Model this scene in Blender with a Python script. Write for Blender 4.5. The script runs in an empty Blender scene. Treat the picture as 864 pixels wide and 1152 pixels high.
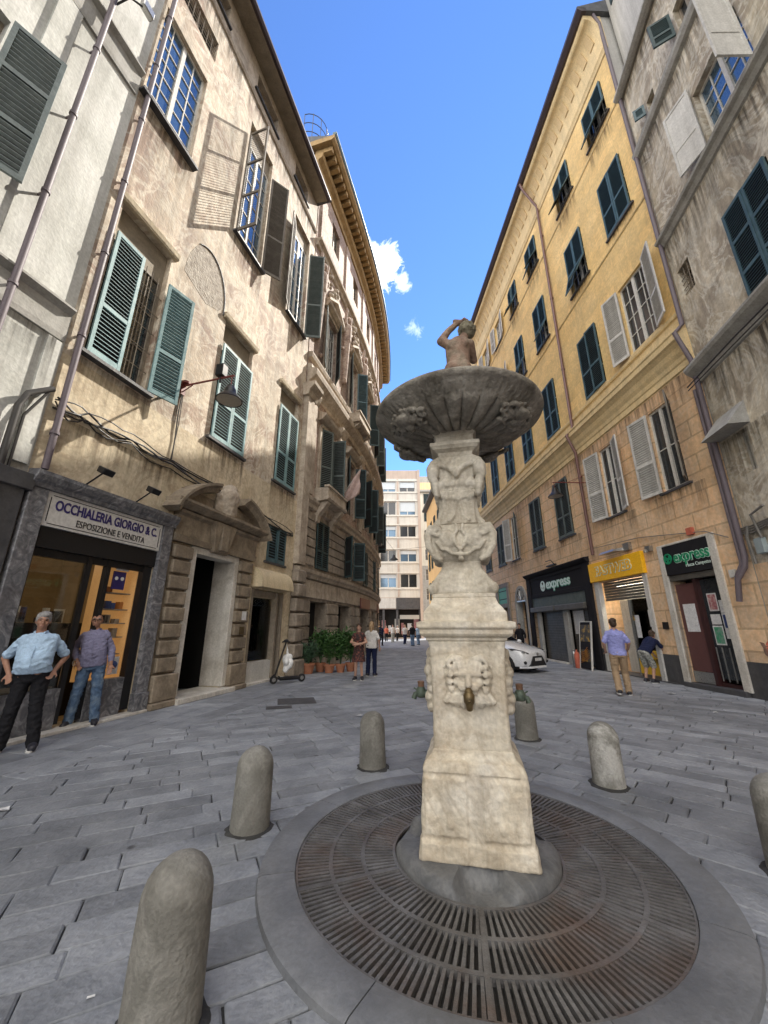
import bpy, bmesh, math, random
from mathutils import Vector, Matrix, noise as mnoise
random.seed(7)
R=math.radians; pi=math.pi
TMP=bpy.data.scenes.new('workbench')      # scratch scene for evaluating modifiers, removed at the end
scn=bpy.context.scene; COL=scn.collection

# ------------------------------------------------------------------ materials
def _n(nt,t,**kw):
    n=nt.nodes.new(t)
    for k,v in kw.items(): setattr(n,k,v)
    return n
def mat(name,cols,scale=2.0,detail=8,rough=.8,bump=.2,bscale=25,stain=None,sscale=.5,sthr=(.5,.68),samt=.8,
        streak=0,brick=None,island=0,metal=0,spec=.4,emit=None,dist=.3,vein=None,coat=0,macro=0,spots=0):
    m=bpy.data.materials.new(name); m.use_nodes=True; nt=m.node_tree; L=nt.links.new
    b=nt.nodes['Principled BSDF']; b.inputs['Roughness'].default_value=rough; b.inputs['Metallic'].default_value=metal
    b.inputs['Specular IOR Level'].default_value=spec
    if coat: b.inputs['Coat Weight'].default_value=coat; b.inputs['Coat Roughness'].default_value=.08
    if emit: b.inputs['Emission Color'].default_value=(*emit[:3],1); b.inputs['Emission Strength'].default_value=emit[3]
    geo=_n(nt,'ShaderNodeNewGeometry'); pos=geo.outputs['Position']
    n1=_n(nt,'ShaderNodeTexNoise'); n1.inputs['Scale'].default_value=scale; n1.inputs['Detail'].default_value=detail
    n1.inputs['Roughness'].default_value=.62; n1.inputs['Distortion'].default_value=dist; L(pos,n1.inputs['Vector'])
    rp=_n(nt,'ShaderNodeValToRGB'); els=rp.color_ramp.elements
    k=len(cols)
    while len(els)<k: els.new(.5)
    for i,c in enumerate(cols):
        els[i].position=.5 if k==1 else .3+.4*i/(k-1); els[i].color=(*c,1)
    if k==1: els[1].color=(*cols[0],1)
    L(n1.outputs['Fac'],rp.inputs['Fac']); cur=rp.outputs['Color']
    hgt=None
    def mixc(fac,a,bb,mode='MIX'):
        x=_n(nt,'ShaderNodeMix',data_type='RGBA',blend_type=mode)
        if isinstance(fac,(int,float)): x.inputs[0].default_value=fac
        else: L(fac,x.inputs[0])
        for s,v in ((6,a),(7,bb)):
            if isinstance(v,tuple): x.inputs[s].default_value=(*v,1)
            else: L(v,x.inputs[s])
        return x.outputs[2]
    def mrange(v,a,bb,c,d):
        x=_n(nt,'ShaderNodeMapRange'); L(v,x.inputs[0])
        for i,q in enumerate((a,bb,c,d)): x.inputs[i+1].default_value=q
        return x.outputs[0]
    if stain:
        n2=_n(nt,'ShaderNodeTexNoise'); n2.inputs['Scale'].default_value=sscale; n2.inputs['Detail'].default_value=9
        n2.inputs['Roughness'].default_value=.68; n2.inputs['Distortion'].default_value=.6; L(pos,n2.inputs['Vector'])
        cur=mixc(mrange(n2.outputs['Fac'],sthr[0],sthr[1],0,samt),cur,stain)
    if vein:
        n6=_n(nt,'ShaderNodeTexNoise'); n6.inputs['Scale'].default_value=vein[1]; n6.inputs['Detail'].default_value=5; n6.inputs['Roughness'].default_value=.6; n6.inputs['Distortion'].default_value=2.2; L(pos,n6.inputs['Vector'])
        a1=mrange(n6.outputs['Fac'],.44,.5,0,1); a2=mrange(n6.outputs['Fac'],.5,.56,1,0); mv=_n(nt,'ShaderNodeMath',operation='MINIMUM'); L(a1,mv.inputs[0]); L(a2,mv.inputs[1])
        ms=_n(nt,'ShaderNodeMath',operation='MULTIPLY'); L(mv.outputs[0],ms.inputs[0]); ms.inputs[1].default_value=vein[2]; cur=mixc(ms.outputs[0],cur,vein[0])
    if streak:
        mp=_n(nt,'ShaderNodeMapping'); mp.inputs['Scale'].default_value=(2.6,2.6,.16); L(pos,mp.inputs['Vector'])
        n3=_n(nt,'ShaderNodeTexNoise'); n3.inputs['Scale'].default_value=1.6; n3.inputs['Detail'].default_value=7; n3.inputs['Roughness'].default_value=.7
        L(mp.outputs[0],n3.inputs['Vector'])
        v=mrange(n3.outputs['Fac'],.42,.7,0,streak); cur=mixc(v,cur,(.12,.105,.085))
    if macro:
        n7=_n(nt,'ShaderNodeTexNoise'); n7.inputs['Scale'].default_value=.42; n7.inputs['Detail'].default_value=6; n7.inputs['Roughness'].default_value=.6; L(pos,n7.inputs['Vector'])
        c=_n(nt,'ShaderNodeHueSaturation'); L(cur,c.inputs['Color']); L(mrange(n7.outputs['Fac'],.3,.7,1-macro,1+macro),c.inputs['Value']); cur=c.outputs[0]
    if spots:
        vo=_n(nt,'ShaderNodeTexVoronoi'); vo.inputs['Scale'].default_value=2.3; L(pos,vo.inputs['Vector']); cur=mixc(mrange(vo.outputs['Distance'],.05,.085,spots,0),cur,(.05,.05,.052))
    if island:
        v=mrange(geo.outputs['Random Per Island'],0,1,1-island,1+island)
        c=_n(nt,'ShaderNodeHueSaturation'); L(cur,c.inputs['Color']); L(v,c.inputs['Value']); cur=c.outputs[0]
    if brick:
        dx,dy,bw,bh,mort,dk,bb=brick
        dt=_n(nt,'ShaderNodeVectorMath',operation='DOT_PRODUCT'); L(pos,dt.inputs[0]); dt.inputs[1].default_value=(dx,dy,0)
        sp=_n(nt,'ShaderNodeSeparateXYZ'); L(pos,sp.inputs[0]); cb=_n(nt,'ShaderNodeCombineXYZ')
        L(dt.outputs['Value'],cb.inputs[0]); L(sp.outputs[2],cb.inputs[1])
        bt=_n(nt,'ShaderNodeTexBrick'); L(cb.outputs[0],bt.inputs['Vector']); bt.inputs['Scale'].default_value=1
        bt.inputs['Brick Width'].default_value=bw; bt.inputs['Row Height'].default_value=bh; bt.inputs['Mortar Size'].default_value=mort
        bt.inputs['Mortar Smooth'].default_value=.3; bt.inputs['Bias'].default_value=0
        bt.inputs['Color1'].default_value=(1.08,1.06,1.03,1); bt.inputs['Color2'].default_value=(.9,.91,.92,1); bt.inputs['Mortar'].default_value=(dk,dk,dk*.97,1)
        cur=mixc(1.0,cur,bt.outputs['Color'],'MULTIPLY'); hgt=(bt.outputs['Fac'],bb)
    # fine grain, keeps surfaces from reading as flat paint
    n4=_n(nt,'ShaderNodeTexNoise'); n4.inputs['Scale'].default_value=bscale; n4.inputs['Detail'].default_value=6; L(pos,n4.inputs['Vector'])
    g=mrange(n4.outputs['Fac'],.3,.7,.86,1.12)
    hs=_n(nt,'ShaderNodeHueSaturation'); L(cur,hs.inputs['Color']); L(g,hs.inputs['Value']); cur=hs.outputs[0]
    L(cur,b.inputs['Base Color'])
    if bump:
        bp=_n(nt,'ShaderNodeBump'); bp.inputs['Strength'].default_value=bump; bp.inputs['Distance'].default_value=.02
        h=n4.outputs['Fac']
        mm=_n(nt,'ShaderNodeMath',operation='MULTIPLY_ADD'); L(n1.outputs['Fac'],mm.inputs[0]); mm.inputs[1].default_value=.8; L(h,mm.inputs[2]); h=mm.outputs[0]
        if hgt:
            m2=_n(nt,'ShaderNodeMath',operation='MULTIPLY_ADD'); L(hgt[0],m2.inputs[0]); m2.inputs[1].default_value=-hgt[1]; L(h,m2.inputs[2]); h=m2.outputs[0]
        L(h,bp.inputs['Height']); L(bp.outputs[0],b.inputs['Normal'])
    rr=mrange(n4.outputs['Fac'],.3,.7,max(0.02,rough-.08),min(1,rough+.08)); L(rr,b.inputs['Roughness'])
    return m
def flat(name,c,rough=.5,metal=0,spec=.5,emit=None,coat=0):
    return mat(name,[tuple(x*.93 for x in c),tuple(min(1,x*1.07) for x in c)],scale=9,rough=rough,metal=metal,bump=.03,bscale=60,spec=spec,emit=emit,coat=coat)
LD=(.2607,.9654); RD=(-.0425,.9991); R0D=(.1829,.9831)
M={}
M['fresco']=mat('faded_fresco_plaster',[(.34,.26,.185),(.52,.43,.325),(.66,.575,.455)],scale=1.9,stain=(.32,.215,.165),sscale=.7,sthr=(.47,.6),samt=.8,vein=((.74,.68,.56),1.0,.65),streak=.5,macro=.2,bump=.45,bscale=16,dist=1.1)
M['fresco_low']=mat('ochre_lower_plaster',[(.50,.41,.275),(.61,.52,.37),(.68,.59,.43)],scale=1.3,vein=((.40,.31,.21),.9,.55),macro=.15,stain=(.43,.35,.255),sscale=.7,samt=.6,streak=.2,bump=.35,bscale=14)
M['greywall']=mat('grey_white_render',[(.46,.465,.43),(.58,.585,.55),(.66,.66,.63)],scale=1.2,stain=(.36,.36,.33),sscale=.8,samt=.5,streak=.3,bump=.25,bscale=18)
M['greytrim']=mat('grey_stone_trim',[(.30,.295,.27),(.42,.41,.385)],scale=3,streak=.35,bump=.2)
M['yellow']=mat('yellow_ochre_paint',[(.72,.50,.215),(.80,.57,.255),(.85,.63,.305)],scale=.8,vein=((.62,.44,.21),.7,.4),stain=(.64,.43,.17),sscale=.5,samt=.45,streak=.12,bump=.18,bscale=12,brick=(*RD,.95,.42,.012,.9,.6))
M['salmon']=mat('salmon_ashlar_render',[(.66,.42,.235),(.75,.505,.30),(.82,.59,.385)],scale=1.1,vein=((.72,.56,.40),.9,.45),stain=(.52,.37,.25),sscale=.7,samt=.55,streak=.2,bump=.3,bscale=12,brick=(*RD,1.12,.5,.028,.72,1.4))
M['cornice_y']=mat('pale_yellow_stucco',[(.70,.53,.28),(.79,.62,.35)],scale=1.6,streak=.28,bump=.12,stain=(.50,.40,.24),samt=.5)
M['coffer']=mat('darker_yellow_stucco',[(.55,.40,.20),(.63,.47,.26)],scale=3,bump=.15)
M['oldgrey']=mat('weathered_grey_ochre_plaster',[(.37,.31,.225),(.58,.505,.385),(.72,.65,.525)],scale=1.2,stain=(.30,.25,.195),sscale=.8,sthr=(.47,.6),samt=.75,vein=((.76,.72,.62),.8,.7),macro=.2,streak=.5,bump=.5,bscale=13,dist=.9)
M['paleset']=mat('pale_upper_render',[(.42,.41,.385),(.52,.51,.48)],scale=1,streak=.4,bump=.2)
M['palace']=mat('brown_pink_palace_stucco',[(.22,.145,.115),(.38,.275,.22),(.55,.44,.36)],scale=2.6,vein=((.62,.53,.45),2,.5),stain=(.20,.125,.105),sscale=.9,sthr=(.42,.62),samt=.7,streak=.4,bump=.5,bscale=12,dist=1.2)
M['palace_stone']=mat('weathered_brown_stone',[(.17,.14,.11),(.29,.245,.195),(.40,.345,.28)],scale=3,streak=.45,bump=.5,bscale=16,stain=(.2,.165,.13),sscale=1.2)
M['palace_trim']=mat('worn_pale_stone_trim',[(.32,.26,.20),(.46,.39,.31),(.55,.48,.39)],scale=3,streak=.4,bump=.4,bscale=18,stain=(.24,.195,.15),sscale=1.5)
M['cornice_b']=mat('ochre_brown_cornice',[(.22,.135,.05),(.33,.21,.085),(.40,.27,.12)],scale=3,streak=.25,bump=.3)
M['portal']=mat('brown_portal_stone',[(.16,.125,.09),(.265,.215,.155),(.36,.30,.225)],scale=4,streak=.45,bump=.5,bscale=20,stain=(.17,.135,.1),sscale=1.4)
M['marble']=mat('worn_white_marble',[(.50,.47,.42),(.64,.61,.55),(.70,.67,.62)],scale=2.5,stain=(.38,.34,.28),sscale=1.6,samt=.7,rough=.5,bump=.1,streak=.25)
M['greymarble']=mat('grey_veined_marble',[(.06,.062,.072),(.15,.152,.165),(.33,.33,.34)],scale=5,rough=.45,bump=.15,dist=2.5,stain=(.09,.085,.09),sscale=2)
M['slab']=mat('dark_sandstone_paving',[(.158,.170,.192),(.218,.232,.256),(.28,.294,.318)],scale=2.6,stain=(.33,.34,.36),sscale=1.3,sthr=(.54,.74),samt=.5,macro=.22,spots=.7,rough=.6,bump=.5,bscale=30,island=.2,spec=.35,vein=((.30,.315,.345),.7,.3))
M['groundbase']=mat('dirty_joint_mortar',[(.022,.022,.023),(.06,.06,.06)],scale=6,rough=.95,bump=.6)
M['farroad']=mat('distant_paving',[(.16,.175,.205),(.215,.23,.26)],scale=2,rough=.7,bump=.3)
M['kerb']=mat('smooth_grey_ring_stone',[(.125,.132,.145),(.165,.173,.187),(.205,.213,.228)],scale=2.4,stain=(.25,.255,.265),sscale=2,samt=.5,macro=.15,rough=.55,bump=.22,bscale=45,island=.12)
M['disc']=mat('worn_dark_foot_stone',[(.085,.088,.092),(.12,.124,.13),(.165,.17,.175)],scale=3,stain=(.22,.22,.22),sscale=2.2,samt=.5,rough=.55,bump=.3,bscale=40,vein=((.24,.24,.235),1.5,.3))
M['iron']=mat('rusty_cast_iron',[(.10,.095,.093),(.15,.146,.145),(.21,.208,.21)],scale=5,stain=(.15,.09,.062),sscale=1.3,sthr=(.5,.7),samt=.7,macro=.25,rough=.55,metal=.35,bump=.35,bscale=60)
M['pit']=mat('dark_wet_pit',[(.008,.008,.008),(.02,.018,.016)],rough=.6)
M['fstone']=mat('aged_cream_fountain_stone',[(.45,.38,.28),(.67,.605,.49),(.78,.735,.645)],scale=2.6,vein=((.40,.32,.225),1.3,.4),stain=(.37,.295,.205),sscale=2.0,sthr=(.5,.7),samt=.7,streak=.35,rough=.75,bump=.4,bscale=34,dist=.8)
M['fstone2']=mat('aged_pale_carved_stone',[(.42,.37,.29),(.63,.58,.48),(.76,.715,.625)],scale=3,vein=((.33,.28,.21),1.6,.4),stain=(.29,.25,.19),sscale=2.4,samt=.7,streak=.35,rough=.78,bump=.4,bscale=40,dist=.8)
M['bowlstone']=mat('dark_mossy_bowl_stone',[(.12,.107,.087),(.255,.232,.195),(.42,.39,.335)],scale=6,stain=(.055,.05,.035),sscale=3,samt=.8,streak=.5,rough=.85,bump=.8,bscale=36)
M['figstone']=mat('brown_weathered_statue_stone',[(.14,.09,.068),(.25,.165,.12),(.36,.28,.215)],scale=7,stain=(.12,.11,.075),sscale=5,samt=.7,rough=.8,bump=.5,bscale=50)
M['curl']=mat('mossy_grey_statue_stone',[(.12,.11,.075),(.25,.225,.16)],scale=14,rough=.9,bump=.6,bscale=60)
M['bollard']=mat('lichen_concrete',[(.13,.125,.11),(.19,.185,.165),(.26,.255,.235)],scale=3.0,vein=((.34,.33,.30),1.2,.35),stain=(.12,.11,.085),sscale=1.4,sthr=(.55,.75),samt=.7,streak=.3,rough=.85,bump=.45,bscale=55)
M['bollard_pale']=mat('scraped_pale_concrete',[(.15,.145,.125),(.20,.195,.17),(.26,.255,.235)],scale=3,stain=(.50,.49,.46),sscale=1.15,sthr=(.47,.56),samt=.85,streak=.3,rough=.85,bump=.45,bscale=55)
M['brass']=mat('tarnished_brass',[(.10,.075,.04),(.22,.16,.08)],scale=14,rough=.42,metal=.7,bump=.15)
M['verdi']=mat('verdigris_bronze',[(.05,.07,.055),(.12,.15,.115)],scale=18,rough=.55,metal=.4,bump=.25)
M['rustcap']=mat('rusty_copper_cap',[(.14,.075,.045),(.26,.155,.10)],scale=20,rough=.6,metal=.3)
M['slate']=mat('dark_slate',[(.045,.045,.05),(.085,.085,.09)],scale=4,rough=.6,bump=.2,streak=.2)
M['gutter']=flat('dark_painted_gutter',(.055,.042,.05),.45,metal=.3)
M['pipebrown']=flat('brown_painted_pipe',(.15,.075,.065),.45)
M['pipedark']=flat('dull_mauve_drainpipe',(.13,.105,.12),.6)
M['soffit']=mat('stained_soffit_and_recess_shade',[(.20,.165,.12),(.31,.265,.2)],scale=2.5,streak=.2,bump=.2)
M['rooftile']=mat('dark_slate_roofing',[(.07,.072,.078),(.12,.122,.13)],scale=5)
M['teal']=mat('faded_pale_teal_paint',[(.13,.245,.265),(.19,.32,.335),(.26,.395,.40)],scale=5,streak=.22,rough=.6,bump=.12,island=.10)
M['greyteal']=mat('pale_grey_teal_paint',[(.13,.165,.165),(.21,.25,.245)],scale=5,rough=.6,streak=.2)
M['dkgreen']=mat('dark_bottle_green_paint',[(.016,.038,.042),(.032,.062,.066)],scale=5,rough=.55,bump=.1,island=.10)
M['bluegreen']=mat('dark_blue_green_paint',[(.032,.072,.088),(.065,.12,.138)],scale=5,rough=.5,bump=.1,island=.10)
M['grgreen']=mat('grey_green_paint',[(.06,.082,.078),(.105,.128,.12)],scale=5,rough=.6,streak=.2,bump=.1,island=.10)
M['brownshut']=mat('weathered_grey_brown_paint',[(.10,.088,.072),(.175,.155,.13)],scale=5,rough=.7,streak=.3,bump=.15,island=.10)
M['whiteshut']=mat('dirty_white_paint',[(.50,.49,.46),(.62,.61,.58)],scale=4,streak=.3,rough=.6,bump=.1,island=.10)
M['whitefr']=mat('cream_white_window_paint',[(.56,.54,.49),(.68,.66,.61)],scale=6,rough=.5,bump=.06)
M['woodfr']=mat('weathered_wood_frame',[(.20,.165,.125),(.31,.265,.21)],scale=6,streak=.3,rough=.7)
M['glass']=flat('dark_window_glass',(.025,.03,.036),.05,spec=.8)
M['glassblue']=flat('sky_reflecting_glass',(.10,.17,.25),.06,spec=1.0,metal=.55)
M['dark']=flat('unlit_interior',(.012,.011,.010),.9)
M['blackmetal']=flat('black_metal',(.018,.018,.02),.42,metal=.4)
M['redmetal']=flat('oxide_red_metal',(.17,.035,.03),.5)
M['cable']=flat('dusty_black_cable',(.035,.032,.03),.6)
M['greycable']=flat('grey_cable',(.17,.16,.145),.6)
M['lampin']=flat('grey_lamp_reflector',(.38,.37,.34),.35,metal=.3)
M['signwhite']=mat('cream_white_sign_board',[(.56,.55,.53),(.62,.61,.59)],scale=5,rough=.4,bump=.03)
M['navy']=flat('navy_sign_paint',(.025,.018,.13),.4)
M['blackpaint']=flat('black_lettering',(.02,.02,.025),.4)
M['signblack']=flat('matt_black_sign',(.018,.017,.02),.75,spec=.15)
M['signgreen']=flat('bright_green_letters',(.01,.26,.12),.4,emit=None)
M['signwhitelet']=flat('white_green_letters',(.62,.74,.68),.4)
M['signyellow']=mat('golden_yellow_sign',[(.90,.47,.012),(.95,.53,.018)],scale=3,rough=.4,bump=.02)
M['fadedlet']=flat('faded_pale_letters',(.66,.55,.35),.5)
M['rollshut']=mat('grey_roller_shutter',[(.10,.095,.085),(.15,.14,.125)],scale=5,rough=.5,metal=.4,streak=.3)
M['browndoor']=flat('maroon_brown_door_paint',(.105,.042,.04),.5)
M['steel']=flat('brushed_steel',(.38,.38,.37),.32,metal=.8)
M['paper']=mat('printed_white_paper',[(.55,.55,.56),(.72,.72,.72)],scale=11,rough=.6,bump=0)
M['awning']=mat('cream_awning_fabric',[(.56,.46,.29),(.66,.55,.37)],scale=2,streak=.25,rough=.8,bump=.1)
M['shopwood']=flat('self_glowing_shop_wood',(.42,.26,.12),.5,emit=(.55,.28,.09,.12))  # faint glow in the wood itself stands for cabinet lighting
M['shoplight']=flat('lit_ceiling_panel',(.9,.85,.7),.5,emit=(1,.88,.68,3.5))
M['shopin']=mat('faintly_glowing_shop_interior',[(.10,.06,.03),(.22,.14,.07)],scale=1.5,rough=.7,emit=(.20,.11,.035,.06))  # low emission put into the surfaces in place of room light
M['leaf']=mat('glossy_green_leaf',[(.025,.065,.018),(.05,.12,.03),(.09,.17,.05)],scale=7,rough=.5,bump=.05,island=.35)
M['leaf2']=mat('grey_green_leaf',[(.03,.07,.035),(.07,.13,.07)],scale=7,rough=.55,bump=.05,island=.3)
M['terra']=mat('terracotta',[(.30,.12,.065),(.42,.18,.10)],scale=6,rough=.8)
M['carwhite']=flat('white_car_paint',(.72,.73,.75),.25,coat=1)
M['carblack']=flat('black_plastic_trim',(.012,.012,.014),.45)
M['carglass']=flat('tinted_car_glass',(.012,.015,.018),.05,spec=.9)
M['rubber']=flat('black_rubber',(.015,.015,.016),.8)
M['modern']=mat('pale_modern_cladding',[(.56,.545,.50),(.66,.645,.60)],scale=.7,streak=.2,rough=.7,bump=.05)
M['modtan']=mat('pinkish_tan_cladding',[(.42,.34,.29),(.50,.41,.35)],scale=.7,streak=.2)
M['cream']=mat('pale_cream_render',[(.58,.55,.46),(.66,.63,.54)],scale=.6,streak=.2)
M['orange']=mat('orange_yellow_render',[(.60,.37,.16),(.68,.44,.2)],scale=.7,streak=.15)
M['blind']=flat('white_roller_blind',(.55,.60,.64),.6)
def clearglass(name):
    m=bpy.data.materials.new(name); m.use_nodes=True; nt=m.node_tree; nt.nodes.remove(nt.nodes['Principled BSDF']); L=nt.links.new
    tr=_n(nt,'ShaderNodeBsdfTransparent'); tr.inputs[0].default_value=(.86,.89,.88,1); gl=_n(nt,'ShaderNodeBsdfGlossy'); gl.inputs['Roughness'].default_value=.03; fr=_n(nt,'ShaderNodeFresnel'); fr.inputs[0].default_value=1.5
    mx=_n(nt,'ShaderNodeMixShader'); L(fr.outputs[0],mx.inputs[0]); L(tr.outputs[0],mx.inputs[1]); L(gl.outputs[0],mx.inputs[2]); L(mx.outputs[0],nt.nodes['Material Output'].inputs[0]); return m
M['clear']=clearglass('clear_shop_glass')
M['louvre_shade']=flat('painted_louvre_shade',(.012,.013,.014),.8)  # near-black colour painted in for the shade between louvres
M['skin']=mat('skin',[(.40,.23,.165),(.50,.30,.215)],scale=12,rough=.5,bump=.05,spec=.35)
M['tan']=mat('tanned_skin',[(.30,.155,.10),(.38,.205,.14)],scale=12,rough=.5,bump=.05,spec=.35)
def cloth(n,c): return mat(n,[tuple(x*.8 for x in c),c,tuple(min(1,x*1.15) for x in c)],scale=7,rough=.85,bump=.3,bscale=90,spec=.15)
M['ltblue']=cloth('light_blue_cotton',(.40,.54,.70)); M['mauve']=cloth('grey_mauve_cotton',(.21,.205,.31)); M['peri']=cloth('periwinkle_cotton',(.29,.31,.62))
M['black']=cloth('black_cloth',(.016,.016,.019)); M['jeans']=mat('faded_blue_denim',[(.045,.085,.16),(.09,.15,.25),(.22,.29,.36)],scale=5,rough=.9,bump=.3,bscale=90)
M['khaki']=cloth('khaki_cotton',(.34,.245,.155)); M['navycl']=cloth('navy_cloth',(.015,.02,.055)); M['whitecl']=cloth('white_cotton',(.62,.60,.58)); M['salm']=cloth('salmon_cloth',(.50,.14,.09))
M['floral']=mat('black_floral_print',[(.02,.012,.014),(.035,.02,.02),(.30,.09,.06)],scale=16,rough=.8,bump=.1); M['plaid']=mat('patterned_cotton',[(.06,.06,.06),(.30,.30,.27),(.5,.5,.46)],scale=22,rough=.8,bump=.1)
M['greyhair']=mat('grey_hair',[(.16,.155,.15),(.34,.33,.32)],scale=30,rough=.7,bump=.4,bscale=90); M['brownhair']=mat('brown_hair',[(.03,.017,.01),(.075,.045,.028)],scale=30,rough=.6,bump=.4,bscale=90)
M['blondhair']=mat('fair_hair',[(.25,.16,.085),(.40,.28,.16)],scale=30,rough=.6,bump=.4,bscale=90)
M['sneaker']=flat('dark_sneaker',(.02,.02,.028),.6); M['sole']=flat('white_rubber_sole',(.6,.6,.58),.6); M['lip']=flat('lip',(.30,.12,.10),.5); M['eye']=flat('dark_eye',(.02,.014,.012),.2); M['lime']=flat('lime_green_lace',(.35,.55,.06),.6)
M['bag']=flat('white_plastic_bag',(.68,.68,.67),.4); M['flag']=cloth('faded_pink_white_flag',(.48,.36,.33)); M['patch']=mat('exposed_rubble_masonry',[(.20,.17,.14),(.36,.32,.27),(.50,.46,.40)],scale=9,rough=.9,bump=.9,bscale=22)
M['poster_y']=mat('yellow_black_poster',[(.02,.018,.015),(.05,.04,.02),(.62,.36,.03)],scale=5,rough=.4,bump=0)
M['poster_r']=mat('red_white_poster',[(.6,.55,.5),(.4,.15,.16),(.2,.1,.12)],scale=9,rough=.4,bump=0); M['poster_g']=mat('green_poster',[(.02,.25,.1),(.1,.3,.2),(.3,.3,.3)],scale=9,rough=.4,bump=0)
M['poster_b']=mat('blue_poster',[(.02,.03,.12),(.06,.10,.25)],scale=8,rough=.4,bump=0); M['orangep']=flat('orange_goods',(.42,.16,.04),.6); M['limeyel']=flat('yellow_panel',(.72,.45,.02),.4)

# ------------------------------------------------------------------ mesh builder
class MB:
    def __init__(s): s.v=[]; s.f=[]; s.mi=[]
    def add(s,vs,fs,mi=0):
        o=len(s.v); s.v+= [tuple(p) for p in vs]; s.f+=[tuple(i+o for i in f) for f in fs]; s.mi+=[mi]*len(fs)
    def hexa(s,p,mi=0):   # 8 points bottom ring then top ring
        s.add(p,[(0,1,2,3),(7,6,5,4),(0,4,5,1),(1,5,6,2),(2,6,7,3),(3,7,4,0)],mi)
    def box(s,x0,x1,y0,y1,z0,z1,mi=0):
        s.hexa([(x0,y0,z0),(x1,y0,z0),(x1,y1,z0),(x0,y1,z0),(x0,y0,z1),(x1,y0,z1),(x1,y1,z1),(x0,y1,z1)],mi)
    def fbox(s,fr,s0,s1,o0,o1,z0,z1,mi=0,step=None):
        n=1
        if step or fr.curved: n=max(1,int(math.ceil(abs(s1-s0)/(step or .8))))
        P=fr.P; vs=[]
        for k in range(n+1):
            q=s0+(s1-s0)*k/n; vs+=[P(q,o0,z0),P(q,o1,z0),P(q,o1,z1),P(q,o0,z1)]
        fs=[(0,3,2,1),tuple(4*n+i for i in (0,1,2,3))]
        for k in range(n):
            a=4*k; b=a+4
            for i in range(4): fs.append((a+i,a+(i+1)%4,b+(i+1)%4,b+i))
        s.add(vs,fs,mi)
    def prof(s,fr,s0,s1,pts,mi=0,step=None):     # sweep a closed (o,z) profile along the facade
        n=1
        if step or fr.curved: n=max(1,int(math.ceil(abs(s1-s0)/(step or .7))))
        k=len(pts); vs=[]
        for j in range(n+1):
            q=s0+(s1-s0)*j/n; vs+=[fr.P(q,o,z) for o,z in pts]
        fs=[tuple(range(k)),tuple(n*k+i for i in reversed(range(k)))]
        for j in range(n):
            for i in range(k): fs.append((j*k+i,j*k+(i+1)%k,(j+1)*k+(i+1)%k,(j+1)*k+i))
        s.add(vs,fs,mi)
    def tube(s,pts,r,n=8,mi=0,cap=True):
        pts=[Vector(p) for p in pts]; rs=r if isinstance(r,(list,tuple)) else [r]*len(pts)
        vs=[]; up=None
        for i,p in enumerate(pts):
            d=(pts[min(i+1,len(pts)-1)]-pts[max(i-1,0)])
            d=d.normalized() if d.length>1e-9 else Vector((0,0,1))
            if up is None: up=Vector((0,0,1)) if abs(d.z)<.9 else Vector((1,0,0))
            a=(up-d*up.dot(d)); a=a.normalized() if a.length>1e-6 else d.orthogonal().normalized(); up=a; b=d.cross(a)
            for k in range(n):
                t=2*pi*k/n; vs.append(p+(a*math.cos(t)+b*math.sin(t))*rs[i])
        fs=[]
        for i in range(len(pts)-1):
            for k in range(n): fs.append((i*n+k,i*n+(k+1)%n,(i+1)*n+(k+1)%n,(i+1)*n+k))
        if cap: fs+= [tuple(reversed(range(n))),tuple((len(pts)-1)*n+k for k in range(n))]
        s.add(vs,fs,mi)
    def cap(s,p0,p1,r0,r1=None,n=10,mi=0):      # tapered capsule
        r1=r0 if r1 is None else r1; p0=Vector(p0); p1=Vector(p1); d=p1-p0
        if d.length<1e-6: return s.ell(p0,(r0,)*3)
        d.normalize(); P=[];Q=[]
        for t in (-80,-50,-20): P.append(p0+d*r0*math.sin(R(t))); Q.append(r0*math.cos(R(t)))
        P.append(p0);Q.append(r0);P.append(p1);Q.append(r1)
        for t in (20,50,80): P.append(p1+d*r1*math.sin(R(t))); Q.append(r1*math.cos(R(t)))
        s.tube(P,Q,n,mi)
    def ell(s,c,r,rot=None,nu=14,nv=9,mi=0):
        c=Vector(c); vs=[];fs=[]
        for j in range(nv+1):
            a=-pi/2+pi*j/nv
            if j==0: a=-pi/2+.12
            if j==nv: a=pi/2-.12
            for i in range(nu):
                t=2*pi*i/nu; p=Vector((r[0]*math.cos(a)*math.cos(t),r[1]*math.cos(a)*math.sin(t),r[2]*math.sin(a)))
                vs.append(c+(rot@p if rot else p))
        for j in range(nv):
            for i in range(nu): fs.append((j*nu+i,j*nu+(i+1)%nu,(j+1)*nu+(i+1)%nu,(j+1)*nu+i))
        fs+=[tuple(reversed(range(nu))),tuple(nv*nu+i for i in range(nu))]
        s.add(vs,fs,mi)
    def lathe(s,prof,n=32,c=(0,0,0),mod=None,mi=0,closed=False):
        vs=[];fs=[];k=len(prof)
        for j,(r,z) in enumerate(prof):
            for i in range(n):
                t=2*pi*i/n; rr,zz=(r,z) if not mod else mod(r,z,t,j)
                vs.append((c[0]+rr*math.cos(t),c[1]+rr*math.sin(t),c[2]+zz))
        for j in range(k-1 if not closed else k):
            j2=(j+1)%k
            for i in range(n): fs.append((j*n+i,j*n+(i+1)%n,j2*n+(i+1)%n,j2*n+i))
        if not closed: fs+=[tuple(reversed(range(n))),tuple((k-1)*n+i for i in range(n))]
        s.add(vs,fs,mi)
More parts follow.
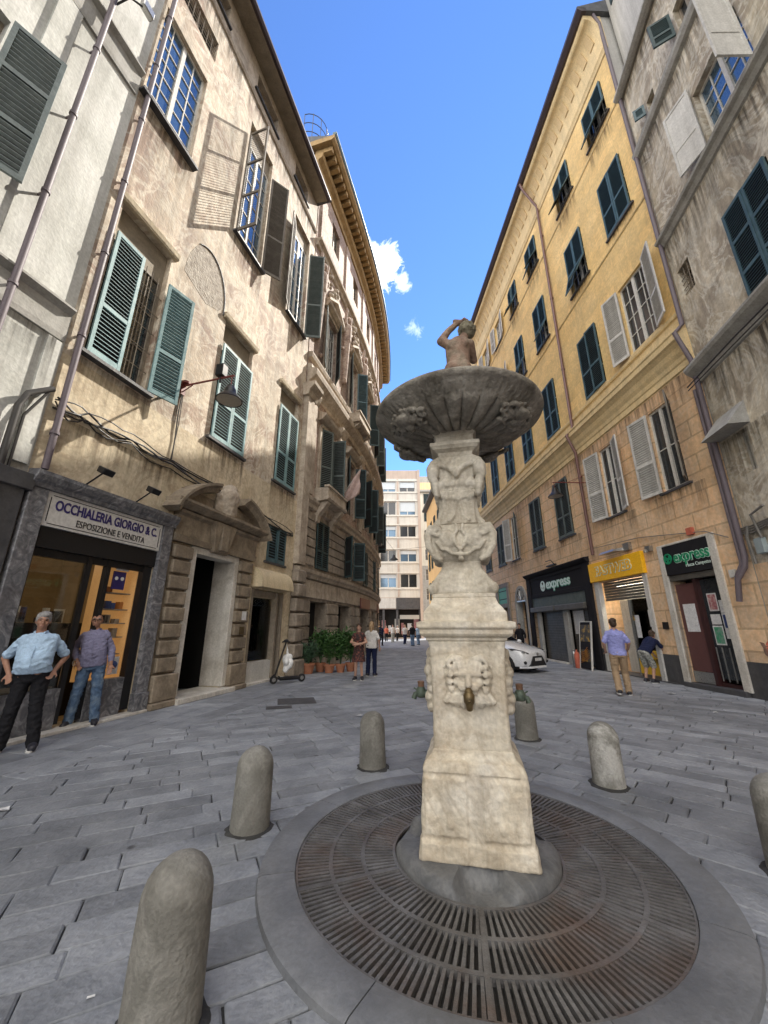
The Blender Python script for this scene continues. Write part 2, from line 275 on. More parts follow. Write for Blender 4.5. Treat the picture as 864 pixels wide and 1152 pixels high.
    def loft(s,rings,mi=0,cap=True):
        n=len(rings[0]); vs=[p for r in rings for p in r]; fs=[]
        for j in range(len(rings)-1):
            for i in range(n): fs.append((j*n+i,j*n+(i+1)%n,(j+1)*n+(i+1)%n,(j+1)*n+i))
        if cap: fs+=[tuple(reversed(range(n))),tuple((len(rings)-1)*n+i for i in range(n))]
        s.add(vs,fs,mi)
    def xf(s,fn): s.v=[tuple(fn(Vector(p))) for p in s.v]; return s
    def build(s,name,mats,parent=None,smooth=None,bevel=0,remesh=0,sm=6,rough=0,seed=0,wrinkle=0):
        if not isinstance(mats,(list,tuple)): mats=[mats]
        org=Vector((0,0,0)); p=parent
        while p: org=org+p.location; p=p.parent
        me=bpy.data.meshes.new(name); me.from_pydata(s.v,[],s.f)
        bm=bmesh.new(); bm.from_mesh(me)
        for f,mi in zip(bm.faces,s.mi): f.material_index=mi
        bmesh.ops.recalc_face_normals(bm,faces=bm.faces)
        if bevel: bmesh.ops.bevel(bm,geom=[e for e in bm.edges],offset=bevel,segments=1,affect='EDGES',clamp_overlap=True)
        bm.to_mesh(me); bm.free()
        if remesh:
            t=bpy.data.objects.new('t',me); TMP.collection.objects.link(t)
            md=t.modifiers.new('r','REMESH'); md.mode='VOXEL'; md.voxel_size=remesh
            if sm: m2=t.modifiers.new('s','SMOOTH'); m2.factor=.5; m2.iterations=sm
            TMP.view_layers[0].update(); dg=TMP.view_layers[0].depsgraph; me2=bpy.data.meshes.new_from_object(t.evaluated_get(dg))
            bpy.data.objects.remove(t); bpy.data.meshes.remove(me); me=me2; me.name=name
            if rough or wrinkle:
                nrm=[v.normal.copy() for v in me.vertices]; cos=[v.co.copy() for v in me.vertices]; out=[]
                for c,n_ in zip(cos,nrm):
                    q=c*9+Vector((seed,0,0)); h=rough*(mnoise.noise(q)+.6*mnoise.noise(q*3.1))
                    if wrinkle: w_=Vector((q.x*1.1+q.z*.9,q.y*1.1-q.z*.7,q.z*1.6-q.x*.8)); h+=wrinkle*(.75-abs(mnoise.noise(w_))*1.6)+wrinkle*.5*(.4-abs(mnoise.noise(w_*2.3)))
                    out+=list(c+n_*h)
                me.vertices.foreach_set('co',out); me.update()
            smooth=60 if smooth is None else smooth
        if org.length: me.transform(Matrix.Translation(-org))
        if len(me.materials): me.materials.clear()
        for m in mats: me.materials.append(m)
        if smooth: me.shade_smooth(); me.set_sharp_from_angle(angle=R(smooth))
        o=bpy.data.objects.new(name,me); COL.objects.link(o)
        if parent: o.parent=parent
        return o
def tag(o,label,cat,group=None,kind=None):
    if kind: o['kind']=kind
    if label: o['label']=label
    if cat: o['category']=cat
    if group: o['group']=group
    return o
def thing(name,label,cat,loc=(0,0,0),group=None):
    o=bpy.data.objects.new(name,None); COL.objects.link(o); o.location=loc; o.empty_display_size=.2
    return tag(o,label,cat,group)
def single(mb,name,m,label,cat,group=None,loc=None,**kw):
    c=loc or tuple(sum(p[i] for p in mb.v)/len(mb.v) if i<2 else min(p[2] for p in mb.v) for i in range(3))
    o=mb.build(name,m,None,**kw); o.data.transform(Matrix.Translation(-Vector(c))); o.location=c
    return tag(o,label,cat,group)
def dup(root,loc,label=None):
    r=root.copy(); COL.objects.link(r); r.location=loc
    if label: r['label']=label
    for ch in root.children:
        c=ch.copy(); COL.objects.link(c); c.parent=r
    return r

# ------------------------------------------------------------------ facade frames: s along the wall, o outwards, z up
class Fr:
    curved=False
    def __init__(f,a,b,side):
        n=math.hypot(1,b); f.d=(b/n,1/n); f.a=a; f.n=(1/n*side,-b/n*side); f.side=side
    def P(f,s,o,z): return (f.a+f.d[0]*s+f.n[0]*o, f.d[1]*s+f.n[1]*o, z)
class CFr:
    curved=True; side=1
    def __init__(f,pts):
        Q=[tuple(2*a-b for a,b in zip(pts[0],pts[1]))]+pts+[tuple(2*a-b for a,b in zip(pts[-1],pts[-2]))]; out=[]
        for i in range(1,len(Q)-2):
            for k in range(20):
                t=k/20; out.append(tuple(.5*(2*Q[i][j]+(Q[i+1][j]-Q[i-1][j])*t+(2*Q[i-1][j]-5*Q[i][j]+4*Q[i+1][j]-Q[i+2][j])*t*t+(3*Q[i][j]-Q[i-1][j]-3*Q[i+1][j]+Q[i+2][j])*t**3) for j in (0,1)))
        out.append(pts[-1]); f.p=out; f.cum=[0]
        for a,b in zip(out,out[1:]): f.cum.append(f.cum[-1]+math.dist(a,b))
    def P(f,s,o,z):
        c=f.cum; i=0
        while i<len(c)-2 and c[i+1]<s: i+=1
        def tan(j):
            a,b=f.p[max(0,j-1)],f.p[min(len(f.p)-1,j+1)]; l=math.dist(a,b); return ((b[0]-a[0])/l,(b[1]-a[1])/l)
        t=(s-c[i])/(c[i+1]-c[i]); tc=min(1,max(0,t)); a,b=f.p[i],f.p[i+1]; t0,t1=tan(i),tan(i+1)
        tx,ty=t0[0]+(t1[0]-t0[0])*tc,t0[1]+(t1[1]-t0[1])*tc
        return (a[0]+(b[0]-a[0])*t+ty*o, a[1]+(b[1]-a[1])*t-tx*o, z)
FL=Fr(-6.865,.27,1); FR=Fr(8.77,-.0425,-1); FG=Fr(6.79,.186,-1)
FP=CFr([(-3.206,13.55),(-2.3,17),(-1.58,20),(-1.03,23),(-.68,26),(-.5,29),(-.47,31.5)])

def wall(root,fr,s0,s1,bands,holes,depth,dep=.25,name='wall',closez=None,side=None):
    """bands: [(z0,z1,material index)]; holes: (s0,s1,z0,z1[,reveal depth]); closed volume behind"""
    mb=MB(); mats=[]
    for z0,z1,m in bands:
        if m not in mats: mats.append(m)
    ss={s0,s1}; zs=set()
    for z0,z1,_ in bands: zs|={z0,z1}
    for h in holes: ss|={h[0],h[1]}; zs|={h[2],h[3]}
    if fr.curved:
        k=s0
        while k<s1: ss.add(round(k,3)); k+=.6
    ss=sorted(x for x in ss if s0<=x<=s1); zs=sorted(zs); P=fr.P; vi={}
    def V(s,z):
        if (s,z) not in vi: vi[(s,z)]=len(mb.v); mb.v.append(P(s,0,z))
        return vi[(s,z)]
    for i in range(len(ss)-1):
        cs=(ss[i]+ss[i+1])/2
        for j in range(len(zs)-1):
            cz=(zs[j]+zs[j+1])/2
            if any(h[0]<cs<h[1] and h[2]<cz<h[3] for h in holes): continue
            m=next((mats.index(b[2]) for b in bands if b[0]<cz<b[1]),None)
            if m is None: continue
            mb.f.append((V(ss[i],zs[j]),V(ss[i+1],zs[j]),V(ss[i+1],zs[j+1]),V(ss[i],zs[j+1]))); mb.mi.append(m)
    for h in holes:
        a,b,c,d=h[:4]; dd=h[4] if len(h)>4 else dep
        m=next((mats.index(q[2]) for q in bands if q[0]<(c+d)/2<q[1]),0)
        q=[P(a,0,c),P(b,0,c),P(b,0,d),P(a,0,d),P(a,-dd,c),P(b,-dd,c),P(b,-dd,d),P(a,-dd,d)]
        mb.add(q,[(0,1,5,4),(1,2,6,5),(2,3,7,6),(3,0,4,7)],m)
    zb,zt=bands[0][0],bands[-1][1]; zt=closez or zt; sm_=side or bands[-1][2]
    if sm_ not in mats: mats.append(sm_)
    si=mats.index(sm_)
    for a,b in ((s0,s0),(s1,s1)):
        mb.add([P(a,0,zb),P(a,-depth,zb),P(a,-depth,zt),P(a,0,zt)],[(0,1,2,3)],si)
    n=8 if fr.curved else 1
    for k in range(n):
        a=s0+(s1-s0)*k/n; b=s0+(s1-s0)*(k+1)/n
        mb.add([P(a,-depth,zb),P(b,-depth,zb),P(b,-depth,zt),P(a,-depth,zt)],[(0,1,2,3)],si)
    o=mb.build(name,mats,root); return o
RS=random.Random(11)
def shutter(parent,fr,sh,side,ang,w,z0,z1,m,o=.035,rails=(.38,),pitch=.065,flap=0,name='shutter',solid=False,back=True):
    """louvred leaf hinged at s=sh; ang 0 closed over the opening .. 180 folded flat on the wall; flap = degrees the lower louvre swings out"""
    if ang==0 and RS.random()<.4: ang=RS.uniform(0,5)
    mb=MB(); ca,sa=math.cos(R(ang)),math.sin(R(ang)); th=.045
    zr=[z0]+[z0+(z1-z0)*r for r in rails]+[z1]; zh=zr[1]-.04 if flap else -1e9
    def Q(u,t,z):
        do=0
        if z<zh: d=zh-z; do=d*math.sin(R(flap)); z=zh-d*math.cos(R(flap))
        return fr.P(sh+side*(u*ca)-side*sa*t, o+u*sa+ca*t+do, z)
    def bx(u0,u1,t0,t1,za,zb):
        mb.hexa([Q(u0,t0,za),Q(u1,t0,za),Q(u1,t1,za),Q(u0,t1,za),Q(u0,t0,zb),Q(u1,t0,zb),Q(u1,t1,zb),Q(u0,t1,zb)])
    st=.065
    cuts=[z0]+([zh-.001,zh+.001] if flap else [])+[z1]
    for a,b in zip(cuts[::2],cuts[1::2]):
        bx(0,st,0,th,a,b); bx(w-st,w,0,th,a,b)
    for i,z in enumerate(zr):
        if i==0: bx(st,w-st,.002,th-.002,z,z+.1)
        elif i==len(zr)-1: bx(st,w-st,.002,th-.002,z-.08,z)
        elif flap and i==1: bx(st,w-st,.002,th-.002,zh+.002,zh+.07); bx(st,w-st,.002,th-.002,zh-.07,zh-.002)
        else: bx(st,w-st,.002,th-.002,z-.045,z+.045)
    if solid: bx(st,w-st,.015,.028,z0+.1,z1-.08)
    else:
        if back:  # dark sheet behind the slats carries their shade as colour
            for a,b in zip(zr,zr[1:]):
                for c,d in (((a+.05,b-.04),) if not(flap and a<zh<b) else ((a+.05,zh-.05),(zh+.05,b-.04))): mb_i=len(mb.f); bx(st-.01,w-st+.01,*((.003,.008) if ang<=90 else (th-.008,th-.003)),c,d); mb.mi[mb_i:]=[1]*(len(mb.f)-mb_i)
        for a,b in zip(zr,zr[1:]):
            z=a+.1
            while z<b-.07:
                h=pitch*(.36 if back else .6)
                p=[Q(st,.006,z+h),Q(w-st,.006,z+h),Q(w-st,th-.006,z),Q(st,th-.006,z)]
                p2=[Q(st,.006,z+h+.011),Q(w-st,.006,z+h+.011),Q(w-st,th-.006,z+.011),Q(st,th-.006,z+.011)]
                mb.hexa(p+p2); z+=pitch
    return mb.build(name,[m,m if m is M['whiteshut'] else M['louvre_shade']],parent)
def window(root,fr,s0,s1,z0,z1,dep=.2,cols=2,rows=3,fm='whitefr',gm='glass',shut=(),sill=None,panel=0,name='window',bars=False):
    """shut: list of (hinge 'a' low s |'b' high s, angle, material[, kwargs])"""
    mb=MB(); zt=z1-panel; fw=.06
    f=lambda a,b,c,d,o0=-dep,o1=-dep+.06: mb.fbox(fr,a,b,o0,o1,c,d,step=99)
    f(s0,s0+fw,z0,zt); f(s1-fw,s1,z0,zt); f(s0+fw,s1-fw,z0,z0+fw); f(s0+fw,s1-fw,zt-fw,zt)
    mid=(s0+s1)/2; f(mid-.05,mid+.05,z0+fw,zt-fw,-dep,-dep+.075)
    for a,b in ((s0+fw,mid-.05),(mid+.05,s1-fw)):
        for k in range(1,cols): c=a+(b-a)*k/cols; f(c-.012,c+.012,z0+fw,zt-fw,-dep+.012,-dep+.045)
        for k in range(1,rows): c=z0+fw+(zt-z0-2*fw)*k/rows; f(a,b,c-.014,c+.014,-dep+.014,-dep+.047)
    w=mb.build(name,M[fm],root)
    g=MB(); g.fbox(fr,s0+.01,s1-.01,-dep+.004,-dep+.022,z0+.01,zt-.01,step=99); g.build('pane',M[gm],w)
    if panel:
        g=MB(); g.fbox(fr,s0,s1,-dep,-dep+.06,zt+.002,z1,step=99); g.build('transom_panel',M['soffit'],w)  # darker panel tone, shade of the deep recess put into the colour
    if sill:
        g=MB(); g.fbox(fr,s0-.12,s1+.12,-.02,sill[0],z0-.07,z0-.005,step=99); g.build('sill',M[sill[1]],w)
    if bars:
        g=MB(); n=int((s1-s0)/.16)
        for k in range(1,n): g.tube([fr.P(s0+(s1-s0)*k/n,-.06,z0),fr.P(s0+(s1-s0)*k/n,-.06,zt)],.011,5)
        for k in range(1,6): z=z0+(zt-z0)*k/6; g.tube([fr.P(s0,-.06,z),fr.P(s1,-.06,z)],.011,5)
        g.build('grille',M['woodfr'],w)
    hw=(s1-s0)/2-.003
    for q in shut:
        kw=q[3] if len(q)>3 else {}
        kw=dict(kw); ww=kw.pop('w',hw); za=kw.pop('z0',z0); zb=kw.pop('z1',zt)
        if q[1]>90 and 'o' not in kw: kw['o']=.09
        sh,sd=(s0,1) if q[0]=='a' else (s1,-1)
        shutter(w,fr,sh,sd,q[1],ww,za,zb,M[q[2]],**kw)
    return w
def text(parent,fr,s,o,z,body,size,m,flip=False,extr=.008,off=0.0,name='lettering',space=1,shear=0,width=None):
    c=bpy.data.curves.new('txt','FONT'); c.body=body; c.size=size; c.extrude=extr; c.offset=off; c.resolution_u=3; c.align_x='CENTER'; c.align_y='CENTER'; c.space_character=space; c.shear=shear
    t=bpy.data.objects.new('t',c); TMP.collection.objects.link(t); TMP.view_layers[0].update(); dg=TMP.view_layers[0].depsgraph; me=bpy.data.meshes.new_from_object(t.evaluated_get(dg)); bpy.data.objects.remove(t)
    mb=MB(); k=1
    if width:
        xs=[v.co.x for v in me.vertices]; k=width/(max(xs)-min(xs))
    mb.add([fr.P(s+(-v.co.x*k if flip else v.co.x*k),o+v.co.z,z+v.co.y) for v in me.vertices],[tuple(p.vertices) for p in me.polygons])
    return mb.build(name,m,parent)
def pipe(fr,s,z0,z1,o=.1,r=.055,n=10): 
    mb=MB(); mb.tube([fr.P(s,o,z0),fr.P(s,o,z1)],r,n)
    z=z0+.6
    while z<z1: mb.tube([fr.P(s,o,z),fr.P(s,o,z+.05)],r+.014,n); mb.fbox(fr,s-.012,s+.012,0,o,z,z+.04); z+=1.9
    return mb
exec_parts=[]
# ================================================================== GROUND
FC=Vector((.68,3.32,0)); GC=(.65,3.29)          # fountain axis and grate centre
mb=MB(); rr=[1.262,1.7,3,8,20,60,220]; n=64; vs=[]
for r in rr:
    for i in range(n): t=2*pi*i/n; vs.append((GC[0]+r*math.cos(t),GC[1]+r*math.sin(t),-.022))
mb.add(vs,[(j*n+i,j*n+(i+1)%n,(j+1)*n+(i+1)%n,(j+1)*n+i) for j in range(len(rr)-1) for i in range(n)])
o=mb.build('ground',M['groundbase']); o['kind']='structure'
mb=MB(); mb.add([(-9,32,-.004),(14,32,-.004),(40,120,-.004),(-40,120,-.004)],[(0,1,2,3)]); o=mb.build('road',M['farroad']); o['kind']='structure'
def clip(poly,nx,ny,d):
    out=[]
    for i in range(len(poly)):
        a,b=poly[i],poly[(i+1)%len(poly)]; da=a[0]*nx+a[1]*ny-d; db=b[0]*nx+b[1]*ny-d
        if da>=0: out.append(a)
        if da*db<0: t=da/(da-db); out.append((a[0]+(b[0]-a[0])*t,a[1]+(b[1]-a[1])*t))
    return out
def field(ang,rowh,l0,l1,planes,bounds,rnd):
    mb=MB(); ca,sa=math.cos(R(ang)),math.sin(R(ang)); r0,r1,u0,u1=bounds
    w=r0
    while w<r1:
        h=rowh*rnd.uniform(.86,1.16); u=u0+rnd.uniform(0,1)
        while u<u1:
            l=rnd.uniform(l0,l1); g=rnd.uniform(.002,.0055); j=lambda: rnd.uniform(-.006,.006)
            q=[(u+g+j(),w+g+j()),(u+l-g+j(),w+g+j()),(u+l-g+j(),w+h-g+j()),(u+g+j(),w+h-g+j())]
            p=[(a*ca-b*sa,a*sa+b*ca) for a,b in q]; u+=l
            cx,cy=sum(a[0] for a in p)/4,sum(a[1] for a in p)/4
            if not(-9<cx<11 and -3<cy<36): continue
            dx,dy=cx-GC[0],cy-GC[1]; dd=math.hypot(dx,dy)
            if dd<1.05: continue
            for nx,ny,d in planes:
                p=clip(p,nx,ny,d)
                if len(p)<3: break
            if len(p)<3: continue
            if dd<2.3:
                fx,fy=max(p,key=lambda a:math.hypot(a[0]-GC[0],a[1]-GC[1])); q_=math.hypot(fx-GC[0],fy-GC[1]); nx,ny=(fx-GC[0])/q_,(fy-GC[1])/q_; p=clip(p,nx,ny,nx*GC[0]+ny*GC[1]+1.36)
                if len(p)<3: continue
            cx,cy=sum(a[0] for a in p)/len(p),sum(a[1] for a in p)/len(p)
            z=rnd.uniform(-.003,.002); tx,ty=rnd.uniform(-.009,.009),rnd.uniform(-.009,.009); k=len(p); e=.009
            def ins(a):
                d=math.hypot(a[0]-cx,a[1]-cy); f=max(0,1-e*1.4/max(d,.02)); return (cx+(a[0]-cx)*f,cy+(a[1]-cy)*f)
            top=[ins(a) for a in p]
            vs=[(a[0],a[1],z+tx*(a[0]-cx)+ty*(a[1]-cy)) for a in top]+[(a[0],a[1],z-.008) for a in p]+[(a[0],a[1],-.03) for a in p]
            fs=[tuple(range(k))]+[(k+i,k+(i+1)%k,(i+1)%k,i) for i in range(k)]+[(2*k+i,2*k+(i+1)%k,k+(i+1)%k,k+i) for i in range(k)]
            mb.add(vs,fs)
        w+=h
    return mb
bx,by=.9,5.0; sn=(math.sin(R(4)),math.cos(R(4)))     # seam between the two paving fields
sl=(sn[1],-sn[0]); ds=bx*sl[0]+by*sl[1]
fn=FL.n; dl=FL.a*fn[0]
rnd=random.Random(3)
A=field(26,.215,.36,.78,[(-sl[0],-sl[1],-ds),(fn[0],fn[1],dl+1.75)],(-8,38,-14,40),rnd)
B=field(-42,.225,.4,.85,[(sl[0],sl[1],ds)],(-14,36,-30,24),rnd)
C_=field(math.degrees(math.atan2(FL.d[1],FL.d[0])),.42,.5,1.15,[(-fn[0],-fn[1],-(dl+1.75)),(-sl[0],-sl[1],-ds)],(-12,12,-12,40),rnd)
for m2 in (B,C_): A.add(m2.v,m2.f)
o=A.build('pavement',M['slab']); o['kind']='structure'
# stone ring round the grate: eight worn segments with open joints
mb=MB()
for k in range(8):
    a0=R(12+45*k)+.0022; a1=R(12+45*(k+1))-.0022; rings=[]
    for j in range(13):
        t=a0+(a1-a0)*j/12; c,s=math.cos(t),math.sin(t)
        rings.append([(GC[0]+r*c,GC[1]+r*s,z) for r,z in ((1.253,-.05),(1.253,.026),(1.263,.034),(1.455,.034),(1.482,.026),(1.492,-.01),(1.492,-.05))])
    mb.loft(rings)
o=mb.build('stone_ring_kerb',M['kerb'],smooth=40); o['kind']='structure'
# pit below the grate
mb=MB(); mb.lathe([(.3,-.26),(1.268,-.26),(1.268,-.012)],48,(GC[0],GC[1],0)); o=mb.build('drain_pit',M['pit']); o['kind']='structure'
# cast iron grate
gr=thing('drain_grate','round rusty cast iron grate of radial bars around the fountain foot','drain grate',(GC[0],GC[1],0))
radii=[.50,.715,.935,1.157]
for k,(ra,rb,nb) in enumerate(((.585,.79,120),(.81,1.01,156),(1.03,1.243,192))):
    mb=MB()
    for i in range(nb):
        t=2*pi*i/nb+rnd.uniform(-.001,.001); c,s=math.cos(t),math.sin(t); zz=rnd.uniform(-.001,.001)
        f=lambda r,q,z:(GC[0]+r*c-q*s,GC[1]+r*s+q*c,z)
        w0,w1=.27*2*pi*ra/nb,.27*2*pi*rb/nb; top=.018+zz
        mb.hexa([f(ra,-w0,-.03),f(rb,-w1,-.03),f(rb,w1,-.03),f(ra,w0,-.03),f(ra,-w0*.9,top),f(rb,-w1*.9,top),f(rb,w1*.9,top),f(ra,w0*.9,top)])
    mb.build('bar_ring',M['iron'],gr)
for ra,rb in ((.570,.590),(.787,.813),(1.007,1.033),(1.236,1.249)):
    mb=MB(); mb.lathe([(ra,-.035),(rb,-.035),(rb,.021),(ra,.021)],96,(GC[0],GC[1],0),closed=True); mb.build('hoop',M['iron'],gr)
for k in range(6):
    mb=MB(); t=R(20+60*k); c,s=math.cos(t),math.sin(t); f=lambda r,q,z:(GC[0]+r*c-q*s,GC[1]+r*s+q*c,z)
    mb.hexa([f(.585,-.013,-.03),f(1.241,-.013,-.03),f(1.241,.013,-.03),f(.585,.013,-.03),f(.585,-.013,.0235),f(1.241,-.013,.0235),f(1.241,.013,.0235),f(.585,.013,.0235)]); mb.build('section_joint',M['iron'],gr)

# ================================================================== FOUNTAIN
FY=math.atan2(.21,.978)   # front turned towards -y, -x
cF,sF=math.cos(-FY),math.sin(-FY)
def FW(p): return Vector((FC.x+p[0]*cF-p[1]*sF, FC.y+p[0]*sF+p[1]*cF, p[2]))   # local x right, y back
ft=thing('fountain','tall carved cream stone drinking fountain with dark shell bowl and small statue on top','fountain',tuple(FC))
def sq(prof,name,m,cr=.12,rough=.006,seed=0,sub=7,extra=None,rem=.014,sm=2,depth=1.0):
    mb=MB(); rings=[]
    for h,z in prof:
        r=[]
        for sx,sy in ((1,-1),(1,1),(-1,1),(-1,-1)):
            cx,cy=sx*h*(1-cr),sy*h*depth*(1-cr)
            a0={(1,-1):-90,(1,1):0,(-1,1):90,(-1,-1):180}[(sx,sy)]
            for k in range(4): t=R(a0+30*k); r.append((cx+h*cr*math.cos(t),cy+h*depth*cr*math.sin(t),z))
        rings.append(r)
    mb.loft(rings)
    if extra: extra(mb)
    mb.xf(FW); return mb.build(name,M[m],ft,remesh=rem,sm=sm,rough=rough,seed=seed,smooth=None if rem else 25)
# foot disc with three scooped hollows
def dmod(r,z,t,j):
    for a,w in ((-97,.34),(20,.36),(160,.34)):
        d=abs((t-R(a)+pi)%(2*pi)-pi)
        if d<w and r>.33:
            k=math.sqrt(max(0,1-(d/w)**2)); z=max(.004,z-.10*k*min(1,(r-.33)/.05))
    return r,z
mb=MB(); pr=[(.566,-.05),(.566,.03)]+[(.566-.06*(1-math.cos(R(a))),.03+.06*math.sin(R(a))) for a in (20,40,60,80)]+[(.48,.095),(.44,.098),(.40,.0995),(.36,.1),(.32,.1),(.28,.1),(.2,.1),(.05,.1)]
mb.lathe(pr,120,(GC[0],GC[1],0),dmod); mb.build('foot_disc',M['disc'],ft,smooth=50)
def chan(mb):   # raised panels either side of a worn water channel, and scrolls at the shoulders
    for sx in (-1,1):
        for z0,z1,x0,x1,y,y2 in ((.235,.555,.055,.335,-.377,-.367),(.10,.195,.06,.365,-.391,-.387),(.592,.655,.05,.30,-.360,-.334)):
            a,b=sorted((sx*x0,sx*x1)); mb.hexa([(a,y,z0),(b,y,z0),(b,y+.08,z0),(a,y+.08,z0),(a,y2,z1),(b,y2,z1),(b,y2+.08,z1),(a,y2+.08,z1)])
        mb.ell((sx*.17,-.380,.30),(.024,.010,.026))
sq([(.382,.09),(.372,.2),(.36,.205),(.36,.215),(.364,.22),(.354,.55),(.35,.572),(.342,.577),(.351,.583),(.349,.605),(.335,.64),(.305,.665),(.285,.685),(.279,.715)],'plinth','fstone',.05,.006,1,extra=chan,rem=.008,sm=2)
def shaftx(mb):
    for sx in (-1,1):
        for k in range(7): mb.ell((sx*(.295+.012*math.sin(k*2)),-.03+.02*math.cos(k),.95+.065*k),(.045,.10,.05))   # side swags
    for x in (-.245,.245): mb.cap((x,-.268,.74),(x,-.272,1.42),.012)
sq([(.272,.69),(.27,.9),(.272,1.2),(.278,1.4),(.29,1.445)],'shaft','fstone',.06,.005,2,extra=shaftx,rem=.009,sm=3)
# lion mask, carved in relief
mb=MB(); Y=-.275; cz=1.17
mb.ell((0,Y,cz),(.115,.045,.13)); mb.ell((0,Y-.025,cz+.02),(.075,.045,.085))
for sx in (-1,1):
    mb.cap((sx*.085,Y-.045,cz+.045),(sx*.02,Y-.062,cz+.05),.017,.021); mb.ell((sx*.048,Y-.05,cz+.022),(.017,.014,.011))
    mb.ell((sx*.04,Y-.06,cz-.04),(.036,.028,.03)); mb.ell((sx*.078,Y-.035,cz-.01),(.032,.03,.034)); mb.ell((sx*.07,Y-.02,cz+.09),(.032,.026,.03))
    for k in range(5):
        a=R(-52+22*k); r0=.118; r1=.150+.010*(k%2)
        mb.tube([(sx*r0*math.cos(a),Y-.028,cz+r0*math.sin(a)),(sx*(r0+r1)/2*math.cos(a+.10),Y-.03,cz+(r0+r1)/2*math.sin(a+.10)),(sx*r1*math.cos(a+.02),Y-.008,cz+r1*math.sin(a+.02)),(sx*(r1+.008)*math.cos(a-.16),Y+.0,cz+(r1+.008)*math.sin(a-.16))],[.026,.028,.023,.015],8)
    for k in range(4): mb.tube([(sx*(.03+.035*k),Y-.03,cz-.09),(sx*(.05+.04*k),Y-.034,cz-.14),(sx*(.04+.042*k),Y-.012,cz-.19+.012*k)],[.022,.024,.014],8)
for k in range(-2,3): mb.cap((k*.028,Y-.04,cz+.07),(k*.034,Y-.03,cz+.125-.004*abs(k)),.019,.022)
for sx in (-1,1):
    PT=[];RR=[]
    for x in range(16): a=2.9-x*.5; q_=.052*(1-x/18); PT.append((sx*(.105+q_*math.cos(a)),Y-.022-.012*x/15,cz+.105+q_*math.sin(a))); RR.append(.021-.0008*x)
    mb.tube(PT,RR,8); mb.tube([(sx*.0,Y-.02,cz+.135),(sx*.05,Y-.02,cz+.155),(sx*.1,Y-.01,cz+.165),(sx*.15,Y,cz+.14),(sx*.175,Y,cz+.08)],[.018,.02,.02,.018,.012],8)
mb.cap((0,Y-.06,cz+.05),(0,Y-.085,cz-.02),.017,.026); mb.ell((0,Y-.075,cz-.022),(.034,.02,.018)); mb.cap((-.05,Y-.045,cz-.075),(.05,Y-.045,cz-.075),.018)
mb.xf(FW); mb.build('lion_mask',M['fstone'],ft,remesh=.006,sm=3,rough=.0015,seed=3)
# spout and side taps
mb=MB()
sp=[(0,-.33,1.075),(0,-.385,1.075)]; mb.tube(sp,.022,12); mb.lathe([(.012,-.09),(.022,-.082),(.026,-.05),(.038,-.03),(.04,.012),(.028,.032),(.03,.04),(.018,.055),(.006,.06)],14,(0,-.39,1.075)); mb.tube([(0,-.42,1.06),(0,-.43,1.045)],[.012,.016],8)
mb.xf(FW); mb.build('spout',M['brass'],ft,smooth=50)
for sx in (-1,1):
    mb=MB(); mb.tube([(sx*.25,0,1.03),(sx*.33,0,1.03),(sx*.40,0,1.03)],[.034,.03,.028],12); mb.lathe([(.03,-.03),(.042,-.02),(.042,.02),(.03,.045),(.024,.05)],14,(sx*.385,0,1.03)); mb.tube([(sx*.40,0,1.03),(sx*.435,0,1.022),(sx*.445,0,.99)],[.02,.019,.022],10); mb.tube([(sx*.40,0,1.045),(sx*.445,0,1.07)],.006,6)
    mb.xf(FW); t=mb.build('tap',M['verdi'],ft,smooth=50)
    mb=MB(); mb.lathe([(.02,.05),(.026,.052),(.026,.075),(.028,.078),(.028,.09),(.018,.094)],14,(sx*.385,0,1.03)); mb.xf(FW); mb.build('tap_cap',M['rustcap'],t,smooth=40)
sq([(.285,1.442),(.30,1.452),(.302,1.468),(.335,1.485),(.345,1.50),(.345,1.53),(.36,1.538),(.366,1.55),(.366,1.582),(.33,1.592)],'cornice','fstone',.03,.004,4,rem=0)
sq([(.316,1.588),(.316,1.655),(.31,1.662),(.29,1.69),(.262,1.725),(.247,1.765),(.243,1.772),(.247,1.776),(.247,1.80),(.238,1.805)],'socle','fstone',.04,.005,5,rem=0)
def foot(mb):
    for sx in (-1,1):
        for sy in (-1,1):
            mb.ell((sx*.235,sy*.22,1.845),(.045,.045,.05)); mb.cap((sx*.22,sy*.205,1.87),(sx*.15,sy*.14,2.0),.035,.02)
    for k in range(-3,4): mb.cap((k*.036,-.215,1.86),(k*.03,-.165,2.0),.017,.012)
sq([(.235,1.80),(.238,1.83),(.225,1.87),(.19,1.95),(.168,2.02),(.163,2.05),(.17,2.07)],'lower_baluster','fstone2',.2,.005,6,extra=foot,rem=.008,sm=3)
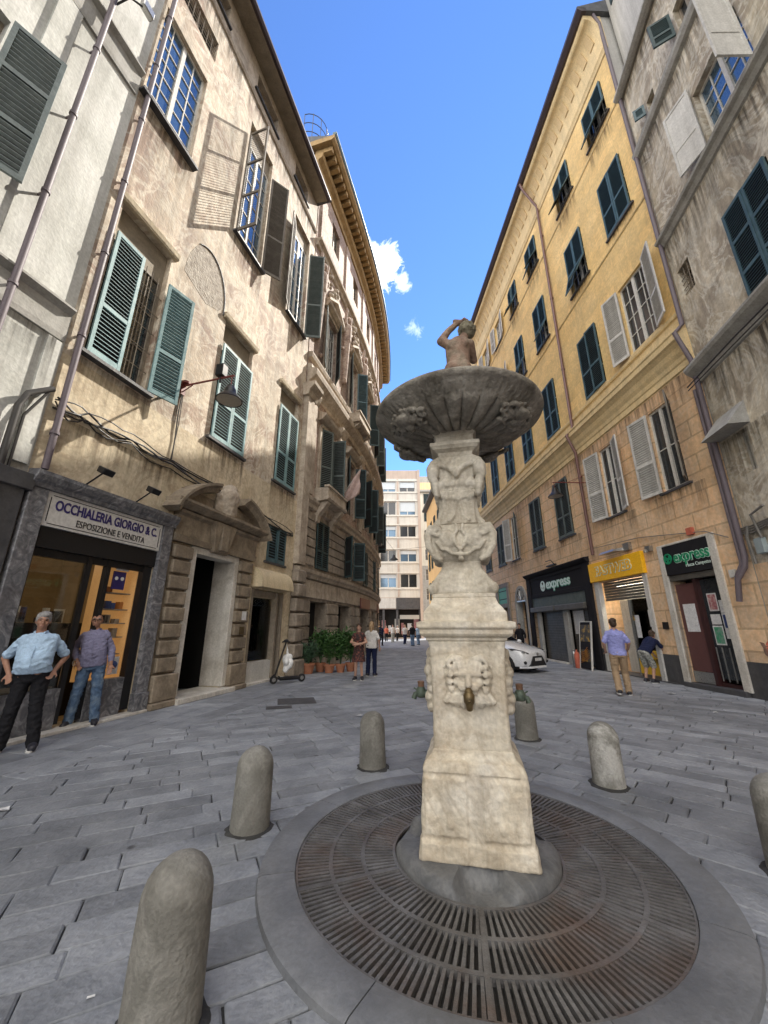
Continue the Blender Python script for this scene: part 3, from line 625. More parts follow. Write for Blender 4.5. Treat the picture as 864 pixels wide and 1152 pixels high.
def cart(mb):
    def spiral(cx,cz,r0,r1,a0,a1,y,rad,sx):
        P=[]; n=26
        for k in range(n+1): t=k/n; a=R(a0+(a1-a0)*t); r=r0+(r1-r0)*t; P.append((sx*(cx+r*math.cos(a)),y,cz+r*math.sin(a)))
        mb.tube(P,[rad*(1-.3*k/n) for k in range(n+1)],8)
    for sx in (-1,1):
        P=[(sx*.155,2.35),(sx*.245,2.36),(sx*.272,2.29),(sx*.262,2.2),(sx*.215,2.115),(sx*.15,2.075)]
        mb.tube([(a,-.205,z) for a,z in P],[.03,.035,.034,.032,.028,.024],9)
        spiral(.185,2.325,.05,.012,90,-400,-.225,.018,sx)
        mb.tube([(sx*x,-.222,z) for x,z in ((.03,2.39),(.02,2.33),(.055,2.27),(.03,2.2),(.0,2.16))],[.012,.016,.02,.016,.012],8)
        mb.tube([(sx*x,-.216,z) for x,z in ((.20,2.24),(.15,2.17),(.11,2.165),(.07,2.13),(0,2.125))],.016,8)
        mb.ell((sx*.11,-.20,2.26),(.075,.04,.085))
        mb.cap((sx*.235,-.16,2.3),(sx*.235,.2,2.3),.05); mb.cap((sx*.2,-.16,2.13),(sx*.2,.2,2.13),.05)
    mb.ell((0,-.20,2.09),(.028,.025,.02))
sq([(.166,2.055),(.175,2.08),(.21,2.12),(.238,2.18),(.246,2.25),(.235,2.33),(.19,2.385),(.158,2.41)],'cartouche','fstone2',.2,.004,7,extra=cart,rem=.009,sm=3,depth=.84)
def stem(mb):
    for x in (-.05,.05): mb.tube([(x*.2,-.15,2.66),(x*.35,-.152,2.56),(x*.7,-.155,2.48),(x*1.8,-.17,2.42)],[.008,.009,.01,.016],6)
    for k in range(-4,5): mb.ell((k*.033,-.148,2.655-.012*(abs(k)%2)),(.019,.022,.028))
    mb.ell((0,-.15,2.64),(.03,.03,.045))
    for sx in (-1,1): mb.tube([(sx*.148,-.1,2.66),(sx*.15,-.1,2.55),(sx*.165,-.1,2.46),(sx*.20,-.1,2.40)],[.022,.02,.024,.035],8)
sq([(.158,2.40),(.15,2.45),(.142,2.54),(.144,2.64),(.15,2.672),(.165,2.678),(.165,2.70),(.155,2.708)],'stem','fstone2',.12,.004,8,extra=stem,rem=.009,sm=3)
def vol(mb):
    for sx in (-1,1):
        for sy in (-1,1):
            mb.ell((sx*.205,sy*.17,2.90),(.06,.06,.085)); mb.ell((sx*.215,sy*.17,2.85),(.045,.045,.06)); mb.cap((sx*.2,sy*.16,2.97),(sx*.14,sy*.12,3.03),.04,.03)
            for k in range(4): mb.ell((sx*(.20-.008*k),sy*.165,2.80-.045*k),(.042-.004*k,.042,.036))
        mb.tube([(sx*x,-.175,z) for x,z in ((.165,2.99),(.12,2.945),(.07,2.925),(.025,2.89),(.0,2.84))],[.022,.026,.03,.03,.022],9)
        for k in range(5): mb.ell((sx*(.03+.028*k),-.155,2.77+.018*math.sin(k*3)),(.028,.025,.035))
    mb.ell((0,-.185,2.87),(.04,.035,.055))
sq([(.155,2.70),(.15,2.76),(.152,2.9),(.15,3.0),(.148,3.05)],'scroll_capital','fstone2',.1,.005,9,extra=vol,rem=.01,sm=3)
sq([(.145,3.03),(.152,3.05),(.158,3.075),(.185,3.095),(.20,3.10),(.205,3.11),(.222,3.125),(.222,3.155),(.19,3.165),(.175,3.17),(.17,3.23),(.185,3.25),(.2,3.265),(.2,3.29),(.18,3.30)],'abacus','fstone2',.04,.004,10,rem=0)
# shell bowl: gadrooned underside, plain lip, hollow inside
BC=(.715,3.32); NG=26
prof=[(.12,3.265),(.2,3.27),(.24,3.273),(.28,3.277),(.33,3.285),(.38,3.295),(.43,3.307),(.48,3.32),(.53,3.337),(.58,3.355),(.61,3.37),(.63,3.38),(.65,3.39),(.68,3.408),(.70,3.424),(.72,3.437),(.745,3.455),(.765,3.462),(.785,3.475),(.795,3.495),(.792,3.512),(.78,3.52),(.75,3.515),(.70,3.48),(.55,3.42),(.3,3.38),(.1,3.37)]
def bmod(r,z,t,j):
    if 1<=j<=16:
        u=(t*NG/(2*pi))%1; lob=math.sqrt(max(0,1-(2*u-1)**2)); k=min(1,max(0,(r-.2)/.08))*min(1,max(0,(.655-r)/.05)); amp=.034*k
        z-=amp*lob; r+=amp*.3*lob
        k2=min(1,max(0,(r-.64)/.03))*min(1,max(0,(.75-r)/.02)); z-=.007*k2*abs(math.sin(t*NG*1.5)); r+=.004*k2*abs(math.sin(t*NG*1.5))
    return r,z
mb=MB(); mb.lathe(prof,312,(BC[0],BC[1],0),bmod)
bowl=mb.build('bowl',M['bowlstone'],ft,smooth=70)
for k,a in enumerate((-150,-42,48,140)):     # carved masks and shells hanging on the bowl
    mb=MB(); t=R(a)
    def BP(u,r,dz): 
        rr=r; tt=t+u/rr; zz=3.29+ (rr-.36)**2*1.15+dz-.05; return (BC[0]+rr*math.cos(tt),BC[1]+rr*math.sin(tt),zz)
    mb.ell(BP(0,.60,.0),(.10,.10,.055)); mb.ell(BP(0,.64,-.022),(.05,.05,.04)); mb.ell(BP(0,.55,-.018),(.045,.045,.04))
    for sx in (-1,1):
        mb.ell(BP(sx*.05,.60,-.02),(.035,.035,.03)); mb.ell(BP(sx*.055,.65,-.01),(.03,.03,.028)); mb.ell(BP(sx*.09,.58,.0),(.05,.05,.04))
        for c,(u0,r0_,q0) in enumerate(((.13,.62,.055),(.21,.60,.042),(.12,.53,.04))):
            PT=[]; RR=[]
            for x in range(15):
                a=.5+x*.48; q_=q0*(1-x/16); PT.append(BP(sx*(u0+q_*math.cos(a)),min(.73,r0_+q_*math.sin(a)),-.012-.008*(x/15))); RR.append(.023-.0009*x)
            mb.tube(PT,RR,8)
        for x in range(4): mb.ell(BP(sx*(.05+.04*x),.685-.012*x,-.004),(.024,.024,.02)); mb.ell(BP(sx*(.03+.035*x),.50,-.004),(.022,.022,.02))
    mb.build('carved_mask',M['bowlstone'],bowl,remesh=.007,sm=2,rough=.003,seed=k)
# statue: child seen from behind, left arm raised over the curly head
mb=MB(); sx0=.075
def SB(x,y,z): return (x+sx0,y,z)
Zb=3.42
rings=[]
for z,rx,ry,ox in ((3.36,.14,.13,.0),(3.55,.14,.12,.0),(3.72,.135,.115,.0),(3.90,.132,.115,.005),(4.02,.128,.108,.005),(4.12,.118,.092,.008),(4.22,.122,.092,.012),(4.32,.13,.092,.016),(4.39,.122,.082,.02),(4.435,.075,.062,.035)):
    rings.append([SB(ox+rx*math.cos(2*pi*k/18),ry*math.sin(2*pi*k/18),z) for k in range(18)])
mb.loft(rings)
mb.ell(SB(-.06,-.06,4.03),(.075,.065,.09)); mb.ell(SB(.065,-.06,4.03),(.075,.065,.09)); mb.cap(SB(.0,-.085,4.15),SB(.01,-.088,4.36),.012); mb.ell(SB(-.05,-.075,4.33),(.05,.03,.06)); mb.ell(SB(.08,-.075,4.33),(.05,.03,.06))
mb.cap(SB(.06,0,4.40),SB(.10,.02,4.50),.052,.045)
mb.cap(SB(-.08,0,4.385),SB(-.155,.015,4.455),.055,.048); mb.cap(SB(-.155,.015,4.455),SB(-.07,.03,4.585),.046,.038); mb.cap(SB(-.07,.03,4.585),SB(.015,.035,4.66),.038,.03)
mb.ell(SB(.045,.04,4.675),(.06,.034,.026)); mb.cap(SB(.0,.03,4.70),SB(.09,.03,4.685),.024,.02)
for k in range(5): mb.cap(SB(.05+.012*k,.055-.016*k,4.69),SB(.10+.012*k,.05-.018*k,4.66-.006*k),.014,.010)
mb.cap(SB(.14,0,4.36),SB(.17,.13,4.25),.05,.042); mb.cap(SB(.17,.13,4.25),SB(.14,.2,4.40),.04,.032)
mb.xf(FW); fg=mb.build('figure',M['figstone'],ft,remesh=.012,sm=5,rough=.003)
mb=MB(); mb.ell(SB(.125,.03,4.545),(.088,.09,.092))
for k in range(60):
    a,b=rnd.uniform(0,2*pi),rnd.uniform(-.5,1.4); mb.ell(SB(.125+.088*math.cos(a)*math.cos(b),.03+.09*math.sin(a)*math.cos(b),4.55+.092*math.sin(b)),(.018,)*3,nu=7,nv=5)
mb.xf(FW); mb.build('curly_head',M['curl'],fg,remesh=.008,sm=2)

# ================================================================== BOLLARDS
def boll(): 
    pr=[(.155,-.03),(.153,.05),(.149,.25),(.146,.435)]+[(.146*math.cos(R(a)),.435+.148*math.sin(R(a))) for a in (12,25,38,50,62,74,84)]
    mb=MB(); mb.lathe(pr,28); 
    return mb
labs=['rounded stone bollard nearest the camera, at the bottom left','rounded stone bollard with a white streak, just left of the grate','stone bollard behind the stone ring, between the fountain and the left shops','stone bollard partly behind the fountain tap, in front of the white car','stone bollard right of the fountain with a pale worn front face','stone bollard cut off by the right edge of the photo']
for k,(x,y) in enumerate(((-.905,2.07),(-1.08,3.66),(-.13,5.05),(2.07,6.2),(2.30,4.52),(2.68,3.03))):
    mb=boll(); mb.xf(lambda p: Vector((p.x*(1+.02*math.sin(k+p.z*9)),p.y,p.z+.006*mnoise.noise(p*7+Vector((k,0,0))))))
    if k==4: mb.xf(lambda p: Vector((p.x-.03*p.z,p.y,p.z)))
    o=mb.build('bollard',M['bollard_pale'] if k==4 else M['bollard'],smooth=50); o.location=(x,y,0); o.rotation_euler=((.0,.02,-.012,.015,-.02,.01)[k],(.012,-.01,.015,0,.02,-.015)[k],k*1.3)
    mb=MB(); mb.lathe([(.10,-.02),(.10,.004),(.15,.016),(.175,.008),(.20,-.01)],40,mod=lambda r,z,t,j:(r*(1+.18*mnoise.noise(Vector((math.cos(t)*2.2,math.sin(t)*2.2,k*3)))) if r>.16 else r,z)); c=mb.build('mortar_collar',M['groundbase'],smooth=60); c.parent=o; tag(o,labs[k],'bollard','stone bollards round the fountain')
# ================================================================== OCHRE BUILDING (left)
P=FL.P
ob=thing('ochre_building','tall left building of faded ochre fresco plaster above the optician shop and stone doorway','building',P(9.6,0,0))
W1=[(5.85,7.13),(9.1,10.45),(12.2,13.5)]
holes=[(a,b,6.22,9.9,.22) for a,b in W1]+[(5.66,7.08,12.98,16.4,.2),(8.95,10.3,13.05,18.2,.2),(12.12,13.45,13.05,18.2,.2),(5.95,7.18,17.5,18.4,.25)]
holes+=[(6.1,7.35,19.85,20.75,.3),(8.95,10.3,19.85,20.75,.3),(11.8,12.95,19.85,20.75,.3)]
holes+=[(12.2,13.28,3.52,4.68,.12),(5.86,8.08,.02,3.04,.55),(9.18,10.66,.10,3.34,.6),(11.62,13.42,.02,2.62,.4)]
wall(ob,FL,5.55,13.95,[(0,6.0,M['fresco_low']),(6.0,19.45,M['fresco']),(19.45,21.3,M['palace_trim'])],holes,11,closez=21.3)
for k,(a,b) in enumerate(W1):
    if k==0: window(ob,FL,a,b,6.22,9.9,fm='woodfr',panel=.78,sill=(.14,'slate'),bars=True,shut=[('a',0,'teal',{'z0':6.26,'z1':9.1,'pitch':.085}),('b',165,'teal',{'z0':6.26,'z1':9.1,'pitch':.085})])
    else: window(ob,FL,a,b,6.22,9.9,fm='woodfr',panel=.78,sill=(.1,'slate'),shut=[('a',0,'teal',{'z0':6.24,'z1':9.1,'pitch':.085}),('b',0,'teal',{'z0':6.24,'z1':9.1,'pitch':.085})])
    mb=MB(); mb.prof(FL,a-.12,b+.12,[(-.005,9.9),(.07,9.9),(.09,9.95),(.11,10.06),(-.005,10.08)]); mb.build('lintel',M['fresco_low'],ob)
window(ob,FL,5.66,7.08,12.98,16.4,dep=.17,cols=2,rows=7,fm='whitefr',gm='glassblue',sill=(.16,'slate'))
window(ob,FL,8.95,10.3,13.05,18.2,cols=2,rows=6,fm='whitefr',gm='glassblue',panel=.75,sill=(.13,'slate'),shut=[('a',92,'brownshut',{'o':.04,'rails':(.33,.66),'w':.72,'back':False,'pitch':.1}),('b',142,'brownshut',{'w':.66,'o':.05})])
window(ob,FL,12.12,13.45,13.05,18.2,cols=2,rows=6,fm='whitefr',gm='glassblue',panel=.75,sill=(.13,'slate'),shut=[('a',160,'brownshut',{'w':.62}),('b',112,'grgreen',{'w':.66,'o':.05})])
w=window(ob,FL,5.95,7.18,17.5,18.4,dep=.24,cols=1,rows=1,fm='woodfr',gm='dark',bars=True)
for a,b in ((6.1,7.35),(8.95,10.3),(11.8,12.95)): window(ob,FL,a,b,19.85,20.75,dep=.26,cols=1,rows=1,fm='woodfr',gm='dark',sill=(.08,'slate'))
window(ob,FL,12.2,13.28,3.52,4.68,dep=.1,fm='woodfr',sill=(.06,'slate'),shut=[('a',0,'bluegreen',{'o':.0,'pitch':.09,'rails':()}),('b',0,'bluegreen',{'o':.0,'pitch':.09,'rails':()})])
mb=MB(); mb.prof(FL,5.56,13.9,[(-.005,19.3),(.05,19.32),(.09,19.42),(.09,19.47),(-.005,19.5)]); mb.build('string_course',M['palace_trim'],ob)
# arched scar of bare rubble in the plaster
mb=MB(); pts=[(7.5,9.95)]+[(8.2+.72*math.cos(R(a))*(1+.05*math.sin(a)),10.1+1.2*math.sin(R(a))*(1+.04*math.sin(a*3))) for a in range(180,-11,-12)]+[(8.75,9.9),(8.3,9.7),(7.9,9.82)]
n=len(pts); mb.add([P(s,.004,z) for s,z in pts]+[P(s,-.02,z) for s,z in pts],[tuple(range(n))]+[(i,(i+1)%n,n+(i+1)%n,n+i) for i in range(n)]); mb.build('bare_masonry_patch',M['patch'],ob)
mb=MB(); mb.tube([P(8.2+.76*math.cos(R(a)),.012,10.1+1.25*math.sin(R(a))) for a in range(120,-16,-8)],.02,6); mb.build('arch_crack',M['slate'],ob)
# eaves and roof
mb=MB(); mb.prof(FL,5.5,13.75,[(-.01,21.12),(.55,21.02),(.68,21.05),(.68,21.12),(-.01,21.3)]); mb.build('eaves',M['soffit'],ob)
mb=MB(); mb.prof(FL,5.45,13.8,[(.60,21.02),(.70,20.98),(.76,21.06),(.76,21.16),(.6,21.18)]); mb.build('gutter',M['gutter'],ob)
mb=MB(); mb.prof(FL,5.5,13.95,[(.74,21.19),(-4.6,23.2),(-11,21.3),(-10.9,21.25)]); mb.build('roof',M['rooftile'],ob)
# doorway of the ochre building: rusticated piers, entablature, broken curved pediment
dw=MB()
for a,b in ((8.44,9.02),(10.80,11.40)):
    mb=MB(); mb.fbox(FL,a,b,-.02,.05,0,3.32); mb.fbox(FL,a-.06,b+.06,-.02,.24,0,.12); mb.fbox(FL,a-.03,b+.03,-.02,.19,.125,.62)
    for k in range(8): z=.66+k*.335; e=.02 if k%2 else 0; mb.fbox(FL,a+.03-e,b-.03+e,-.02,.15-rnd.uniform(0,.02),z,z+.28)
    mb.build('rusticated_pier',M['portal'],ob,bevel=.02)
mb=MB(); mb.prof(FL,8.40,11.46,[(0,3.36),(.14,3.36),(.16,3.5),(.12,3.52),(.12,3.95),(.2,4.0),(.22,4.06),(0,4.06)]); mb.build('entablature',M['portal'],ob)
mb=MB(); q=[P(9.6,.2,3.30),P(10.12,.2,3.30),P(10.12,0,3.30),P(9.6,0,3.30),P(9.44,.30,4.05),P(10.28,.30,4.05),P(10.28,0,4.05),P(9.44,0,4.05)]; mb.hexa([q[i] for i in (3,2,1,0,7,6,5,4)])
mb.fbox(FL,9.73,9.99,.2,.3,3.36,4.0); mb.build('keystone',M['portal'],ob,bevel=.015)
mb=MB(); mb.prof(FL,8.12,11.72,[(0,4.07),(.25,4.09),(.38,4.16),(.42,4.2),(.42,4.26),(0,4.28)])
for a0,a1 in ((163,108),(72,17)):
    rings=[]
    for k in range(9):
        a=R(a0+(a1-a0)*k/8); c,s=math.cos(a),math.sin(a); r=1.88; rings.append([P(9.92+(r+d)*c,o,3.62+(r*.72+d)*s) for o,d in ((0,-.16),(.30,-.15),(.36,-.05),(.45,0),(.45,.06),(0,.08))])
    mb.loft(rings)
mb.build('pediment',M['portal'],ob)
mb=MB(); mb.fbox(FL,8.5,11.3,0,.08,4.28,4.62); mb.build('tympanum',M['portal'],ob)
mb=MB(); mb.cap(P(9.9,.16,4.35),P(9.9,.2,4.8),.24,.28); mb.ell(P(9.9,.2,5.0),(.2,.2,.16)); 
for sx in (-1,1): mb.cap(P(9.9+sx*.28,.15,4.4),P(9.9+sx*.36,.18,4.75),.11,.07)
mb.build('carved_shield',M['palace_trim'],ob,remesh=.025,rough=.02)
mb=MB()
for a,b in ((9.03,9.2),(10.64,10.80)): mb.fbox(FL,a,b,-.6 if a>10 else -.5,.07,.13,3.36)
mb.fbox(FL,9.2,10.64,-.3,.065,3.2,3.36); mb.build('door_lining',M['marble'],ob,bevel=.008)
mb=MB(); mb.fbox(FL,8.98,10.9,-.6,.3,.0,.11); mb.build('door_step',M['marble'],ob,bevel=.012)
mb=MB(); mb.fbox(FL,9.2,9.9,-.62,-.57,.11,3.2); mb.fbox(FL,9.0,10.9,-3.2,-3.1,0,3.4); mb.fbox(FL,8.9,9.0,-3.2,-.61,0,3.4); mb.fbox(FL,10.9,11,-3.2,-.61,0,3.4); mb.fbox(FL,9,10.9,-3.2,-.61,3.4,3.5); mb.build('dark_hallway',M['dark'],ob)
mb=MB(); mb.fbox(FL,11.06,11.24,.15,.165,1.72,1.95); mb.build('notice',M['paper'],ob)
mb=MB(); mb.fbox(FL,11.02,11.2,.15,.17,1.35,1.55); mb.build('letter_plate',M['brass'],ob)
# optician shopfront
sf=thing('optician_shopfront','dark optician shopfront with grey marble piers, lit display and cream name board','shopfront',P(7,.0,0))
for a,b in ((5.58,5.84),(8.10,8.36)):
    mb=MB(); mb.fbox(FL,a,b,.0,.12,0,3.6); mb.fbox(FL,a-.02,b+.02,.0,.15,0,.35); mb.build('marble_pier',M['greymarble'],sf,bevel=.008)
mb=MB(); mb.prof(FL,5.56,8.38,[(.002,3.6),(.14,3.6),(.16,3.66),(.2,3.7),(.24,3.78),(.24,3.84),(.002,3.87)]); mb.build('cornice',M['greymarble'],sf)
mb=MB(); mb.fbox(FL,5.845,8.095,.0,.085,3.045,3.6); sb=mb.build('name_board',M['signwhite'],sf,bevel=.006)
mb=MB()
for z in (3.085,3.535): mb.fbox(FL,5.93,8.01,.085,.09,z,z+.012)
for s in (5.90,8.03): mb.fbox(FL,s,s+.012,.085,.09,3.12,3.51)
mb.build('border_line',M['blackpaint'],sb)
text(sb,FL,6.98,.09,3.395,'OCCHIALERIA GIORGIO & C.',.235,M['navy'],off=.006,width=1.98,extr=.004)
text(sb,FL,7.03,.09,3.185,'ESPOSIZIONE E VENDITA',.165,M['blackpaint'],width=1.34,extr=.004)
mb=MB(); mb.fbox(FL,5.845,8.095,-.5,.04,2.72,3.04); mb.fbox(FL,5.87,5.93,-.1,-.02,.1,2.72); mb.fbox(FL,7.90,8.08,-.12,.0,.1,2.72); mb.fbox(FL,6.78,6.86,-.1,-.02,.1,2.72); mb.fbox(FL,7.14,7.22,-.12,-.02,.1,2.72); mb.fbox(FL,5.93,7.90,-.1,-.03,2.6,2.72); mb.build('shop_frame',M['blackmetal'],sf)
mb=MB(); mb.fbox(FL,5.93,6.78,-.08,-.07,.62,2.6); mb.build('display_pane',M['clear'],sf)
mb=MB(); mb.fbox(FL,5.87,8.09,-1.7,-1.55,.02,1.62); mb.fbox(FL,6.9,8.09,-1.1,-.95,.02,1.25); mb.build('dark_counter',M['dark'],sf)
for k in range(14): mb=MB(); a=rnd.uniform(5.95,7.9); mb.fbox(FL,a,a+rnd.uniform(.05,.2),-1.69,-1.6,1.63,1.63+rnd.uniform(.06,.3)); mb.build('display_item',M[rnd.choice(('dark','poster_b','paper','woodfr','blackpaint'))],sf)
mb=MB(); mb.tube([P(6.6,-1.2,.02),P(6.6,-1.2,2.4)],.05,8); mb.fbox(FL,6.1,7.3,-2.44,-2.42,1.75,1.8); mb.build('display_rail',M['woodfr'],sf)
mb=MB(); mb.fbox(FL,5.95,6.76,-.7,-.15,.6,.64); mb.build('display_shelf',M['woodfr'],sf)
mb=MB(); mb.fbox(FL,5.86,7.2,-2.48,-2.45,1.9,2.6); mb.build('wall_glow_panel',M['shopwood'],sf)  # glowing strip standing for the lit upper band of the back wall
mb=MB(); mb.fbox(FL,5.93,6.78,-.14,.0,.03,.62); mb.fbox(FL,7.22,7.90,-.14,.0,.03,.66); mb.build('stone_plinth',M['greymarble'],sf)
mb=MB(); mb.fbox(FL,5.6,8.35,-.1,.2,.0,.045); mb.build('threshold',M['marble'],sf,bevel=.006)
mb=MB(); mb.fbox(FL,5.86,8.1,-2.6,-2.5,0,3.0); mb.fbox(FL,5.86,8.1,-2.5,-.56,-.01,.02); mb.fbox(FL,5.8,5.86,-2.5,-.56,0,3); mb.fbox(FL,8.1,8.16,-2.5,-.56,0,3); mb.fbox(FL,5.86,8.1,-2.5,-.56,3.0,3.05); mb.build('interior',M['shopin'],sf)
mb=MB(); mb.fbox(FL,6.75,7.2,-1.3,-.9,2.93,2.96); mb.build('ceiling_light',M['shoplight'],sf)
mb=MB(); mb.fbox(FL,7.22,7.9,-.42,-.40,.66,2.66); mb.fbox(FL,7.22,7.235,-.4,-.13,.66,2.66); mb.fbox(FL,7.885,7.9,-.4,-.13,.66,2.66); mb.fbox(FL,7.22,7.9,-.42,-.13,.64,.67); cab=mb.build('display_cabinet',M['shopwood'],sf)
mb=MB()
for z in (1.05,1.35,1.6,1.85,2.15): mb.fbox(FL,7.24,7.88,-.39,-.2,z,z+.02)
mb.build('shelf',M['woodfr'],cab)
for k in range(18):
    mb=MB(); z=rnd.choice((1.07,1.37,1.62,1.87,2.17)); s=rnd.uniform(7.26,7.74); h=rnd.uniform(.06,.16); mb.fbox(FL,s,s+rnd.uniform(.06,.16),-.36,-.25,z,z+h); mb.build('spectacle_case',M[rnd.choice(('poster_b','blackpaint','orangep','paper','woodfr','poster_b'))],cab)
mb=MB(); mb.fbox(FL,7.36,7.62,-.115,-.10,2.22,2.55); q=mb.build('blue_notice',M['navy'],sf); q['label']='dark blue notice with two pale round marks'
mb=MB()
for s in (7.43,7.55): mb.lathe([(.001,0),(.035,0),(.035,.005),(.001,.005)],12); mb.v[-48:]=[P(s+v[0],-.098+v[2],2.42+v[1]) for v in mb.v[-48:]]
mb.build('round_mark',M['paper'],q)
mb=MB(); mb.fbox(FL,7.40,7.66,-.115,-.102,2.57,2.65); mb.build('paper_strip',M['paper'],sf)
mb=MB(); mb.fbox(FL,7.62,7.82,-.125,-.11,.72,1.02); mb.build('poster',M['paper'],sf); mb=MB(); mb.ell(P(7.72,-.108,.88),(.06,.06,.07)); mb.build('poster_print',M['poster_b'],sf)
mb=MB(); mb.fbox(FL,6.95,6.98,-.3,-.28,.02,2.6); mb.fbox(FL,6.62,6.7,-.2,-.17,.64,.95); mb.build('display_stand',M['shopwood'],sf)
for k,s in enumerate((6.3,7.28)):
    f=thing('floodlight',('left' if k==0 else 'right')+' black floodlight on an angled arm above the optician board','floodlight',P(s,.2,3.84),'floodlights over the optician shop')
    mb=MB(); mb.tube([P(s,.16,3.84),P(s+.02,.52,4.06)],.014,8); mb.build('arm',M['blackmetal'],f)
    mb=MB(); mb.hexa([P(s-.09,.46,4.04),P(s+.11,.46,4.04),P(s+.11,.60,3.97),P(s-.09,.60,3.97),P(s-.09,.50,4.14),P(s+.11,.50,4.14),P(s+.11,.66,4.06),P(s-.09,.66,4.06)]); mb.build('lamp_head',M['blackmetal'],f,bevel=.01)
# second shop with bullnose awning
s2=thing('awning_shopfront','small shopfront with rolled cream awning beside the carved doorway','shopfront',P(12.5,0,0))
mb=MB(); rings=[]
for k in range(9): a=R(90-11.25*k); rings.append([P(s,.02+.34*math.cos(a),2.66+.58*math.sin(a)) for s in (11.55,13.42)]); 
pr=[(.002,2.66)]+[(.02+.36*math.cos(R(90-11.25*k)),2.66+.58*math.sin(R(90-11.25*k))) for k in range(9)]
mb.prof(FL,11.55,13.42,pr); mb.build('awning',M['awning'],s2,smooth=40)
mb=MB(); mb.fbox(FL,11.62,11.7,-.3,.02,0,2.6); mb.fbox(FL,13.02,13.1,-.3,.02,.05,2.6); mb.fbox(FL,11.7,13.02,-.25,-.05,2.4,2.6); mb.fbox(FL,13.36,13.42,-.3,.02,0,2.6); mb.build('frame',M['woodfr'],s2)
mb=MB(); mb.fbox(FL,11.7,13.02,-.2,-.18,.6,2.4); mb.build('display_pane',M['clear'],s2)
mb=MB(); mb.fbox(FL,11.7,13.02,-.24,-.04,.02,.58); mb.build('white_base',M['whiteshut'],s2)
mb=MB(); mb.fbox(FL,11.62,13.42,-.4,-.37,0,2.62); mb.build('inner_wall',M['cornice_y'],s2)
mb=MB(); mb.fbox(FL,11.85,12.9,-.34,-.27,2.36,2.39); mb.build('ceiling_light',M['shoplight'],s2)
mb=MB(); mb.fbox(FL,12.5,12.95,-.36,-.22,.6,.75); mb.fbox(FL,11.75,12.2,-.36,-.25,1.3,1.33); mb.build('display_goods',M['woodfr'],s2)
mb=MB(); mb.fbox(FL,11.5,13.5,-.3,.16,0,.05); mb.build('threshold',M['marble'],s2)
# cables, pipes, lamps on the left side
mb=MB()
for k in range(5):
    pts=[(5.62,5.14),(6.14,5.14),(7.04,5.16),(8.07,5.13),(9.75,5.02),(11.6,4.9),(13.69,4.74)]; Q=[]
    for a,b in zip(pts,pts[1:]):
        for j in range(4): t=j/4; Q.append(P(a[0]+(b[0]-a[0])*t,.05+.03*math.sin(k*2+j+a[0]),a[1]+(b[1]-a[1])*t-.045*k+.05*math.sin(k*1.7+a[0]*2.1+j*.8)-.07*math.sin(pi*t)*(k%3)))
    mb.tube(Q+[P(13.69,.05,4.74-.03*k)],.013+.006*(k%2),6)
single(mb,'wall_cables',M['cable'],'bundle of sagging dusty black cables running along the ochre building','cables',smooth=60)
mb=MB(); mb.tube([P(5.15,.1,3.3),P(5.15,.1,4.7),P(5.22,.1,4.95),P(5.5,.14,5.2)],.045,8); mb.tube([P(5.26,.08,3.3),P(5.26,.08,4.6),P(5.45,.12,5.1)],.02,6)
single(mb,'cable_conduit',M['cable'],'black cable conduit bending up the pale wall at far left','conduit',smooth=60)
single(pipe(FL,5.7,3.9,21.0,o=.10,r=.05),'drainpipe',M['pipedark'],'long mauve drainpipe at the joint of the grey and ochre left buildings','drainpipe',smooth=50)
single(pipe(FL,4.62,3.9,20.5,o=.17,r=.048),'drainpipe',M['pipedark'],'drainpipe on the grey far-left building beside its louvred shutter','drainpipe',smooth=50)
sl_=thing('street_lamp','bell-shaped street lamp hanging from a red bracket on the ochre building','street lamp',P(8.04,0,6.98))
mb=MB(); mb.tube([P(8.04,0,7.0),P(8.04,1.42,7.02)],.022,8); mb.tube([P(8.04,0,6.82),P(8.04,.3,6.98)],.014,6); mb.fbox(FL,7.98,8.1,0,.05,6.76,7.12); mb.lathe([(.09,0),(.09,.05)],12,P(8.04,.1,7.04)); mb.tube([P(8.04,1.36,7.02),P(8.04,1.36,6.74)],.012,6); mb.build('bracket',M['redmetal'],sl_,smooth=40)
c=P(8.04,1.36,6.38)
mb=MB(); mb.lathe([(.02,.38),(.08,.37),(.10,.30),(.13,.27),(.135,.2),(.16,.15),(.24,.07),(.29,.0),(.28,-.012),(.22,.05),(.1,.1),(.02,.1)],28,c); mb.build('lamp_shade',M['blackmetal'],sl_,smooth=50)
mb=MB(); mb.lathe([(.262,.0),(.2,.055),(.1,.095),(.02,.098),(.02,.09),(.1,.08),(.2,.03)],28,c); mb.build('reflector',M['lampin'],sl_,smooth=50)
mb=MB(); mb.fbox(FL,7.95,8.13,.95,1.15,7.06,7.36); mb.tube([P(8.04,1.05,6.9),P(8.04,1.05,7.1)],.03,8); mb.build('control_box',M['blackmetal'],sl_,bevel=.02)
mb=MB(); mb.tube([P(8.04,.03,6.8),P(8.02,.04,6.2),P(8.06,.03,5.6),P(8.05,.04,5.12)],.016,6); mb.tube([P(8.07,.03,6.8),P(8.08,.04,6.0),P(8.04,.03,5.12)],.01,6)
single(mb,'lamp_cable',M['cable'],'thin cable dropping from the red lamp bracket to the cable bundle','cable')

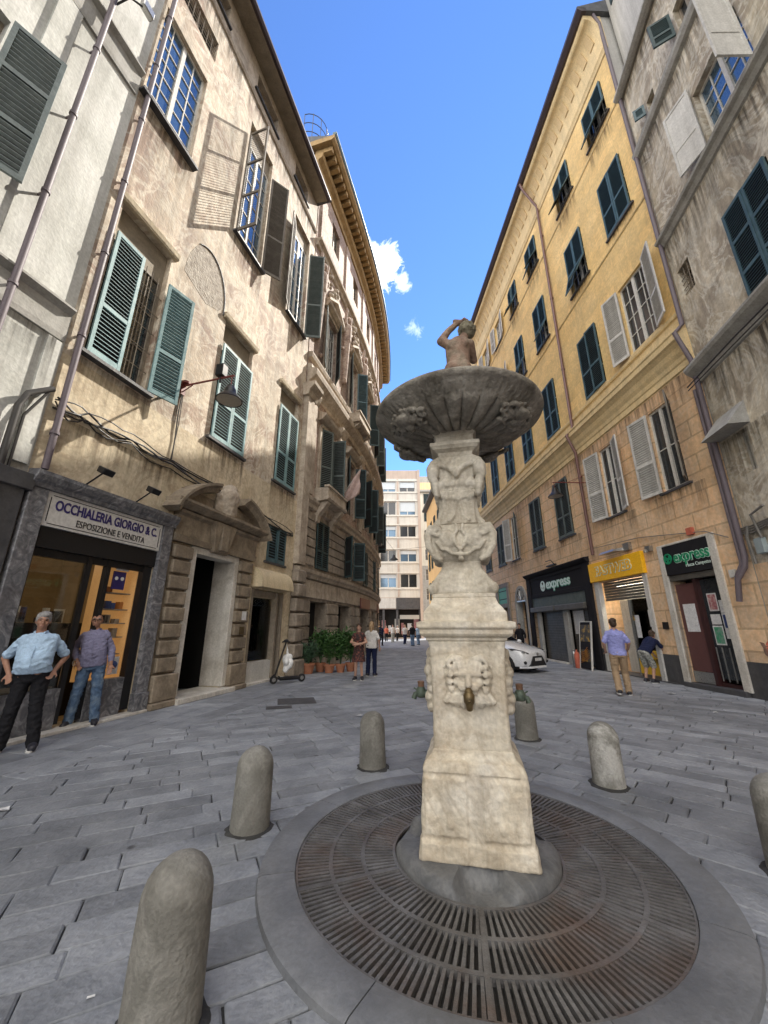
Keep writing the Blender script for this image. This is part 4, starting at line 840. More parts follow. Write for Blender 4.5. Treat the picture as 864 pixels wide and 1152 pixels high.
# ================================================================== GREY BUILDING (far left)
gb=thing('grey_building','pale grey building at the far left edge with big louvred shutter and drainpipe','building',P(2,0,0))
wall(gb,FL,-14,5.55,[(0,3.9,M['greytrim']),(3.9,6.1,M['greywall']),(6.1,21.3,M['greywall'])],[(2.45,3.66,7.9,10.72,.25),(4.2,5.15,.1,3.3,.5),(2.0,3.2,.1,3.0,.5),(-1,.3,7.9,10.72,.25),(2.45,3.66,14.6,17.4,.25)],11)
for z0,z1 in ((6.13,6.76),(12.62,13.3)):
    mb=MB(); mb.prof(FL,-14,5.5,[(0,z0),(.05,z0),(.06,z0+.1),(.06,z1-.12),(.16,z1-.04),(.16,z1),(0,z1+.04)]); mb.build('string_course',M['greytrim'],gb)
for s0,s1,a,b in ((4.0,4.35,6.8,12.6),(4.5,4.6,3.9,6.1),(5.28,5.5,3.9,6.1),(4.0,4.35,13.35,20.8)):
    mb=MB(); mb.fbox(FL,s0,s1,0,.05,a,b); mb.build('pilaster_strip',M['greywall'],gb)
window(gb,FL,2.45,3.66,7.9,10.72,fm='woodfr',sill=(.1,'slate'),shut=[('b',155,'greyteal',{'w':.66,'pitch':.1,'rails':(.33,.66)}),('a',160,'greyteal',{'w':.62})])
window(gb,FL,-1,.3,7.9,10.72,fm='woodfr',sill=(.1,'slate')); window(gb,FL,2.45,3.66,14.6,17.4,fm='woodfr',sill=(.1,'slate'))
mb=MB(); mb.fbox(FL,4.95,5.53,.0,.1,0,3.75); mb.fbox(FL,4.2,5.6,.0,.16,3.5,3.75); mb.build('dark_shop_pier',M['slate'],gb,bevel=.01)
mb=MB(); mb.fbox(FL,4.2,5.15,-.5,-.46,.1,3.3); mb.fbox(FL,2.0,3.2,-.5,-.46,.1,3.0); mb.build('dark_door',M['dkgreen'],gb)
mb=MB(); mb.prof(FL,-14,5.5,[(0,21.1),(.6,21.0),(.7,21.05),(.7,21.15),(-5,23),(-11,21.4),(0,21.25)]); mb.build('roof',M['rooftile'],gb)
dh=thing('wall_floodlight','pale twin floodlight on a black bracket high on the grey far-left wall','floodlight',P(4.75,.1,14.1))
mb=MB(); mb.tube([P(4.75,0,14.1),P(4.75,.35,14.1),P(4.95,.42,14.25)],.02,6); mb.tube([P(4.75,.35,14.1),P(4.6,.42,13.9)],.02,6); mb.build('bracket',M['blackmetal'],dh)
for s,z in ((4.52,13.85),(5.05,14.35)): mb=MB(); mb.fbox(FL,s-.13,s+.13,.36,.5,z-.1,z+.12); mb.build('lamp_head',M['steel'],dh,bevel=.02)

# ================================================================== CURVED PALACE
P=FP.P; LP=FP.cum[-1]
pb=thing('curved_palace','brown stuccoed palace whose curved front bends along the left of the street','building',P(8,0,0))
ctr=[2.25,5.65,9.05,12.45,15.75]
holes=[]; g=[(1.35,3.0,.02,2.5),(4.35,6.1,.02,2.5),(6.75,7.35,.02,2.6),(7.85,9.9,.02,2.5),(11.2,13.0,.02,2.5),(14.3,16,.02,2.5)]
holes+=[(a,b,c,d,.5) for a,b,c,d in g]
holes+=[(c-.6,c+.6,3.78,5.76,.2) for c in ctr]+[(c-.62,c+.62,7.1,9.95,.22) for c in ctr]+[(c-.62,c+.62,13.1,16.2,.22) for c in ctr]+[(c-.5,c+.5,20.9,22.6,.25) for c in ctr]
wall(pb,FP,0,LP,[(0,6.0,M['palace_stone']),(6.0,23.4,M['palace'])],holes,10,closez=25)
mb=MB()
for a,b,c,d in g: mb.fbox(FP,a-.05,b+.05,-.56,-.51,0,2.7)
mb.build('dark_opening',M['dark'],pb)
# rustication: courses between the openings
def courses(z0,z1,h,gaps,name):
    z=z0; segs=[]; x=.0; 
    for a,b in sorted(gaps): segs.append((x,a)); x=b
    segs.append((x,LP))
    for a,b in segs:
        if b-a<.12: continue
        mb=MB(); z=z0
        while z<z1-.1: mb.fbox(FP,a+.015,b-.015,-.01,.075+rnd.uniform(-.015,.015),z+.02,min(z+h,z1)-.02); z+=h
        mb.build(name,M['palace_stone'],pb,bevel=.025)
courses(.6,2.5,.48,[(a,b) for a,b,_,_ in g],'rusticated_pier')
courses(3.8,5.95,.36,[(c-.72,c+.72) for c in ctr],'rusticated_pier')
mb=MB(); mb.fbox(FP,0,LP,0,.06,2.62,3.25); mb.build('fascia_band',M['palace_trim'],pb)
for z,pr in ((3.3,[(0,0),(.1,.02),(.13,.12),(.2,.2),(.22,.32),(0,.36)]),(6.02,[(0,0),(.12,.05),(.14,.2),(.22,.3),(.24,.42),(0,.46)]),(11.1,[(0,0),(.12,.03),(.14,.28),(.30,.4),(.42,.52),(.45,.7),(.45,.78),(.2,.86),(.18,1.05),(0,1.1)]),(12.5,[(0,0),(.16,.03),(.2,.2),(.2,.26),(0,.3)]),(18.8,[(0,0),(.1,.05),(.14,.2),(.28,.32),(.3,.42),(0,.46)])):
    mb=MB(); mb.prof(FP,0,LP,[(a,z+b) for a,b in pr]); mb.build('cornice_band',M['palace_trim'],pb)
for i,c in enumerate(ctr):
    cl='grgreen' if i in (0,3) else 'dkgreen'
    window(pb,FP,c-.6,c+.6,3.78,5.76,dep=.18,fm='woodfr',rows=2,shut=[('a',0 if i!=1 else 130,'dkgreen',{'pitch':.085}),('b',0 if i!=1 else 110,'dkgreen',{'pitch':.085})])
    window(pb,FP,c-.62,c+.62,7.1,9.95,dep=.2,fm='woodfr',shut=[('a',(35,150,120,160,95)[i],cl,{'pitch':.085,'w':.6}),('b',(95,110,100,120,80)[i],cl,{'pitch':.085,'w':.6})])
    window(pb,FP,c-.62,c+.62,13.1,16.2,dep=.2,fm='whitefr',rows=5,gm='glass',shut=[('a',(160,150,160,140,120)[i],'grgreen',{'pitch':.085}),('b',(40,118,110,100,90)[i],('grgreen','bluegreen','dkgreen','grgreen','dkgreen')[i],{'pitch':.085})])
    window(pb,FP,c-.5,c+.5,20.9,22.6,dep=.22,fm='woodfr',rows=2,gm='dark')
    for a,b,z0,z1 in ((c-.84,c+.84,7.0,10.02),(c-.84,c+.84,13.0,16.27)):
        mb=MB(); mb.fbox(FP,a,a+.2,0,.09,z0,z1); mb.fbox(FP,b-.2,b,0,.09,z0,z1); mb.fbox(FP,a+.2,b-.2,0,.088,z1-.0,z1+.18); mb.build('window_surround',M['palace_trim'],pb)
    mb=MB(); mb.prof(FP,c-1.0,c+1.0,[(0,10.2),(.2,10.24),(.36,10.4),(.4,10.5),(.1,10.62),(0,10.62)]); mb.build('hood_cornice',M['palace_trim'],pb)
    mb=MB(); mb.prof(FP,c-1.0,c+1.0,[(0,16.45),(.16,16.48),(.3,16.6),(.34,16.7),(0,16.76)])
    q0,q1,q2=(c-1.0,16.77),(c+1.0,16.77),(c,17.45)
    for o0,o1,k in ((0,.3,0),): 
        for (a,b) in ((q0,q2),(q2,q1)): mb.hexa([FP.P(a[0],0,a[1]),FP.P(b[0],0,b[1]),FP.P(b[0],.3,b[1]),FP.P(a[0],.3,a[1]),FP.P(a[0],0,a[1]+.14),FP.P(b[0],0,b[1]+.14),FP.P(b[0],.3,b[1]+.14),FP.P(a[0],.3,a[1]+.14)])
    mb.build('window_pediment',M['palace_trim'],pb)
    # stucco figures and swags between and over the windows
    for cz,h in ((17.6,1.1),):
        mb=MB()
        for q in range(26): mb.ell(FP.P(c+rnd.gauss(0,.4),.08+rnd.uniform(0,.1),cz+rnd.gauss(.25,.3)),(rnd.uniform(.06,.17),)*3,nu=8,nv=6)
        mb.build('stucco_ornament',M['palace_trim'],pb,remesh=.03,sm=3)
    for cc in (c-1.68,):
        if cc<.3: cc=.35
        mb=MB(); mb.cap(FP.P(cc,.06,14.0),FP.P(cc,.12,16.6),.16,.24); mb.cap(FP.P(cc,.14,16.6),FP.P(cc,.14,17.4),.26,.3); mb.ell(FP.P(cc,.22,18.0),(.17,.17,.21)); mb.cap(FP.P(cc-.3,.16,17.5),FP.P(cc-.36,.25,18.4),.11,.08); mb.cap(FP.P(cc+.3,.16,17.5),FP.P(cc+.36,.25,18.4),.11,.08)
        for q in range(8): mb.ell(FP.P(cc+rnd.gauss(0,.2),.1,rnd.uniform(13.3,18.3)),(.11,)*3,nu=8,nv=6)
        mb.build('stucco_herm',M['palace'],pb,remesh=.035,sm=3)
        mb=MB(); mb.fbox(FP,cc-.3,cc+.3,0,.1,19.4,23.2); mb.build('attic_pilaster',M['palace'],pb)
        mb=MB(); mb.fbox(FP,cc-.32,cc+.32,0,.14,6.6,10.6); mb.prof(FP,cc-.4,cc+.4,[(0,10.6),(.14,10.6),(.22,10.8),(.28,11.0),(.28,11.08),(0,11.09)]); mb.build('pilaster',M['palace_trim'],pb)
# corner column strip at the joint with the ochre building
mb=MB(); mb.fbox(FP,-.12,.42,.0,.22,3.7,10.5); mb.build('corner_strip',M['palace_trim'],pb)
mb=MB()
for k in range(6): mb.fbox(FP,-.16,.5,.0,.30-.03*(k%2),.55+.5*k,.55+.5*k+.44)
mb.fbox(FP,-.2,.56,0,.36,0,.5); mb.build('corner_pier',M['palace_stone'],pb,bevel=.04)
mb=MB(); mb.prof(FP,-.25,.6,[(0,10.5),(.24,10.52),(.3,10.75),(.5,10.95),(.52,11.09),(0,11.09)]); mb.build('corner_capital',M['palace_trim'],pb)
# stone balconies
for c,z,o,pr in ((2.25,6.5,.62,0),(5.65,12.0,.75,0)):
    mb=MB(); mb.prof(FP,c-1.0,c+1.15,[(0,z-.05),(o,z),(o+.05,z+.08),(o+.05,z+.14),(0,z+.14)]); mb.prof(FP,c-.95,c+1.1,[(o-.12,z+.14),(o,z+.14),(o,z+.55),(o-.12,z+.55)]); mb.fbox(FP,c-.95,c-.83,0,o-.12,z+.141,z+.55); mb.fbox(FP,c+.98,c+1.1,0,o-.12,z+.141,z+.55)
    mb.prof(FP,c-1.0,c+1.15,[(o-.16,z+.552),(o+.06,z+.552),(o+.06,z+.64),(o-.16,z+.64)]); bl=mb.build('balcony',M['palace_trim'],pb)
    for d in (-.7,.85):
        mb=MB(); mb.prof(FP,c+d-.14,c+d+.14,[(0,z-.9),(.12,z-.85),(.16,z-.6),(.4,z-.3),(o-.05,z-.1),(o-.05,z-.02),(0,z-.055)]); mb.build('bracket',M['palace_trim'],bl)
# great eaves cornice with modillions
mb=MB(); mb.prof(FP,-.55,LP+.6,[(-.3,23.35),(.08,23.4),(.1,23.7),(.3,23.85),(.34,24.0),(.34,24.12),(-.3,24.15)]); mb.prof(FP,-.75,LP+.8,[(-.3,24.46),(.85,24.48),(.98,24.6),(1.02,24.78),(-.3,24.8)]); mb.build('eaves_cornice',M['cornice_b'],pb)
mb=MB(); s=-.5
while s<LP+.5: mb.fbox(FP,s,s+.2,-.1,.78,24.17,24.455,step=99); s+=.42
mb.build('modillion_row',M['cornice_b'],pb)
mb=MB(); mb.prof(FP,-.75,LP+.8,[(.9,24.79),(1.04,24.76),(1.1,24.86),(1.1,24.94),(.9,24.95)]); mb.build('gutter',M['bluegreen'],pb)
mb=MB(); mb.prof(FP,-.6,LP+.6,[(1.0,24.96),(-4,27),(-10,25),(-9.9,24.85)]); mb.build('roof',M['rooftile'],pb)
mb=MB(); mb.add([FP.P(0,o,z) for o,z in ((.0,21),(.0,24.9),(-9,24.9),(-9,21))],[(0,1,2,3)]); mb.fbox(FP,-.5,-.05,-6,-.31,24.1,24.9,step=99); mb.build('end_gable',M['cornice_b'],pb)
mb=MB(); mb.fbox(FP,.1,.9,-.9,-.1,24.9,26.6,step=99); mb.build('chimney',M['cornice_y'],pb)
mb=MB()
for z in (26.6,27.3,28.0): mb.tube([FP.P(.5+.85*math.cos(R(a)),-1+.9*math.sin(R(a)),z) for a in range(0,181,15)],.02,5)
for a in range(0,181,30): mb.tube([FP.P(.5+.85*math.cos(R(a)),-1+.9*math.sin(R(a)),25),FP.P(.5+.85*math.cos(R(a)),-1+.9*math.sin(R(a)),28.05)],.018,5)
mb.build('roof_railing',M['blackmetal'],pb)
mb=MB(); mb.fbox(FP,7.78,10.2,.06,.12,2.5,3.05); s=mb.build('red_fascia',flat('dull_red_fascia',(.13,.035,.03),.5),pb)
mb=MB(); mb.fbox(FP,14.2,16.2,.06,.12,2.5,3.05); mb.build('red_fascia',flat('dull_red_fascia2',(.11,.03,.03),.5),pb)
mb=MB(); 
for z in [.6+.17*k for k in range(11)]: mb.fbox(FP,LP-.8,LP-.1,.1,.25,z,z+.1)
mb.build('louvred_vent',M['blackmetal'],pb)
fl=thing('flag','faded pinkish flag drooping from a slanting pole on the curved palace','flag',P(3.7,.3,7.6))
mb=MB(); mb.tube([FP.P(3.7,.1,7.2),FP.P(4.2,1.0,9.0)],.02,6); mb.build('flag_pole',M['steel'],fl)
mb=MB(); n=8; vs=[]
for i in range(n+1):
    for j in range(n+1):
        t=i/n; u=j/n; a=Vector(FP.P(3.85+.35*t,.35+.65*t,7.7+1.3*t)); vs.append(a+Vector((.03*math.sin(u*9+i),.05*math.sin(u*7+i*.8)+.15*u,-1.25*u*(.4+.6*t))))
fs=[(i*(n+1)+j,i*(n+1)+j+1,(i+1)*(n+1)+j+1,(i+1)*(n+1)+j) for i in range(n) for j in range(n)]
mb.add(vs,fs); o=mb.build('flag_cloth',M['flag'],fl,smooth=80); md=o.modifiers.new('s','SOLIDIFY'); md.thickness=.006
sw=thing('wall_spotlight','small black spotlight at the corner of the curved palace above the vent','spotlight',P(11.57,.2,6.8))
mb=MB(); mb.tube([FP.P(11.57,.1,6.8),FP.P(11.57,.5,6.85)],.02,6); mb.fbox(FP,11.45,11.7,.4,.62,6.68,6.86,step=99); mb.build('lamp_head',M['blackmetal'],sw)
# ================================================================== YELLOW BUILDING (right)
P=FR.P
yb=thing('yellow_building','long yellow ochre right building with salmon lower storeys, dark shutters and stucco eaves','building',P(20,0,0))
cols=[(9.32,10.55),(11.92,13.15),(15.38,16.62),(18.15,19.3),(20.95,22.1),(23.75,24.95),(26.6,27.8),(29.5,30.7),(32.4,33.6),(35.3,36.5)]
holes=[]; rowL=[(9.45,10.72),(12.12,13.36),(15.6,16.8),(18.42,19.62),(21.12,22.4),(23.95,25.15),(26.7,27.9),(29.6,30.8),(32.5,33.7),(35.4,36.6)]
rowN=[(9.75,10.65),(12.45,13.3),(15.74,16.95),(18.5,19.75),(21.8,22.75),(24.0,25.2),(26.8,28.0),(29.6,30.8)]
holes+=[(a,b,20.0,21.85,.2) for a,b in cols]+[(a,b,15.25,17.75,.2) for a,b in cols]+[(a,b,10.25,12.95,.2) for a,b in rowL]+[(a,b,5.35,7.95,.2) for a,b in rowN]
shops=[(9.62,11.16,.1,3.0,.5),(12.12,14.86,.02,3.15,.9),(15.3,20.9,.02,4.0,.35),(21.45,22.95,.02,3.0,.5),(24.1,26.0,.02,4.0,.6)]
holes+=shops
wall(yb,FR,8.65,38,[(0,.78,M['slate']),(.78,8.4,M['salmon']),(8.4,10.22,M['cornice_y']),(10.22,22.3,M['yellow']),(22.3,24.3,M['cornice_y'])],holes,11,closez=24.8,side=M['paleset'])
for i,(a,b) in enumerate(cols):
    if i in (4,5,6): sh=[('a',168,'whiteshut'),('b',172,'whiteshut')]
    else: sh=[('a',0,'bluegreen',{'flap':24+4*(i%3),'rails':(.46,),'pitch':.075}),('b',0,'bluegreen',{'flap':30 if i%2 else 20,'rails':(.46,),'pitch':.075})]
    window(yb,FR,a,b,20.0,21.85,fm='whitefr',sill=(.08,'slate'),shut=sh)
    if i in (4,): sh=[('a',165,'whiteshut'),('b',170,'whiteshut')]
    elif i==0: sh=[('a',0,'bluegreen',{'pitch':.075,'rails':(.4,)}),('b',0,'bluegreen',{'pitch':.075,'rails':(.4,)})]
    else: sh=[('a',0,'bluegreen',{'flap':26,'rails':(.42,),'pitch':.075}),('b',0,'bluegreen',{'flap':15 if i%2 else 0,'rails':(.42,),'pitch':.075})]
    window(yb,FR,a,b,15.25,17.75,fm='whitefr',sill=(.08,'slate'),shut=sh)
for i,(a,b) in enumerate(rowL):
    if i==0: sh=[('a',158,'whiteshut',{'w':.64,'pitch':.075}),('b',166,'whiteshut',{'w':.64,'pitch':.075})]
    else: sh=[('a',0,'bluegreen',{'pitch':.075,'rails':(.4,)}),('b',0,'bluegreen',{'pitch':.075,'rails':(.4,)})]
    window(yb,FR,a,b,10.25,12.95,rows=4 if i==0 else 3,fm='whitefr',dep=.14,sill=(.05,'cornice_y'),shut=sh)
for i,(a,b) in enumerate(rowN):
    if i==0: sh=[('b',172,'whiteshut',{'w':.72,'pitch':.075,'rails':(.4,)}),('a',134,'brownshut',{'w':.62,'pitch':.075})]
    elif i==1: sh=[('a',160,'whiteshut',{'w':.58,'pitch':.075,'rails':(.4,)}),('b',170,'whiteshut',{'w':.75,'pitch':.075,'rails':(.4,)})]
    elif i==4: sh=[('a',153,'grgreen',{'w':.6}),('b',160,'whiteshut',{'w':.62}) ]
    else: sh=[('a',0,'grgreen',{'pitch':.07,'rails':(.35,)}),('b',0,'grgreen',{'pitch':.07,'rails':(.35,)})]
    window(yb,FR,a,b,5.35,7.95,cols=1,rows=2,fm='whitefr',dep=.12,sill=(.07,'slate'),shut=sh)
# string cornice, band, sills line and stucco eaves
mb=MB(); mb.prof(FR,8.66,38,[(0,8.42),(.05,8.44),(.05,8.62),(.08,8.66),(.10,8.78),(.16,8.9),(.2,9.05),(.28,9.16),(.34,9.2),(.34,9.36),(.37,9.4),(.37,9.46),(0,9.52)]); mb.build('string_cornice',M['cornice_y'],yb)
mb=MB(); mb.prof(FR,8.66,38,[(0,10.02),(.05,10.04),(.07,10.1),(.07,10.15),(0,10.18)]); mb.prof(FR,8.66,38,[(0,14.75),(.03,14.76),(.05,14.8),(0,14.84)]); mb.prof(FR,8.66,38,[(0,19.62),(.03,19.63),(.05,19.68),(0,19.72)]); mb.build('sill_band',M['cornice_y'],yb)
mb=MB(); pr=[(0,22.34),(.05,22.36),(.07,22.48),(.12,22.56),(.12,22.7)]+[(.12+.5*(1-math.cos(R(a))),22.74+1.3*math.sin(R(a))) for a in range(10,91,10)]+[(.68,24.1),(.70,24.28),(0,24.3)]
mb.prof(FR,8.62,38.1,pr); mb.build('coved_eaves',M['cornice_y'],yb,smooth=30)
mb=MB(); s=8.95
while s<37.8: 
    rings=[]
    for a in (28,40,52,62): o=.12+.5*(1-math.cos(R(a))); z=22.74+1.3*math.sin(R(a)); rings.append([P(s,o+.03,z-.02),P(s+.27,o+.03,z-.02),P(s+.27,o-.05,z+.02),P(s,o-.05,z+.02)])
    mb.loft(rings); s+=.5
mb.build('painted_coffer_row',M['coffer'],yb)
mb=MB(); mb.prof(FR,8.5,38.2,[(.6,24.29),(.80,24.26),(.95,24.38),(.95,24.5),(.6,24.55)]); mb.build('gutter',M['gutter'],yb)
mb=MB(); mb.prof(FR,8.5,38.2,[(.95,24.53),(-5,27.5),(-11,24.9),(-10.9,24.8),(.6,24.31)]); mb.build('roof',M['rooftile'],yb)
mb=MB(); mb.tube([P(14.55,.85,24.3),P(14.55,.75,23.9),P(14.55,.12,22.7),P(14.55,.1,9.6),P(14.55,.42,9.3),P(14.55,.14,8.5),P(14.55,.1,4.2)],.06,10)
for z in (20.6,16.6,12.6,7.4): mb.tube([P(14.55,.1,z),P(14.55,.1,z+.06)],.078,10)
single(mb,'drainpipe',M['pipebrown'],'brown drainpipe running down the middle of the yellow facade','drainpipe',smooth=50)
mb=MB(); mb.tube([P(8.6,.3,24.3),P(8.62,.11,23.8),P(8.64,.11,9.6),P(8.64,.40,9.3),P(8.64,.13,8.4),P(8.68,.11,3.1),P(8.72,.14,2.85),P(8.9,.2,2.6),P(8.98,.22,2.1)],.06,10); mb.tube([P(8.8,.1,7.6),P(8.8,.1,3.2),P(8.78,.12,2.95),P(8.98,.14,2.65)],.045,8)
single(mb,'drainpipe',M['pipedark'],'dark drainpipe in the corner between the yellow and the mottled grey right buildings','drainpipe',smooth=50)
# --- green-lettered shop, nearest
e1=thing('green_sign_shopfront','nearest right shopfront, black sign with green letters over a maroon door','shopfront',P(10.4,0,0))
mb=MB(); mb.fbox(FR,9.42,9.62,-.1,.05,.1,3.86); mb.fbox(FR,11.16,11.36,-.1,.05,.1,3.86); mb.fbox(FR,9.62,11.16,-.02,.05,3.80,3.86); mb.build('stone_jamb',M['marble'],e1,bevel=.01)
mb=MB(); mb.fbox(FR,9.62,11.16,-.02,.045,2.96,3.80); sg=mb.build('sign_panel',M['signblack'],e1)
text(sg,FR,10.2,.048,3.42,'express',.44,M['signwhitelet'],flip=True,off=.022,width=1.2,extr=.004)
text(sg,FR,10.2,.058,3.42,'express',.44,M['signgreen'],flip=True,off=.006,width=1.17,extr=.008,name='lettering_face')
mb=MB(); mb.lathe([(.115,-.01),(.15,-.01),(.15,.012),(.115,.012)],24,closed=True); mb.box(-.035,.035,-.115,.03,-.01,.012); mb.box(-.09,-.045,-.03,.08,-.01,.012); mb.box(.045,.09,-.03,.08,-.01,.012)
mb.xf(lambda p: Vector(P(11.0-p.x,.056+p.z,3.43+p.y))); mb.build('round_emblem',M['signgreen'],sg)
text(sg,FR,10.03,.05,3.16,'Piazza Campetto',.13,M['signwhitelet'],flip=True,width=.78,extr=.004)
mb=MB(); mb.fbox(FR,9.62,11.16,-.5,.0,2.8,2.95); mb.build('shutter_box',M['rollshut'],e1)
mb=MB(); mb.fbox(FR,10.46,11.12,-.16,-.10,.42,2.7); dr=mb.build('door',M['browndoor'],e1)
mb=MB(); mb.fbox(FR,10.46,11.12,-.10,-.085,.14,.41); mb.build('kick_plate',M['steel'],dr)
mb=MB(); mb.fbox(FR,10.6,11.0,-.10,-.09,1.42,2.15); mb.build('white_notice',M['paper'],dr)
mb=MB(); mb.fbox(FR,10.36,10.46,-.3,-.06,.12,2.8); mb.fbox(FR,9.62,9.68,-.2,-.1,.12,2.8); mb.fbox(FR,9.68,10.36,-.2,-.12,.12,.2); mb.build('door_frame',flat('dark_maroon_frame',(.04,.014,.014),.4),e1)
mb=MB(); mb.fbox(FR,9.68,10.36,-.18,-.17,.3,2.75); gd=mb.build('glass_door',M['glass'],e1)
for k,(s,z,w_,h_,m) in enumerate(((9.98,1.95,.25,.42,'poster_r'),(10.0,1.62,.25,.22,'paper'),(10.0,1.12,.26,.44,'poster_g'),(9.72,1.9,.2,.28,'paper'),(9.72,1.5,.2,.36,'poster_b'),(9.72,1.28,.2,.2,'paper'))):
    mb=MB(); mb.fbox(FR,s-.015,s+w_+.015,-.169,-.164,z-.015,z+h_+.015); q=mb.build('notice',M['paper'],gd)
    mb=MB(); mb.fbox(FR,s+.015,s+w_-.015,-.163,-.160,z+.02,z+h_-.02); mb.build('notice_print',M[m],q)
mb=MB(); mb.tube([P(9.9,-.12,.25),P(9.9,-.12,1.05)],.015,6); mb.tube([P(10.1,-.12,.25),P(10.1,-.12,1.05)],.015,6); mb.tube([P(10.27,-.12,.25),P(10.27,-.12,1.05)],.015,6); mb.build('door_handle',M['steel'],gd)
mb=MB(); mb.fbox(FR,9.5,11.3,-.6,.12,.0,.12); mb.build('threshold',M['slate'],e1,bevel=.01)
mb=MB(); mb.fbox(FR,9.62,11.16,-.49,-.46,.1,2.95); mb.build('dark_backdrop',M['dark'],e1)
# --- yellow sign shop
y1=thing('yellow_sign_shopfront','shopfront with bright yellow sign board, half-lowered shutter and yellow base panel','shopfront',P(13.5,0,0))
mb=MB(); mb.fbox(FR,11.98,14.95,-.02,.13,3.17,3.87); sg=mb.build('sign_panel',M['signyellow'],y1,bevel=.01)
text(sg,FR,13.5,.134,3.52,'FASTWEB',.44,M['signwhitelet'],flip=True,off=.03,width=2.05,extr=.006)
text(sg,FR,13.5,.148,3.52,'FASTWEB',.44,M['signyellow'],flip=True,off=.004,width=2.0,extr=.006,name='lettering_face')
for a,b in ((14.62,14.86),(12.02,12.2)): mb=MB(); mb.fbox(FR,a,b,-.12,.05,.0,3.17); mb.build('pale_post',M['whiteshut'],y1,bevel=.008)
mb=MB(); z=2.45
while z<3.15: mb.fbox(FR,12.21,14.61,-.2,-.16,z+.006,z+.09); z+=.095
mb.build('roller_shutter',M['rollshut'],y1)
mb=MB(); mb.fbox(FR,12.2,13.4,-.3,-.2,.1,.82); pn=mb.build('base_panel',M['limeyel'],y1,bevel=.01)
text(pn,FR,12.8,-.196,.5,'FASTWEB',.2,M['blackpaint'],flip=True,width=.8,extr=.004)
mb=MB(); mb.fbox(FR,12.2,13.4,-.27,-.255,.82,2.45); mb.fbox(FR,13.45,14.0,-.6,-.585,.1,2.45); mb.build('window_pane',M['clear'],y1)
mb=MB(); mb.fbox(FR,13.98,14.45,-.62,-.58,.05,2.45); mb.build('white_inner_panel',M['whiteshut'],y1)
mb=MB(); mb.fbox(FR,13.4,13.46,-.3,-.2,0,2.45); mb.fbox(FR,13.40,13.98,-.7,-.65,2.2,2.45); mb.build('frame',M['steel'],y1)
mb=MB(); mb.fbox(FR,12.1,14.9,-.89,-.86,0,3.15); mb.build('inner_wall',M['greywall'],y1)
for a,b,m in ((12.25,12.7,'limeyel'),(13.0,13.35,'poster_y'),(13.5,13.9,'limeyel')): mb=MB(); mb.fbox(FR,a,b,-.85,-.83,.4,1.9); mb.build('yellow_banner',M[m],y1)
for s,z,w_,h_,m in ((12.3,1.55,.34,.52,'paper'),(12.36,1.05,.3,.42,'poster_y'),(13.1,1.2,.22,.72,'paper'),(13.28,1.75,.2,.3,'poster_y'),(13.55,.95,.2,1.0,'limeyel'),(13.7,.9,.14,1.1,'limeyel')):
    mb=MB(); mb.fbox(FR,s,s+w_,-.25 if s<13.4 else -.57,-.245 if s<13.4 else -.55,z,z+h_); mb.build('hanging_leaflet',M[m],y1)
mb=MB(); mb.fbox(FR,12.4,14.4,-.75,-.35,2.98,3.01); mb.build('ceiling_light',M['shoplight'],y1)
mb=MB(); mb.fbox(FR,11.6,15.0,-.6,.08,0,.03); mb.build('threshold',M['slate'],y1)
# --- dark wooden shopfront
d1=thing('dark_shopfront','wide dark green-black shopfront with pale lettered sign and lowered roller shutters','shopfront',P(18,0,0))
mb=MB(); mb.prof(FR,15.0,21.15,[(0,4.0),(.1,4.02),(.2,4.1),(.24,4.16),(.24,4.2),(0,4.24)]); mb.fbox(FR,15.05,15.5,0,.1,.0,4.0); mb.fbox(FR,20.68,21.1,0,.1,.0,4.0); mb.fbox(FR,15.5,20.68,0,.07,3.86,4.0); mb.fbox(FR,15.5,20.68,0,.07,2.96,3.14); mb.build('timber_frame',M['signblack'],d1,bevel=.01)
mb=MB(); mb.fbox(FR,15.5,20.68,-.02,.03,3.14,3.86); sg=mb.build('sign_panel',M['signblack'],d1)
text(sg,FR,17.75,.036,3.5,'express',.6,M['signgreen'],flip=True,off=.04,width=2.35,extr=.004)
text(sg,FR,17.72,.05,3.51,'express',.6,M['signwhitelet'],flip=True,off=.014,width=2.3,extr=.006,name='lettering_face')
mb=MB(); mb.lathe([(.19,-.01),(.25,-.01),(.25,.012),(.19,.012)],24,closed=True); mb.box(-.055,.055,-.19,.05,-.01,.012); mb.box(-.15,-.08,-.05,.13,-.01,.012); mb.box(.08,.15,-.05,.13,-.01,.012)
mb.xf(lambda p: Vector(P(19.25-p.x,.04+p.z,3.48+p.y))); mb.build('round_emblem',M['signwhitelet'],sg)
mb=MB(); mb.fbox(FR,15.5,20.68,-.1,.02,2.5,2.96); mb.build('lattice_panel',M['grgreen'],d1)
mb=MB(); mb.fbox(FR,15.5,18.0,-.05,.2,2.24,2.49); mb.fbox(FR,18.1,20.68,-.05,.2,2.24,2.49); mb.build('rolled_awning',M['rollshut'],d1,bevel=.03)
for a,b in ((17.2,17.6),(20.0,20.3)): mb=MB(); mb.fbox(FR,a,b,-.1,.04,0,2.24); mb.build('stone_post',M['greytrim'],d1,bevel=.01)
for a,b in ((17.62,19.98),(15.52,17.18)):
    mb=MB(); z=.06
    while z<2.2: mb.fbox(FR,a,b,-.2-.012,-.17,z+.008,z+.1); mb.fbox(FR,a,b,-.2,-.18,z+.1,z+.118); z+=.118
    mb.build('roller_shutter',M['rollshut'],d1)
mb=MB(); mb.fbox(FR,20.32,20.66,-.3,-.25,0,2.24); mb.fbox(FR,15.3,20.9,-.34,-.32,0,4); mb.build('dark_backdrop',M['dark'],d1)
